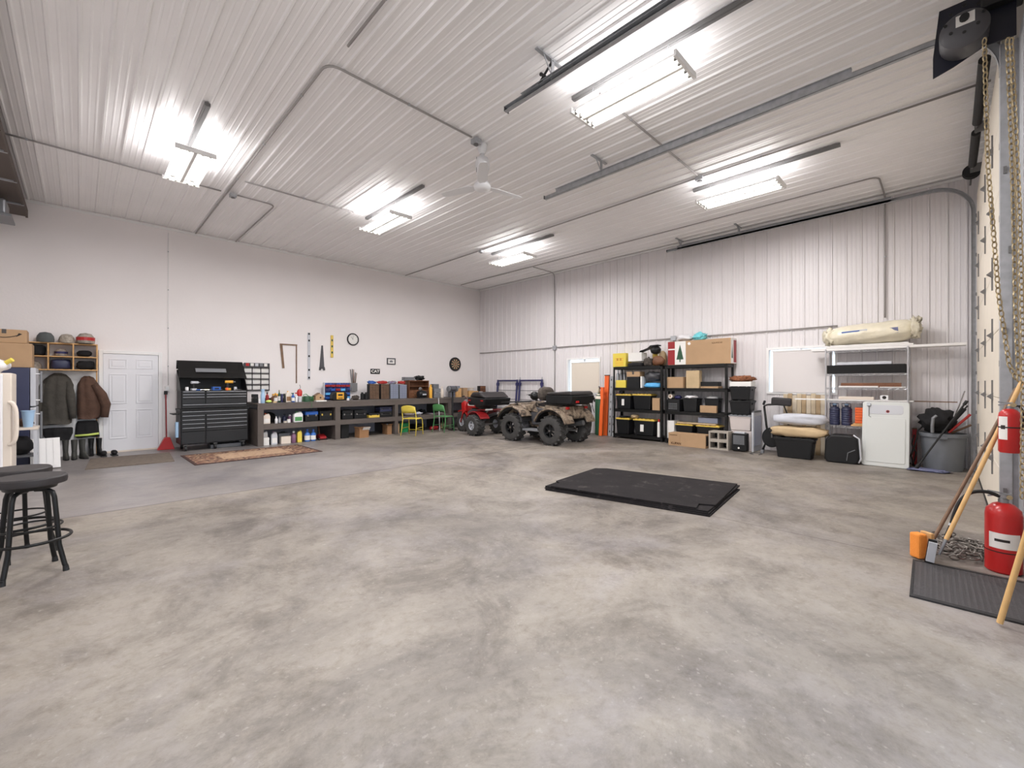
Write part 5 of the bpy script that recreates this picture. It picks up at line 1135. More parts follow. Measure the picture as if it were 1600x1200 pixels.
t = thing('seat_box', 'black soft cargo box with red piping on the back of the red three-wheeler', 'cargo box', (8.12, 9.06, .825), math.radians(-2))
MB().prism([(-.36,0),(.3,0),(.36,.18),(.3,.22),(-.42,.2)], -.5, .46, 'X').build('box_body','black_plastic',t,bevel=.04,seg=3); MB().prism([(-.40,.21),(.30,.23),(.16,.36),(-.15,.37)], -.48, .44, 'X').build('box_lid','vinyl',t,bevel=.05,seg=3)
for y in (-.3,.24): MB().b6(-.508,-.5,y-.05,y+.05,.12,.15).build('red_tab','red',t)
# ================================================================ RIBBED WALL, LEFT PART
t0 = None
for i, (yc, wd, lb) in enumerate(((10.61, .52+.42-.0, 'left navy steel scaffold frame leaning on the ribbed wall behind the three-wheeler'), (9.53, .97, 'right navy steel scaffold frame leaning on the ribbed wall, nearer the first window'))):
    t = thing('scaffold_frame', lb, 'scaffold frame', (10.22, yc, 0), (0, 0, RB))
    Rx = math.radians(-5)
    mb0 = Matrix.Rotation(Rx, 4, 'X')
    for s in (-1, 1): MB(mb0).cyl((s*wd/2,0,0),(s*wd/2,0,1.56),.033,n=10).build('upright','navy',t); MB(mb0).b6(s*wd/2-.045,s*wd/2+.045,-.03,.03,1.36,1.46).build('gusset','navy',t)
    if i == 1: 
        for s in (-1,1): MB(mb0).cyl((s*wd/2,0,1.56),(s*wd/2,0,1.64),.017,n=8).build('spigot','galv',t)
    for z in (1.53, .3): MB(mb0).cyl((-wd/2,0,z),(wd/2,0,z),.028,n=10).build('cross_tube','navy',t)
    for z in (.6,.9,1.2): MB(mb0).cyl((-wd/2,0,z),(wd/2,0,z),.011,n=8).build('rung','galv_dark',t)
# roller blinds inside the two windows
t = thing('window_blind', 'beige blind covering the first window beside the quad bike', 'blind', (XR-.045, 7.48, 2.04)); MB().b6(-.004,.004,-.535,.44,-.88,0).build('blind_sheet','blind',t); MB().cyl((0,-.54,0),(0,.45,0),.014,n=8).build('blind_roller','trim_white',t)
t = thing('window_blind', 'pale blind covering the second window behind the wire shelf', 'blind', (XR-.045, 2.08, 2.10)); MB().b6(-.004,.004,-.5,.53,-.86,0).build('blind_sheet','blind_white',t); MB().cyl((0,-.51,0),(0,.54,0),.014,n=8).build('blind_roller','trim_white',t)
# cylinder
t = thing('gas_cylinder', 'tall dark green gas cylinder standing by the ribbed wall below the first window', 'gas cylinder', (10.16, 6.78, 0))
MB().lathe([(0,.0),(.105,.01),(.115,.04),(.115,1.0),(.1,1.08),(.05,1.14),(.03,1.16)], n=28, cap=False).build('cylinder_body','green_dark',t,smooth='auto')
MB().lathe([(.117,1.0),(.103,1.075),(.055,1.135)], n=28, cap=False).build('shoulder_band','cream_plastic',t,smooth=True)
MB().lathe([(.03,1.15),(.035,1.2),(.02,1.22),(.02,1.3),(0,1.3)], n=12, cap=False).build('valve','brass',t); MB().box((-.02,-.03,1.31),(.11,.03,.03),Matrix.Rotation(.6,3,'Y')).build('valve_wheel','galv_dark',t)
lump((.3,.26,.9), 'dark brown wrapped canvas bundle standing behind the rear wheel of the quad bike', (10.02,7.12,0), 'fabric_camo', 'canvas_bundle', 'bundle', 62, .04, sq=.6)
t = thing('regulator_set', 'small black gas regulator with hoses hanging beside the green cylinder', 'regulator', (10.33, 7.10, 1.0)); MB().cyl((0,0,0),(-.05,0,0),.05,n=16).build('gauge','black_matte',t); MB().cyl((0,-.09,-.06),(-.05,-.09,-.06),.04,n=16).build('gauge','black_matte',t); MB().tube([(0,0,-.03),(.0,.05,-.25),(-.02,-.05,-.4),(0,.02,-.2)],.01,6).build('hose','black_matte',t,smooth=True); MB().b6(0,.09,-.02,.02,-.02,.02).build('wall_hook','galv_dark',t)
def leaning(name, label, cat, y, x0, h, w_, d, m, lean=4, holes=False, rz=0, m2=None):
    t = thing(name, label, cat, (x0, y, .004), (0, 0, RB))
    Mx = Matrix.Rotation(math.radians(-lean), 4, 'X')
    mb = MB(Mx); e = .004
    mb.b6(-w_/2, w_/2, 0, e, 0, h); mb.b6(-w_/2, -w_/2+e, e, d, 0, h); mb.b6(w_/2-e, w_/2, e, d, 0, h); mb.build('channel_beam', m, t)
    MB(Mx).b6(-w_/2-.008, w_/2+.008, -.008, d, h, h+.02).build('end_plate', m2 or m, t)
    if holes:
        for k in range(int(h/.2)): MB(Mx).b6(-.012, .012, -.001, .0, .1+.2*k, .15+.2*k).build('slot', 'ink', t)
    return t
leaning('rack_beam','taller orange steel rack beam leaning on the ribbed wall beside the gas cylinder','rack beam',6.62,10.17,1.64,.13,.05,'orange',m2='black_matte')
leaning('rack_beam','shorter orange steel rack beam leaning in front of the taller one','rack beam',6.66,10.02,1.30,.09,.04,'orange')
leaning('rack_upright','grey steel upright leaning between the orange beams and the black shelving','upright',6.44,10.13,1.60,.09,.06,'galv',holes=True)
leaning('rack_upright','narrow grey steel upright leaning closest to the black shelving','upright',6.33,10.12,1.45,.06,.05,'galv',holes=True)
# ================================================================ BLACK SHELVING
SX, SD = 9.97, .42
def shelving(yc, wd, label):
    t = thing('storage_shelving', label, 'shelving', (SX+SD/2, yc, 0), RB)
    for a in (-1, 1):
        for b in (-1, 1):
            mb = MB(); x0 = a*(wd/2-.03); y0 = b*(SD/2-.03)
            mb.b6(x0-.025, x0+.025, y0+b*.024-.003, y0+b*.024+.003, 0, 1.855); mb.b6(x0+a*.022-.003, x0+a*.022+.003, y0-.025, y0+.02 if b > 0 else y0+.024, 0, 1.855)
            p_ = mb.build('corner_post','black_paint',t)
            MB().b6(x0-.03,x0+.03,y0-.03,y0+.03,0,.02).build('foot_cap','black_matte',p_)
    for z in ZS:
        MB().b6(-wd/2+.005, wd/2-.005, -SD/2+.003, SD/2-.003, z-.018, z).build('shelf_board','chest_dark',t)
        for b in (-1, 1): MB().b6(-wd/2+.06, wd/2-.06, b*SD/2-.002-(.004 if b > 0 else -.0), b*SD/2+.002+(.004 if b < 0 else 0), z-.07, z+.005).build('shelf_beam','black_paint',t)
        for a in (-1, 1): MB().b6(a*(wd/2-.004)-.003, a*(wd/2-.004)+.003, -SD/2+.06, SD/2-.06, z-.07, z-.019).build('side_beam','black_paint',t)
    return t
ZS = (.11, .76, 1.31, 1.855)
YL0, YL1, YR0, YR1 = 6.225, 4.855, 4.80, 3.37
shelving((YL0+YL1)/2, YL0-YL1, 'left black steel shelving unit against the ribbed wall, with yellow-lidded totes')
shelving((YR0+YR1)/2, YR0-YR1, 'right black steel shelving unit against the ribbed wall, tree carton on top')
def B(px0, px1, yt, zb, fn, label, X=None, hmax=None, **kw):
    X = X or SX+.03
    y0, y1 = pX(px0, 620, X)[0], pX(px1, 620, X)[0]; z = pX((px0+px1)/2, yt, X)[1]; w_ = (y0-y1)*.95; h_ = max(.03, z-zb)
    if zb+.0 in [q+.002 for q in ZS]: 
        nx_ = [q for q in ZS if q > zb]; 
        if nx_: h_ = min(h_, nx_[0]-.075-zb)
    if hmax: h_ = min(h_, hmax)
    yc = (y0+y1)/2; d = kw.pop('d', .34)
    if fn is lump: return lump((w_, d, h_), label, (X+d/2, yc, zb), rot=RB, **kw)
    if fn in (bottle, spray_can): return fn(w_/2, h_, label, (X+w_/2, yc, zb), **kw)
    if fn is organizer: nx, nz = kw.pop('n'); return organizer(w_, d, h_, nx, nz, label, (X+d/2, yc, zb), RB, **kw)
    return fn(w_, d, h_, label, (X+d/2, yc, zb), rot=RB, **kw)
z0, z1, z2, z3 = [q+.002 for q in ZS]
B(961,983.5,650.5,z0,tote,'black tote with yellow lid on the bottom left shelf, leftmost',hmax=.42)
B(988,1023,653.5,z0,tote,'black tote with yellow lid and white sticker on the bottom left shelf, right one',sticker=-.08,hmax=.42)
B(1026,1031,655,z0,spray_can,'tall white and red can at the right end of the bottom left shelf',m='paper',cap='red')
B(961,986,615.5,z1,tote,'black yellow-lidded tote with a sticker on the second left shelf',sticker=-.02,hmax=.40)
B(987,1018,614.5,z1,tote,'plain black yellow-lidded tote on the second left shelf',hmax=.40)
B(1018.8,1031,622,z1,carton,'upright brown carton at the right end of the second left shelf',tape=False,d=.2)
B(961.5,978,594,z2,carton,'yellow and white product box on the third left shelf',m='yellow',tape=False,d=.2,name='product_box')
B(979,999,587.5,z2,carton,'black carton on the third left shelf',m='black_plastic',tape=False,d=.28,hmax=.28)
cb = B(978.5,1000,577.5,z2+.284,carton,'brown carton with curved arrow print on top of the black carton',d=.26,hmax=.13,name='shipping_box')
B(1004,1031,598,z2,lump,'bright blue folded tarp on the third left shelf',m='sky_blue',name='folded_tarp',cat='tarp',d=.3,seed=71,rough=.08,sq=.6)
B(1005,1031,580,z2+.165,lump,'dark grey bag stuffed above the blue tarp',m='carbon',name='dark_bag',cat='bag',d=.3,seed=72,hmax=.24)
B(1000.5,1003,588,z2,carton,'thin white upright box beside the blue tarp',m='paper',tape=False,d=.2,name='slim_box')
for k in range(3): B(962+5.2*k,966.4+5.2*k,578,z2+.17 if False else z2,spray_can,('left','middle','right')[k]+' silver bottle standing behind the yellow product box',X=SX+.26,m='steel',cap='grey_light',d=.1)
# small things on the tote lids
B(967,973,608,z1+.402,carton,'small dark radio on the leftmost yellow lid of the second shelf',m='black_plastic',tape=False,d=.1,name='small_radio',hmax=.07)
B(984,994,645,z0+.422,lump,'tan glove with pale fingers on the bottom yellow lids',m='fabric_tan',name='work_glove',cat='glove',d=.2,seed=73,rough=.2,hmax=.09)
B(963,980,650,z0+.422,lump,'dark cloth heap on the bottom left yellow lid',m='fabric_black',name='cloth_heap',cat='cloth',d=.25,seed=74,hmax=.10)
# top of left unit
t = B(957,978,552,z3,carton,'yellow milk crate with red print on top of the left shelving, at its left end',m='yellow',tape=False,d=.3,name='milk_crate',cat='crate')
h_ = .3
for r in range(4): MB().b6(-.12,.12,-.153,-.150,.04+.055*r,.06+.055*r).build('slot_row','amber_glow',t)
text('crate_print','|||  |||',.07,'red_deep',t,(0,-.156,.2))
B(981,1003,551,z3+.13,carton,'white printed box lying on dark clothes on top of the left shelving',m='paper',tape=False,d=.28,name='product_box')
B(979,1003,566.5,z3,lump,'dark folded clothes under the white box on top of the left shelving',m='fabric_black',name='clothes_pile',cat='clothes',d=.3,seed=75,rough=.03,hmax=.128,sq=.4)
B(1003.5,1017,559,z3,lump,'black and white printed cloth bag in the middle of the left shelving top',m='bag_print' if False else 'fabric_camo',name='cloth_bag',cat='bag',d=.2,seed=76,hmax=.26)
t = thing('black_visor_helmet','black curved helmet shell lying on the printed cloth bag','helmet',(SX+.12,5.09,z3+.29),RB); MB().blob((0,0,0),(.26,.28,.2),77,.06).build('shell','black_plastic',t,smooth=True); MB().prism([(-.2,.14),(-.38,.1),(-.4,.06),(-.1,.17),(.1,.2),(.1,.23),(-.1,.22)],-.1,.1,'Y').build('visor','black_plastic',t,bevel=.01)
B(1018,1026,546,z3+.0,lump,'yellow and tan soft toy shaped bundle on top of the left shelving',X=SX+.29,m='yellow_lid',name='yellow_bundle',cat='bundle',d=.12,seed=78)
t = B(1017,1036,556,z3,lump,'round brown suede bag at the right end of the left shelving top',m='wood_brown',name='suede_bag',cat='bag',d=.18,seed=79,rough=.08); 
B(1027,1039,548,z3,lump,'tan shoulder bag behind the red end of the tree carton',X=SX+.21,m='fabric_tan',name='shoulder_bag',cat='bag',d=.17,seed=80,rough=.05)
# right unit
t = thing('tree_carton','long cardboard carton with a Christmas tree picture on top of the right shelving','carton',(SX+.21,4.02,z3),RB); tw, th, td = 1.42, .56, .36
MB().b6(-tw/2,tw/2,-td/2,td/2,0,th).build('carton_body','cardboard',t,bevel=.004)
MB().b6(-tw/2-.001,-tw/2+.17,-td/2-.003,-td/2,0.01,th-.005).build('red_panel','red_deep',t); MB().b6(-tw/2+.01,-tw/2+.17,-td/2-.005,-td/2-.003,.36,.39).build('cream_stripe','paper',t); MB().b6(-tw/2+.171,-tw/2+.43,-td/2-.003,-td/2,0.01,th-.005).build('white_panel','paper',t)
mb = MB(); bx_ = -tw/2+.295
mb.prism([(bx_-.085,.13),(bx_-.05,.27),(bx_-.055,.27),(bx_-.02,.40),(bx_,.48),(bx_+.02,.40),(bx_+.055,.27),(bx_+.05,.27),(bx_+.085,.13)],-td/2-.006,-td/2-.003,'Y'); mb.b6(bx_-.012,bx_+.012,-td/2-.006,-td/2-.003,.07,.13); mb.build('tree_picture','green_dark',t)
text('carton_print','SQUARE 60',.05,'ink_brown',t,(.42,-td/2-.002,th-.09),sx=.9); MB().cyl((-.22+.02,-td/2-.002,th-.07),(-.22+.02,-td/2,th-.07),.035,n=18).build('round_sticker','paper',t)
MB().b6(tw/2,tw/2+.003,-td/2+.0,td/2,.0+.005,th-.005).build('end_panel_white','paper',t); MB().b6(tw/2+.003,tw/2+.005,-.02,td/2-.03,.03,th-.04).build('end_panel_red','red_deep',t); MB().prism([(-.15,.12),(-.06,.12),(-.105,.42)],tw/2+.003,tw/2+.005,'X').build('end_tree_picture','green_dark',t)
B(1054,1079,523,z3+th+.003,lump,'white plastic bag lying on the left half of the tree carton',X=SX+.06,m='plastic_bag',name='plastic_bag',cat='bag',d=.3,seed=81,rough=.18)
B(1080,1100,520,z3+th+.003,lump,'turquoise crumpled cloth lying on the middle of the tree carton',X=SX+.06,m='teal',name='turquoise_cloth',cat='cloth',d=.26,seed=82,rough=.35,f=3)
B(1039.5,1068,589,z2,carton,'brown carton with a small printed mark on the third right shelf',d=.3,open_=False,tape=False)
B(1041,1066,584,z2+.2,lump,'papers and orange wrap sticking out above the brown carton on the third right shelf',m='cardboard_dark',name='paper_heap',cat='papers',d=.26,seed=83,rough=.25,hmax=.09) if False else None
B(1071.5,1093,579,z2,carton,'crumpled cream paper bag standing on the third right shelf',m='fabric_tan',tape=False,d=.16,name='paper_bag',cat='bag')
B(1094,1123,602.5,z2,carton,'stack of flat brown cardboard at the back of the third right shelf',X=SX+.08,m='cardboard',tape=False,d=.26,name='flat_cardboard',hmax=.045)
B(1094,1123,592,z2+.048,carton,'long black case lying on the flat brown cardboard',X=SX+.1,m='black_plastic',tape=False,d=.2,name='long_case',cat='case',hmax=.1)
t = B(1041,1062,624,z1,carton,'black milk crate on the second right shelf',m='black_plastic',tape=False,d=.3,name='milk_crate',cat='crate')
for r in range(4):
    for k in range(6): MB().b6(-.10+.036*k,-.08+.036*k,-.152,-.150,.05+.04*r,.07+.04*r).build('lattice_hole','grey_plastic',t)
t = thing('paper_roll','white paper roll lying on the black milk crate','roll',(SX+.06,4.69,z1+.30),0); MB().cyl((0,0,.055),(.2,0,.055),.055,n=20).build('roll_body','cream_plastic',t,smooth='auto'); MB().cyl((-.002,0,.055),(.2,0,.055),.02,n=12).build('core','cardboard_dark',t)
lump((.14,.16,.09),'blue cloth ball on the black milk crate',(SX+.15,4.53,z1+.29),'navy','blue_cloth','cloth',84,.1)
B(1065,1090,620,z1,tote,'open black bin filled with a white bag, middle of the second right shelf',lid=None,name='open_bin')
B(1068,1088,613.5,z1+.30,lump,'white bag bulging from the open black bin',m='plastic_bag',name='plastic_bag',cat='bag',d=.24,seed=85,hmax=.09)
B(1099,1124,620,z1,tote,'open black bin behind the low brown carton on the second right shelf',X=SX+.12,lid=None,name='open_bin',d=.26)
B(1093,1120,634,z1,carton,'low brown carton at the front edge of the second right shelf',X=SX+.028,tape=False,d=.08)
B(1103,1120,614,z1+.30,lump,'clear wrapped items in the open bin at the right of the second shelf',X=SX+.14,m='mirror_pale',name='wrapped_items',cat='items',d=.2,seed=86,hmax=.07)
B(1054,1083,659,z0,tote,'low black tote with yellow lid on the bottom right shelf, left one',hmax=.37)
B(1086,1125,662,z0,tote,'low black tote with yellow lid on the bottom right shelf, right one',hmax=.37)
B(1042,1053.5,650,z0,carton,'white carton at the left end of the bottom right shelf',m='paper',tape=False,d=.3,hmax=.42)
B(1056,1120,656,z0+.373,carton,'long pale flat box resting on the yellow lids of the bottom right shelf',m='fabric_tan',tape=False,d=.2,name='flat_box',hmax=.03)
B(1090,1122,647,z0+.41,carton,'clear shallow bin above the yellow lids on the bottom right shelf',X=SX+.1,m='smoke_blue',tape=False,d=.24,name='clear_bin',cat='bin',hmax=.12)
# on the floor in front
t = thing('sofa_carton','long cardboard carton with dark lettering on the floor in front of the right shelving','carton',(9.79,4.13,0),RB)
MB().b6(-.42,.42,-.15,.15,0,.29).build('carton_body','cardboard',t,bevel=.004); text('lettering','KLIPAN',.07,'ink_brown',t,(-.24,-.152,.055),bold=.002); MB().b6(-.39,-.21,-.152,-.15,.235,.25).build('print_line','ink_brown',t); MB().b6(-.15,-.148,-.152,-.15,.02,.27).build('fold_line','cardboard_dark',t); MB().b6(.4202,.4215,-.12,.0,.05,.26).build('side_print','ink',t)
def block(label, loc):
    t = thing('concrete_block', label, 'concrete block', loc, RB); w_, h_, d = .40, .195, .28; e = .032
    mb = MB(); mb.b6(-w_/2,w_/2,-d/2,d/2,0,e); mb.b6(-w_/2,w_/2,-d/2,d/2,h_-e,h_)
    for x in (-w_/2,-e/2,w_/2-e): mb.b6(x,x+e,-d/2,d/2,e,h_-e)
    mb.build('block_body','concrete_block',t); MB().b6(w_/2,w_/2+.004,-d/2+.07,d/2-.07,.03,h_-.03).build('end_web','concrete_block',t)
    return t
block('lower hollow concrete block on the floor right of the long carton', (9.82,3.46,0)); block('upper hollow concrete block stacked on another beside the long carton', (9.82,3.46,.196))
t = thing('electric_heater','black electric heater with wire grille on the floor beside the concrete blocks','heater',(9.80,3.06,0),RB)
MB().b6(-.14,.14,-.09,.09,.02,.38).build('housing','black_plastic',t,bevel=.012); MB().b6(-.11,.11,-.096,-.09,.15,.34).build('grille_plate','grey_plastic',t)
mb = MB()
for k in range(9): mb.b6(-.105+.026*k,-.100+.026*k,-.103,-.096,.15,.34)
mb.build('grille_wires','black_matte',t); MB().cyl((0,-.1,.08),(0,-.09,.08),.018,n=14).build('control_knob','paper',t); MB().b6(-.1,.1,-.07,.07,.38,.405).build('top_vent','grey_light',t)
carton(.4,.36,.41,'plain pale box behind the electric heater, under the beige tote',(10.16,3.10,0),RB,m='tote_beige',tape=False,name='pale_box')
tote(.46,.38,.34,'beige tote with grey lid standing on the pale box',(10.14,3.12,.412),RB,m='tote_beige',lid='grey_plastic')
tote(.44,.38,.31,'lower dark tote of the two stacked on the beige tote',(10.14,3.12,.755),RB,m='black_plastic',lid='black_plastic',ribs=3)
tote(.44,.38,.29,'upper dark tote of the two stacked on the beige tote',(10.14,3.12,1.068),RB,m='black_plastic',lid='black_plastic',ribs=3)
carton(.42,.3,.10,'low white carton under the dried wreath on the dark totes',(10.14,3.12,1.36),RB,m='paper',tape=False,name='wreath_box')
lump((.5,.26,.12),'reddish brown dried wreath lying on the low white carton',(10.14,3.12,1.462),'wreath','dried_wreath','wreath',91,.25,rot=RB,f=5,nu=36,nv=20)
t = thing('grey_door_panel','glossy grey appliance panel standing beside the pale box','panel',(10.10,2.835,0),0); MB().b6(-.27,.27,-.02,.02,.0,.82).build('panel_body','grey_light',t,bevel=.012); MB().b6(-.22,.22,-.026,-.02,.12,.74).build('glass_face','smoke_blue',t,bevel=.01); MB().b6(-.24,.24,-.03,.02,.822,.85).build('top_trim','grey_dark',t,bevel=.006)
# exercise bike
t = thing('exercise_bike','black exercise bike with padded seat beside the second window','exercise bike',(10.07,2.41,0),math.radians(12)); t.scale = (.8,.8,.93)
MB().b6(-.26,.26,-.44,-.37,.0,.06).build('rear_foot','black_matte',t,bevel=.01); MB().b6(-.24,.24,.33,.40,.0,.06).build('front_foot','grey_plastic',t,bevel=.01)
MB().tube([(0,-.4,.06),(0,-.1,.22),(0,.3,.2),(0,.36,.06)],.028,8).build('base_tube','black_matte',t,smooth=True); MB().tube([(0,.2,.2),(0,.28,.6),(0,.33,1.02)],.026,8).build('front_mast','black_matte',t,smooth=True)
MB().tube([(0,-.05,.22),(0,-.18,.5),(0,-.22,.80)],.026,8).build('seat_post','black_matte',t,smooth=True); MB().lathe([(0,-.05),(.2,-.045),(.22,0),(.2,.045),(0,.05)],(0,.16,.34),'X',28,False).build('flywheel_cover','black_plastic',t,smooth='auto')
MB().b6(-.13,.13,-.40,-.12,.8,.86).build('saddle','vinyl',t,bevel=.035,seg=3); MB().box((0,-.05,1.13),(.24,.44,.17),Matrix.Rotation(.05,3,'X')).build('back_pad','vinyl',t,bevel=.035,seg=3); MB().tube([(0,-.2,.8),(0,-.1,1.05)],.016,6).build('pad_bracket','black_matte',t)
hb = MB().tube([(-.22,.05,1.07),(-.24,.25,1.06),(-.12,.33,1.03),(.12,.33,1.03),(.24,.25,1.06),(.22,.05,1.07)],.014,8).build('handlebar','black_matte',t,smooth=True); MB().box((0,.33,1.10),(.18,.05,.1),Matrix.Rotation(.4,3,'X')).build('console','black_plastic',t,bevel=.01)
for s in (-1,1): cr = MB().b6(min(s*.06,s*.085),max(s*.06,s*.085),.145,.175,.34-(.16 if s > 0 else 0),.34+(0 if s > 0 else .16)).build('crank','galv_dark',t); MB().b6(min(s*.09,s*.19),max(s*.09,s*.19),.11,.21,.34-s*.16-.012,.34-s*.16+.012).build('pedal','black_matte',cr)
tag(MB().tube([(-.1,0,.006),(.0,.1,.006),(.15,.08,.006),(.2,-.03,.006),(.08,-.1,.006),(-.05,-.08,.006)],.006,6).build('power_cord','grey_dark',None,(9.60,2.72,0),smooth=True),'thin dark cord curled on the floor in front of the exercise bike','cord')
# ================================================================ WIRE SHELVING AND WHAT STANDS ROUND IT
WX, WD = 9.95, .44
WY0, WY1 = 1.63, .455; wyc, wwd = (WY0+WY1)/2, WY0-WY1
WZ = (.64, 1.10, 1.345, 1.60, 2.03)
t = thing('wire_shelving', 'chrome wire shelving unit in front of the second window', 'shelving', (WX+WD/2, wyc, 0), RB)
for a in (-1, 1):
    for b in (-1, 1):
        p_ = MB().cyl((a*(wwd/2-.013), b*(WD/2-.013), .02), (a*(wwd/2-.013), b*(WD/2-.013), 2.06), .0125, n=12).build('post', 'wire_chrome', t, smooth='auto')
        MB().cyl((a*(wwd/2-.013), b*(WD/2-.013), 0), (a*(wwd/2-.013), b*(WD/2-.013), .02), .018, n=10).build('foot', 'black_matte', p_)
for z in WZ:
    mb = MB()
    for b in (-1, 1):
        mb.cyl((-wwd/2+.013, b*(WD/2-.013), z-.006), (wwd/2-.013, b*(WD/2-.013), z-.006), .004, n=6); mb.cyl((-wwd/2+.013, b*(WD/2-.013), z-.034), (wwd/2-.013, b*(WD/2-.013), z-.034), .004, n=6)
        k = 0; n = 22; path = [(-wwd/2+.013+(wwd-.026)*i/n, b*(WD/2-.013), z-.006-(.028 if i % 2 else 0)) for i in range(n+1)]; mb.tube(path, .003, 5)
    for a in (-1, 1): mb.cyl((a*(wwd/2-.013), -WD/2+.013, z-.02), (a*(wwd/2-.013), WD/2-.013, z-.02), .005, n=6)
    for i in range(30): x = -wwd/2+.03+(wwd-.06)*i/29; mb.cyl((x, -WD/2+.013, z-.003), (x, WD/2-.013, z-.003), .0025, n=5)
    mb.build('wire_shelf', 'wire_chrome', t)
def W(y0, y1, z, h, d, fn, label, X=WX+.03, **kw):
    w_ = y0-y1
    if fn is lump: return lump((w_, d, h), label, (X+d/2, (y0+y1)/2, z), rot=RB, **kw)
    return fn(w_, d, h, label, (X+d/2, (y0+y1)/2, z), rot=RB, **kw)
def plank(label, y0, y1, x0, x1, z0, z1, m, name='board', cat='board', rz=0):
    return tag(MB().b6(x0-(x0+x1)/2, (x1-x0)/2, y1-(y0+y1)/2, (y0-y1)/2, 0, z1-z0).build(name, m, None, ((x0+x1)/2, (y0+y1)/2, z0), rz, bevel=.003), label, cat)
# boards laid along the unit and past it
plank('longest white board laid on top of the wire shelving, reaching the door track', 1.85, -.22, WX+.03, WX+.30, 2.032, 2.075, 'board_white')
plank('second white board lying on the longest one on top of the wire shelving', 1.62, .40, WX+.03, WX+.28, 2.077, 2.105, 'board_white')
plank('third white board directly under the insulation roll', 1.55, .46, WX+.04, WX+.27, 2.107, 2.13, 'board_white')
t = thing('insulation_roll', 'big cream insulation roll in clear plastic lying on the boards above the wire shelving', 'insulation roll', (WX+.17, .98, 2.133), RB)
mb = MB(); V = []; n = 30; rows = 15
for j in range(rows):
    u = -1+2*j/(rows-1); rr = .205*(1 if abs(u) < .8 else (.93 if abs(u) < .92 else .72)) ; cx = u*.58; cz = .18+.035*u
    for i in range(n):
        a = 2*PI*i/n; k = 1+.10*noise.noise(Vector((u*4, math.cos(a)*2.4, math.sin(a)*2.4)))+.03*math.sin(9*a+u*3); V.append((cx+.05*noise.noise(Vector((a, u*2, 3)))*(abs(u) > .8), rr*1.08*k*math.cos(a), max(0, cz+rr*.92*k*math.sin(a))))
mb.add(V, [(j*n+i, j*n+(i+1) % n, (j+1)*n+(i+1) % n, (j+1)*n+i) for j in range(rows-1) for i in range(n)]+[tuple(range(n-1,-1,-1)), tuple(range((rows-1)*n, rows*n))]); mb.build('roll_body', 'insul', t, smooth=True)
MB().blob((.60,0,.06), (.16,.34,.34), 5, .4, 22, 12, sq=.8, f=4).build('wrapper_end', 'insul', t, smooth=True); MB().blob((-.60,0,.0), (.18,.34,.30), 6, .4, 22, 12, sq=.8, f=4).build('wrapper_end', 'insul', t, smooth=True)
MB().box((-.20,-.216,.2),(.36,.004,.09),Matrix.Rotation(-.06,3,'Y')).build('wrapper_print','grey_light',t); MB().box((-.26,-.222,.225),(.26,.004,.016),Matrix.Rotation(-.06,3,'Y')).build('wrapper_stripe','blue',t); MB().box((.32,-.216,.2),(.14,.004,.10),Matrix.Rotation(-.06,3,'Y')).build('wrapper_print','fabric_blue',t)
# contents
W(1.60, .50, 1.603, .155, .3, carton, 'very long black box on the second wire shelf from the top', m='black_felt', tape=False, name='long_box', X=WX-.0+.02)
W(1.45, .68, 1.76, .05, .28, carton, 'flat grey white padding lying on the very long black box', m='fabric_pale', tape=False, name='padding', cat='padding')
plank('brown wooden rail on the middle wire shelf', 1.40, .56, WX+.10, WX+.18, 1.348, 1.43, 'wood_brown', 'wood_rail', 'rail') ; MATS['wood_brown']
plank('white trim strip in front of the brown rail on the middle wire shelf', 1.42, .86, WX+.02, WX+.08, 1.348, 1.375, 'board_white', 'trim_strip', 'strip')
plank('shorter white strip next to the brown rail, at the right on the middle wire shelf', .84, .50, WX+.02, WX+.08, 1.348, 1.362, 'board_white', 'trim_strip', 'strip')
plank('long white board lying through the fourth wire shelf and past its left end', 2.12, .40, WX+.03, WX+.20, 1.103, 1.125, 'board_white')
plank('thin brown lath on the long white board, sticking out at the right', 1.2, -.12, WX+.21, WX+.26, 1.103, 1.12, 'wood_dark', 'lath', 'lath')
plank('cream board end piece lying on the long white board', 1.42, .92, WX+.03, WX+.14, 1.128, 1.18, 'cream_plastic', 'board_piece', 'board')
t = thing('thermostat_unit','small white device with round dark dial on the fourth wire shelf','device',(WX+.10,.78,1.127),RB); MB().b6(-.055,.055,-.03,.03,0,.085).build('case_body','white_plastic',t,bevel=.008); MB().cyl((0,-.034,.045),(0,-.03,.045),.028,n=18).build('dial','ink',t)
for i, y in enumerate((1.50, 1.32)):
    t = thing('dark_water_jug', ('left','right')[i]+' dark blue ribbed jug of the pair on the lowest wire shelf', 'jug', (WX+.16, y, .643), RB)
    pr = [(0,0),(.078,.0),(.082,.02)]
    for k in range(6): pr += [(.082,.05+.04*k),(.077,.06+.04*k),(.082,.07+.04*k)]
    pr += [(.082,.30),(.06,.335),(.03,.345),(.03,.37),(0,.37)]
    MB().lathe(pr, n=24, cap=False).build('jug_body','navy_side',t,smooth='auto'); MB().lathe([(0,.372),(.034,.372),(.034,.40),(0,.40)],n=16).build('cap','pale_blue',t); MB().tube([(-.06,-.0,.33),(-.07,-.02,.40),(.06,-.02,.40),(.06,0,.33)],.008,6).build('handle','navy_side',t)
for k in range(3):
    t = thing('orange_case', ('lowest','middle','topmost')[k]+' flat orange case of the stack on the lowest wire shelf', 'case', (WX+.18, 1.05, .697+.095*k), RB); MB().b6(-.135,.135,-.14,.14,0,.05).build('case_base','orange',t,bevel=.006); MB().b6(-.135,.135,-.14,.14,.053,.092).build('case_lid','orange',t,bevel=.006); MB().b6(-.02,.02,-.148,-.14,.035,.07).build('latch','red_deep',t)
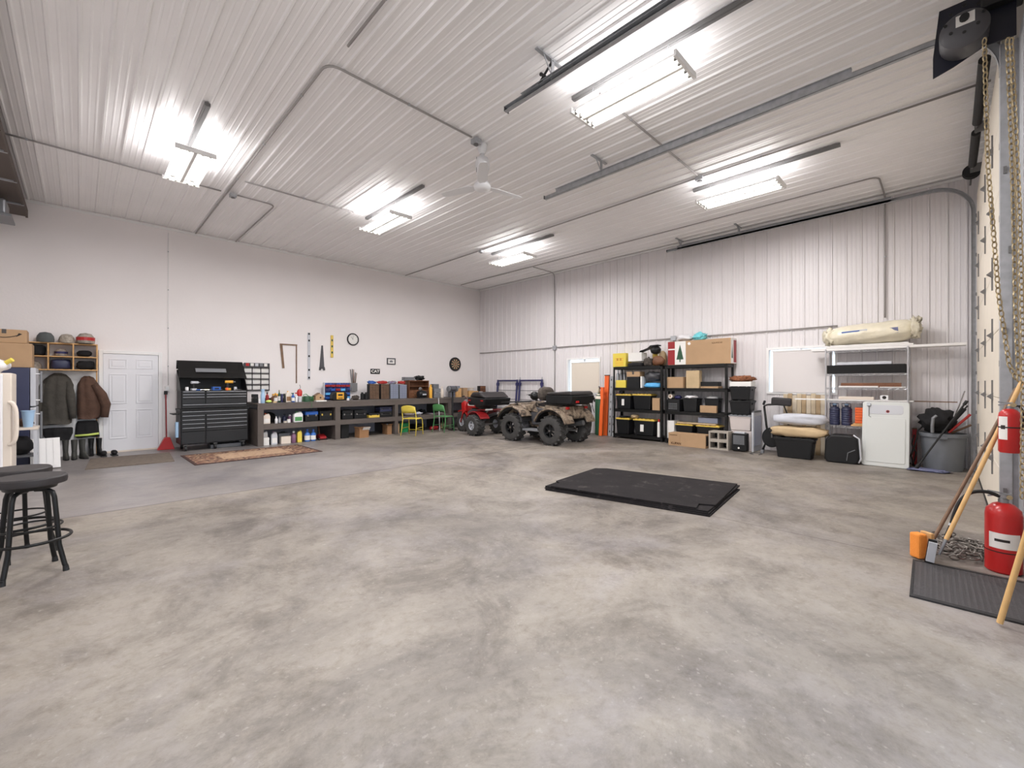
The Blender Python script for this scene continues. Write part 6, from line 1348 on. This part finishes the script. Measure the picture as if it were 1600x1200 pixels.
plank('thin light plywood board under the orange cases', 1.24, .70, WX+.02, WX+.34, .643, .667, 'pine', 'plywood_board', 'board'); plank('second plywood board directly under the orange cases', 1.21, .72, WX+.03, WX+.34, .669, .694, 'pine', 'plywood_board', 'board')
# pale slatted wood behind the bags
t = thing('wood_slat_panel','pale wooden slat panel standing behind the two padded bags','wood panel',(10.365,2.04,0),RB); mb = MB()
for k in range(9):
    x = -.36+.08*k; MB().b6(x,x+.074,-.012,.012,.0,1.2+.02*math.sin(k*2.3)).build('slat',('slat_a','slat_b','slat_c')[k % 3],t)
MB().b6(-.36,.355,.013,.03,.2,.28).build('back_batten','pine',t)
# bags on the big tote
tote(.66,.34,.40,'big black tote on the floor under the tan and grey padded bags',(9.70,2.05,0),RB,m='black_plastic',lid='black_plastic',ribs=4)
lump((.92,.42,.2),'tan padded bag lying on the big black tote',(9.72,2.00,.402),'fabric_tan','padded_bag','bag',95,.10,rot=RB,sq=.6)
lump((.86,.40,.2),'pale grey padded bag on top of the tan padded bag',(9.75,1.98,.635),'fabric_pale','padded_bag','bag',96,.10,rot=RB,sq=.6)
t = thing('black_suitcase','black bin lying on its side with grey wheel rim, below the wire shelving','bin',(9.74,1.33,0),RB)
MB().prism([(-.21,.0),(.22,.0),(.25,.1),(.23,.44),(.16,.5),(-.15,.5),(-.23,.42),(-.25,.08)],-.16,.16,'Y').build('bin_body','black_plastic',t,bevel=.03,seg=3)
MB().tube([(.17,-.13,.51),(.25,-.13,.45),(.275,-.13,.1),(.24,-.13,.03)],.014,8).build('rim','grey_light',t,smooth=True); MB().tube([(.08,-.17,.06),(.10,-.19,.20),(.2,-.19,.26)],.006,6).build('cable','grey_plastic',t)
# moulded white panel
t = thing('moulded_panel','large white moulded plastic panel with rounded corners leaning on the wire shelving','panel',(9.66,.75,.004),(0,0,RB))
Mx = Matrix.Rotation(math.radians(-11),4,'X')
def rrect(w_, z0_, z1_, r, n=5):
    P = []
    for cx, cz, a0 in ((w_/2-r,z0_+r,-90),(w_/2-r,z1_-r,0),(-w_/2+r,z1_-r,90),(-w_/2+r,z0_+r,180)):
        for k in range(n+1): a = math.radians(a0+90*k/n); P.append((cx+r*math.cos(a), cz+r*math.sin(a)))
    return P
MB(Mx).prism(rrect(.62,.0,1.12,.05),0,.045,'Y').build('panel_body','panel_white',t,bevel=.012)
MB(Mx).prism(rrect(.52,.07,.84,.03),-.008,0,'Y').build('raised_field','panel_white',t,bevel=.004)
MB(Mx).prism(rrect(.46,.90,1.06,.04),-.004,0,'Y').build('recessed_band','grey_light',t,bevel=.002)
MB(Mx).cyl((.03,-.006,.95),(.03,0,.95),.024,n=18).build('round_badge','red_deep',t); MB(Mx).cyl((.03,-.008,.95),(.03,-.006,.95),.012,n=12).build('badge_centre','ink',t)
MB(Mx).tube([(-.22,-.02,1.10),(-.22,-.02,.86),(-.19,-.02,.84)],.004,5).build('hanging_wire','grey_dark',t); MB(Mx).b6(-.25,-.2,-.03,0,1.04,1.09).build('latch','steel',t)
# grey garbage can with sticks and bags
cxn, cyn = 10.11, .05
t = thing('garbage_can','large round grey garbage can by the overhead door track','garbage can',(cxn,cyn,0))
MB().lathe([(0,0),(.235,0),(.24,.02),(.275,.54),(.30,.545),(.305,.60),(.29,.605),(.28,.60),(.262,.545),(.225,.03),(0,.03)],n=40,cap=False).build('can_body','can_grey',t,smooth='auto')
for s in (-1,1): MB().b6(min(s*.30,s*.335),max(s*.30,s*.335),-.06,.06,.52,.56).build('grip','can_grey',t,bevel=.006)
lump((.50,.44,.40),'black crumpled tent bag stuffed on top of the garbage can',(cxn-.02,cyn+.07,.607),'fabric_black','tent_bag','bag',97,.2,f=2.6,sq=1)
t = thing('grey_strap','grey webbing strap hanging over the black tent bag','strap',(cxn-.31,cyn+.12,.62),RB); MB().tube([(0,-.0,0),(0,-.02,.12),(.01,-.01,.24),(.05,.0,.28)],.022,6).build('webbing','grey_plastic',t)
def stick(name, label, cat, p0, p1, r, m, parts=()):
    t = thing(name, label, cat, p0); v = Vector(p1)-Vector(p0); MB().cyl((0,0,0), tuple(v), r, n=12).build('shaft', m, t, smooth='auto')
    for nm, a, b, rr, mm in parts: MB().cyl(tuple(v*a), tuple(v*b), rr, n=12).build(nm, mm, t, smooth='auto')
    return t
stick('hockey_stick','black hockey stick leaning across the front of the garbage can','stick',(9.70,.36,.03),(9.77,-.22,1.15),.013,'black_matte',[('end_knob',.94,1.0,.022,'black_matte'),('blade',0,.06,.03,'black_matte')])
stick('telescopic_pole','thin silver pole rising from the garbage can to the door track','pole',(10.12,-.02,.62),(10.02,-.2,1.30),.009,'chrome',[('lower_grip',0,.12,.018,'black_matte')])
stick('yard_tool','red tool handle sticking out of the garbage can','tool',(10.0,-.02,.62),(9.96,-.26,.93),.018,'red_dull')
stick('orange_tip_rod','short wooden rod beside the red handle in the garbage can','rod',(10.06,-.05,.61),(10.02,-.27,.76),.016,'wood_dark')
stick('umbrella','folded black umbrella in the garbage can','umbrella',(9.96,.05,.62),(9.95,-.20,1.02),.026,'fabric_black',[('hook_handle',1.0,1.12,.012,'black_matte')])
t = thing('tangled_cable','black tangled cable hanging between the white panel and the garbage can','cable',(9.97,.39,0)); MB().tube([(.0,0,.02),(-.03,.04,.2),(.03,.0,.35),(-.02,-.03,.5),(.02,-.04,.62),(.05,-.1,.7)],.012,6).build('loop','black_matte',t,smooth=True); MB().tube([(.02,.02,.02),(.05,-.02,.25),(-.02,.03,.4),(.03,0,.55)],.010,6).build('loop','black_matte',t,smooth=True)
t = thing('red_post','dark red wooden post behind the garbage can','post',(10.36,.40,0)); MB().b6(-.03,.03,-.03,.03,0,.62).build('post_body','red_deep',t); MB().b6(-.032,.032,-.032,.032,.62,.64).build('post_cap','wood_dark',t)
lump((.5,.3,.035),'blue grey cloth lying flat on the floor in front of the garbage can',(9.72,.24,.0),'fabric_blue','floor_cloth','cloth',98,.35,rot=RB,f=4)
# ================================================================ MIDDLE OF THE FLOOR: stall mats
def mat_poly(pp, z): return [pZ(x, y, z) for x, y in pp]
def notch(P):   # small cuts at two corners like the joining tabs
    return P
flat('rubber_mat', mat_poly([(852,766),(928,740),(1156,766),(1109,808)], .0), .016, 'mat_rubber', 'lowest black rubber floor mat of the stack, its corner showing at the right', 'rubber mat', 0)
flat('rubber_mat', mat_poly([(851,763.5),(925,737),(1153,762),(1108,804.5)], .0175), .016, 'mat_rubber', 'second black rubber floor mat from the bottom of the stack', 'rubber mat', .0175)
flat('rubber_mat', mat_poly([(852,761),(926,735),(1156,760),(1106,801)], .035), .016, 'mat_rubber', 'third black rubber floor mat, just under the top one', 'rubber mat', .035)
tp = mat_poly([(869,752),(930,733),(948,733),(1152,757),(1117,791),(1092,788.5),(1098,786.5),(1110,787),(875,754.5),(872,756)], .069)
flat('rubber_mat', mat_poly([(869,753),(930,733),(948,733.2),(1152,757.5),(1118,791),(1092,789),(1088,795.5),(861,761),(874,756)], .0525), .016, 'mat_rubber', 'top black rubber floor mat of the stack with notched corners and pale scuffs', 'rubber mat', .0525)
# ================================================================ STOOLS
def stool(label, loc, rz):
    t = thing('bar_stool', label, 'stool', loc, rz)
    MB().lathe([(0,.66),(.175,.66),(.194,.666),(.198,.69),(.196,.712),(.186,.722),(.0,.724)], n=48, cap=False).build('seat','vinyl',t,smooth='auto')
    MB().lathe([(.0,.632),(.14,.632),(.15,.659),(0,.659)], n=32, cap=False).build('seat_plate','black_paint',t,smooth='auto')
    for k in range(4):
        a = PI/4+k*PI/2; c, s = math.cos(a), math.sin(a)
        lg = MB().tube([(c*.03,s*.03,.62),(c*.10,s*.10,.62),(c*.138,s*.138,.60),(c*.15,s*.15,.56),(c*.165,s*.165,.40),(c*.18,s*.18,.2),(c*.215,s*.215,.05),(c*.225,s*.225,.025)], .0155, 12).build('leg','black_paint',t,smooth=True)
        MB().cyl((c*.225,s*.225,0),(c*.220,s*.220,.04),.019,.016,n=14).build('rubber_foot','black_matte',lg,smooth='auto')
    MB().tube([(.215*math.cos(2*PI*i/48),.215*math.sin(2*PI*i/48),.255) for i in range(48)], .011, 10, closed=True).build('foot_ring','black_paint',t,smooth=True)
    MB().tube([(.168*math.cos(2*PI*i/40),.168*math.sin(2*PI*i/40),.345) for i in range(40)], .007, 8, closed=True).build('inner_ring','black_paint',t,smooth=True)
    return t
STP = pZ(48, 885)
stool('round black padded bar stool at the left edge, nearest the camera', (-.262, 4.83, 0), math.radians(12))
stool('second round black bar stool half hidden behind the nearest one at the left edge', (-.36, 5.37, 0), math.radians(35))
# ================================================================ RIGHT FOREGROUND
def extinguisher(label, loc, r, h, rz, hose_pts=None, hung=False):
    t = thing('fire_extinguisher', label, 'fire extinguisher', loc, rz)
    MB().lathe([(0,0),(r*.9,.0),(r,.012),(r,h*.82),(r*.93,h*.9),(r*.6,h*.97),(r*.25,h),(0,h)], n=40, cap=False).build('tank','red',t,smooth='auto')
    MB().lathe([(r*1.01,h*.30),(r*1.01,h*.315)], n=40, cap=False).build('dark_strap','ink',t) if not hung else MB().lathe([(r*1.012,h*.56),(r*1.012,h*.59)], n=40, cap=False).build('dark_strap','ink',t)
    lo, hi = (.36,.58) if not hung else (.30,.82)
    a0, a1 = (-2.4,-.6) if not hung else (-2.75,-1.75)
    mb = MB(); n = 16; V = []
    for z in (h*lo, h*hi):
        for i in range(n+1): a = a0+(a1-a0)*i/n; V.append((r*1.006*math.cos(a), r*1.006*math.sin(a), z))
    mb.add(V, [(i,i+1,n+2+i,n+1+i) for i in range(n)]).build('instruction_label','paper',t,smooth=True)
    mb = MB(); V = []
    for z in (h*(lo+(hi-lo)*.45), h*(lo+(hi-lo)*.62)):
        for i in range(9): a = a0+.35+(a1-a0)*.45*i/8; V.append((r*1.010*math.cos(a), r*1.010*math.sin(a), z))
    mb.add(V, [(i,i+1,10+i,9+i) for i in range(8)]).build('label_print','ink',t)
    MB().lathe([(0,h*.99),(r*.3,h*.99),(r*.3,h*1.04),(r*.2,h*1.06),(0,h*1.06)], n=18, cap=False).build('collar','steel',t,smooth='auto')
    mb = MB(); mb.box((-.02,0,h*1.10),(r*1.3,.022,.010),Matrix.Rotation(-.25,3,'Y')); mb.build('carry_handle','steel',t,bevel=.003); MB().box((-.02,0,h*1.13),(r*1.3,.022,.010),Matrix.Rotation(.12,3,'Y')).build('squeeze_lever','steel',t,bevel=.003)
    MB().cyl((r*.3,-.0,h*1.08),(r*.3+.001,-.02,h*1.08),.016,n=14).build('gauge','brass',t)
    if hose_pts: hs = MB().tube(hose_pts, .013, 10).build('hose','black_matte',t,smooth=True); e = Vector(hose_pts[-1]); d = (e-Vector(hose_pts[-2])).normalized(); MB().cyl(tuple(e), tuple(e+d*.09), .013, .022, n=14).build('nozzle','black_matte',hs,smooth='auto'); MB().cyl(tuple(e-d*.02), tuple(e), .0165, n=12).build('hose_band','grey_light',hs)
    else: MB().tube([(.02,.0,h*1.05),(r*.8,.02,h*1.06),(r*1.2,.03,h*.9),(r*1.15,.03,h*.5)],.008,8).build('hose','black_matte',t,smooth=True)
    return t
# facing the camera: local -y points at the lens
EX = (4.93, -.30, 0); face = math.atan2(EX[1], EX[0])-PI/2
extinguisher('big red fire extinguisher standing on the floor by the steel door post', EX, .098, .52, face+0, sm([(-.02,0,.56),(-.09,-.02,.585),(-.17,-.04,.565),(-.225,-.05,.49),(-.255,-.06,.39),(-.275,-.07,.29)]))
MB_ = MB()
t = extinguisher('smaller red fire extinguisher hung on the steel door post', (4.85, -.325, .905), .058, .325, math.atan2(-.322,4.86)-PI/2, None, True)
MB().b6(-.03,.03,.065,.30,.1,.13).build('wall_bracket','galv_dark',t); MB().b6(-.03,.03,.065,.30,.24,.27).build('wall_bracket','galv_dark',t)
# perforated rubber mat
mat('perf_rubber',(52,51,53),rough=.7)
m_ = MATS['perf_rubber']; nt = m_.node_tree; b_ = nt.nodes['Principled BSDF']; tc = N(nt,'ShaderNodeTexCoord'); mp = N(nt,'ShaderNodeMapping'); mp.inputs['Scale'].default_value = (34,34,34); mp.inputs['Rotation'].default_value = (0,0,.0)
nt.links.new(tc.outputs['Object'], mp.inputs[0]); ck = N(nt,'ShaderNodeTexVoronoi'); ck.inputs['Scale'].default_value = 1; ck.inputs['Randomness'].default_value = 0; nt.links.new(mp.outputs[0], ck.inputs['Vector'])
rr_ = ramp(nt,[(.22,(30,29,30)),(.34,(66,64,66))]); nt.links.new(ck.outputs['Distance'], rr_.inputs[0]); nt.links.new(rr_.outputs[0], b_.inputs['Base Color'])
bp_ = N(nt,'ShaderNodeBump'); bp_.inputs['Strength'].default_value = .6; bp_.inputs['Distance'].default_value = .01; nt.links.new(ck.outputs['Distance'], bp_.inputs['Height']); nt.links.new(bp_.outputs[0], b_.inputs['Normal'])
t = thing('entrance_mat','dark perforated rubber mat on the floor below the brooms','mat',(4.30,-.115,0),math.radians(1.2))
MB().b6(-.36,.40,-.28,.285,0,.008).build('mat_field','perf_rubber',t)
mb = MB()
for q in ((-.40,-.36,-.30,.30),(.40,.43,-.30,.30),(-.36,.40,-.30,-.28),(-.36,.40,.285,.30)): mb.b6(q[0],q[1],q[2],q[3],0,.011)
mb.build('mat_border','dark_rubber',t)
# push broom and squeegee leaning towards the post
def onp(px, py, d): # point at forward distance d along a picture ray
    r = ray(px, py); return (r[0]*d, r[1]*d, HC+r[2]*d)
hb_ = Vector((4.81,.165,.0)); top = Vector(onp(1588,607,3.55))
t = thing('push_broom','push broom with orange bristles, standing on its side, long dark brown handle','broom',tuple(hb_))
hz = math.radians(20)
R3 = Matrix.Rotation(math.radians(-50),3,'Z')
j = Vector((.055,-.065,.12))
def bx(nm, c, d_, m_, par=None, bv=.004): return MB().box((0,0,0), d_).build(nm, m_, par or t, tuple(c), (0,0,math.radians(-42)), bevel=bv)
bs = bx('bristles', (0,0,.105), (.075,.085,.20), 'orange_bristle', bv=.015); bx('brush_block', (.056,-.052,.105), (.03,.09,.21), 'pine'); bx('socket', (.079,-.073,.12), (.03,.04,.05), 'galv_dark')
v = top-(hb_+Vector((.08,-.074,.12))); MB().cyl((.08,-.074,.12), tuple(Vector((.08,-.074,.12))+v), .0125, n=14).build('handle','wood_dark',t,smooth='auto')
sq = Vector((4.72,.045,.0)); top2 = Vector(onp(1597,596,3.25))
t = thing('floor_scraper','floor scraper with metal head and light wooden handle leaning towards the door post','scraper',tuple(sq))
MB().box((0,0,0),(.035,.03,.20)).build('head','steel',t,(0,.03,.1),(0.12,-.22,0),bevel=.004); MB().box((0,0,0),(.010,.05,.21)).build('rubber_blade','black_matte',t,(-.028,.045,.105),(.12,-.22,0),bevel=.002)
MB().box((0,0,0),(.012,.05,.17)).build('head_plate','grey_light',t,(-.040,.04,.105),(0.12,-.22,0),bevel=.003)
a_ = Vector((.03,-.0,.08)); v = (top2-sq-a_); MB().cyl(tuple(a_), tuple(a_+v*.10), .011,.013, n=14).build('ferrule','steel',t,smooth='auto'); MB().cyl(tuple(a_+v*.09), tuple(a_+v), .0145, n=18).build('handle','wood_handle',t,smooth='auto')
p0 = pZ(1562,978); tp_ = Vector(onp(1604,815,2.45))
stick('wooden_pole','plain wooden pole end resting on the floor at the right edge, crossing the dark mat','pole',(p0[0],p0[1],.018),(3.72,-.41,1.1),.0145,'wood_handle')
# chain heap
random.seed(11)
mb = MB(); parts_ = []
cxp, cyp = 5.27, -.04
t = thing('chain_heap','heap of thick steel chain on the floor behind the brooms','chain',(cxp,cyp,0))
path = []; 
for i in range(150):
    a = i*.52; rad = .13+.06*math.sin(i*.37); path.append(Vector((.13*math.sin(a*.23)+rad*1.25*math.cos(a)*.9, rad*math.sin(a)*1.15, .018+.030*abs(math.sin(i*.61))*(1-abs(rad-.16)/.2))))
for i in range(0, 150):
    p = path[i]; q_ = path[(i+1) % 150]; d = (q_-p).normalized(); u = Vector((0,0,1)) if i % 2 else d.cross(Vector((0,0,1))).normalized(); u = (u-d*u.dot(d)).normalized()
    if i < 100: MB().tube([(0+(d*(.033*math.cos(s_))+u*(.0175*math.sin(s_)))[0], (d*(.033*math.cos(s_))+u*(.0175*math.sin(s_)))[1], (d*(.033*math.cos(s_))+u*(.0175*math.sin(s_)))[2]) for s_ in [2*PI*k/10 for k in range(10)]], .0062, 6, closed=True).build('chain_link','chain_steel',t,(p.x,p.y,max(p.z,.024) if i % 2 else p.z),smooth=True)
    else: mb.tube([tuple(p+d*(.033*math.cos(s_))+u*(.0175*math.sin(s_))+Vector((0,0,.006))) for s_ in [2*PI*k/10 for k in range(10)]], .0062, 6, closed=True)
o = mb.build('remaining_links','chain_steel',t,smooth=True); o['kind'] = 'stuff'
# pale scuffs worn into the stall mats
m_ = MATS['mat_rubber']; nt = m_.node_tree; b_ = nt.nodes['Principled BSDF']; src = b_.inputs['Base Color'].links[0].from_socket
tc = N(nt,'ShaderNodeTexCoord'); n1 = N(nt,'ShaderNodeTexNoise'); n1.inputs['Scale'].default_value = 4.5; n1.inputs['Detail'].default_value = 8; n1.inputs['Roughness'].default_value = .75; nt.links.new(tc.outputs['Object'], n1.inputs['Vector'])
r1 = ramp(nt,[(.56,(0,0,0)),(.72,(255,255,255))]); nt.links.new(n1.outputs['Fac'], r1.inputs[0]); nt.links.new(mix(nt, math_n(nt,'MULTIPLY',r1.outputs[0],.4), src, (120,112,110)), b_.inputs['Base Color'])
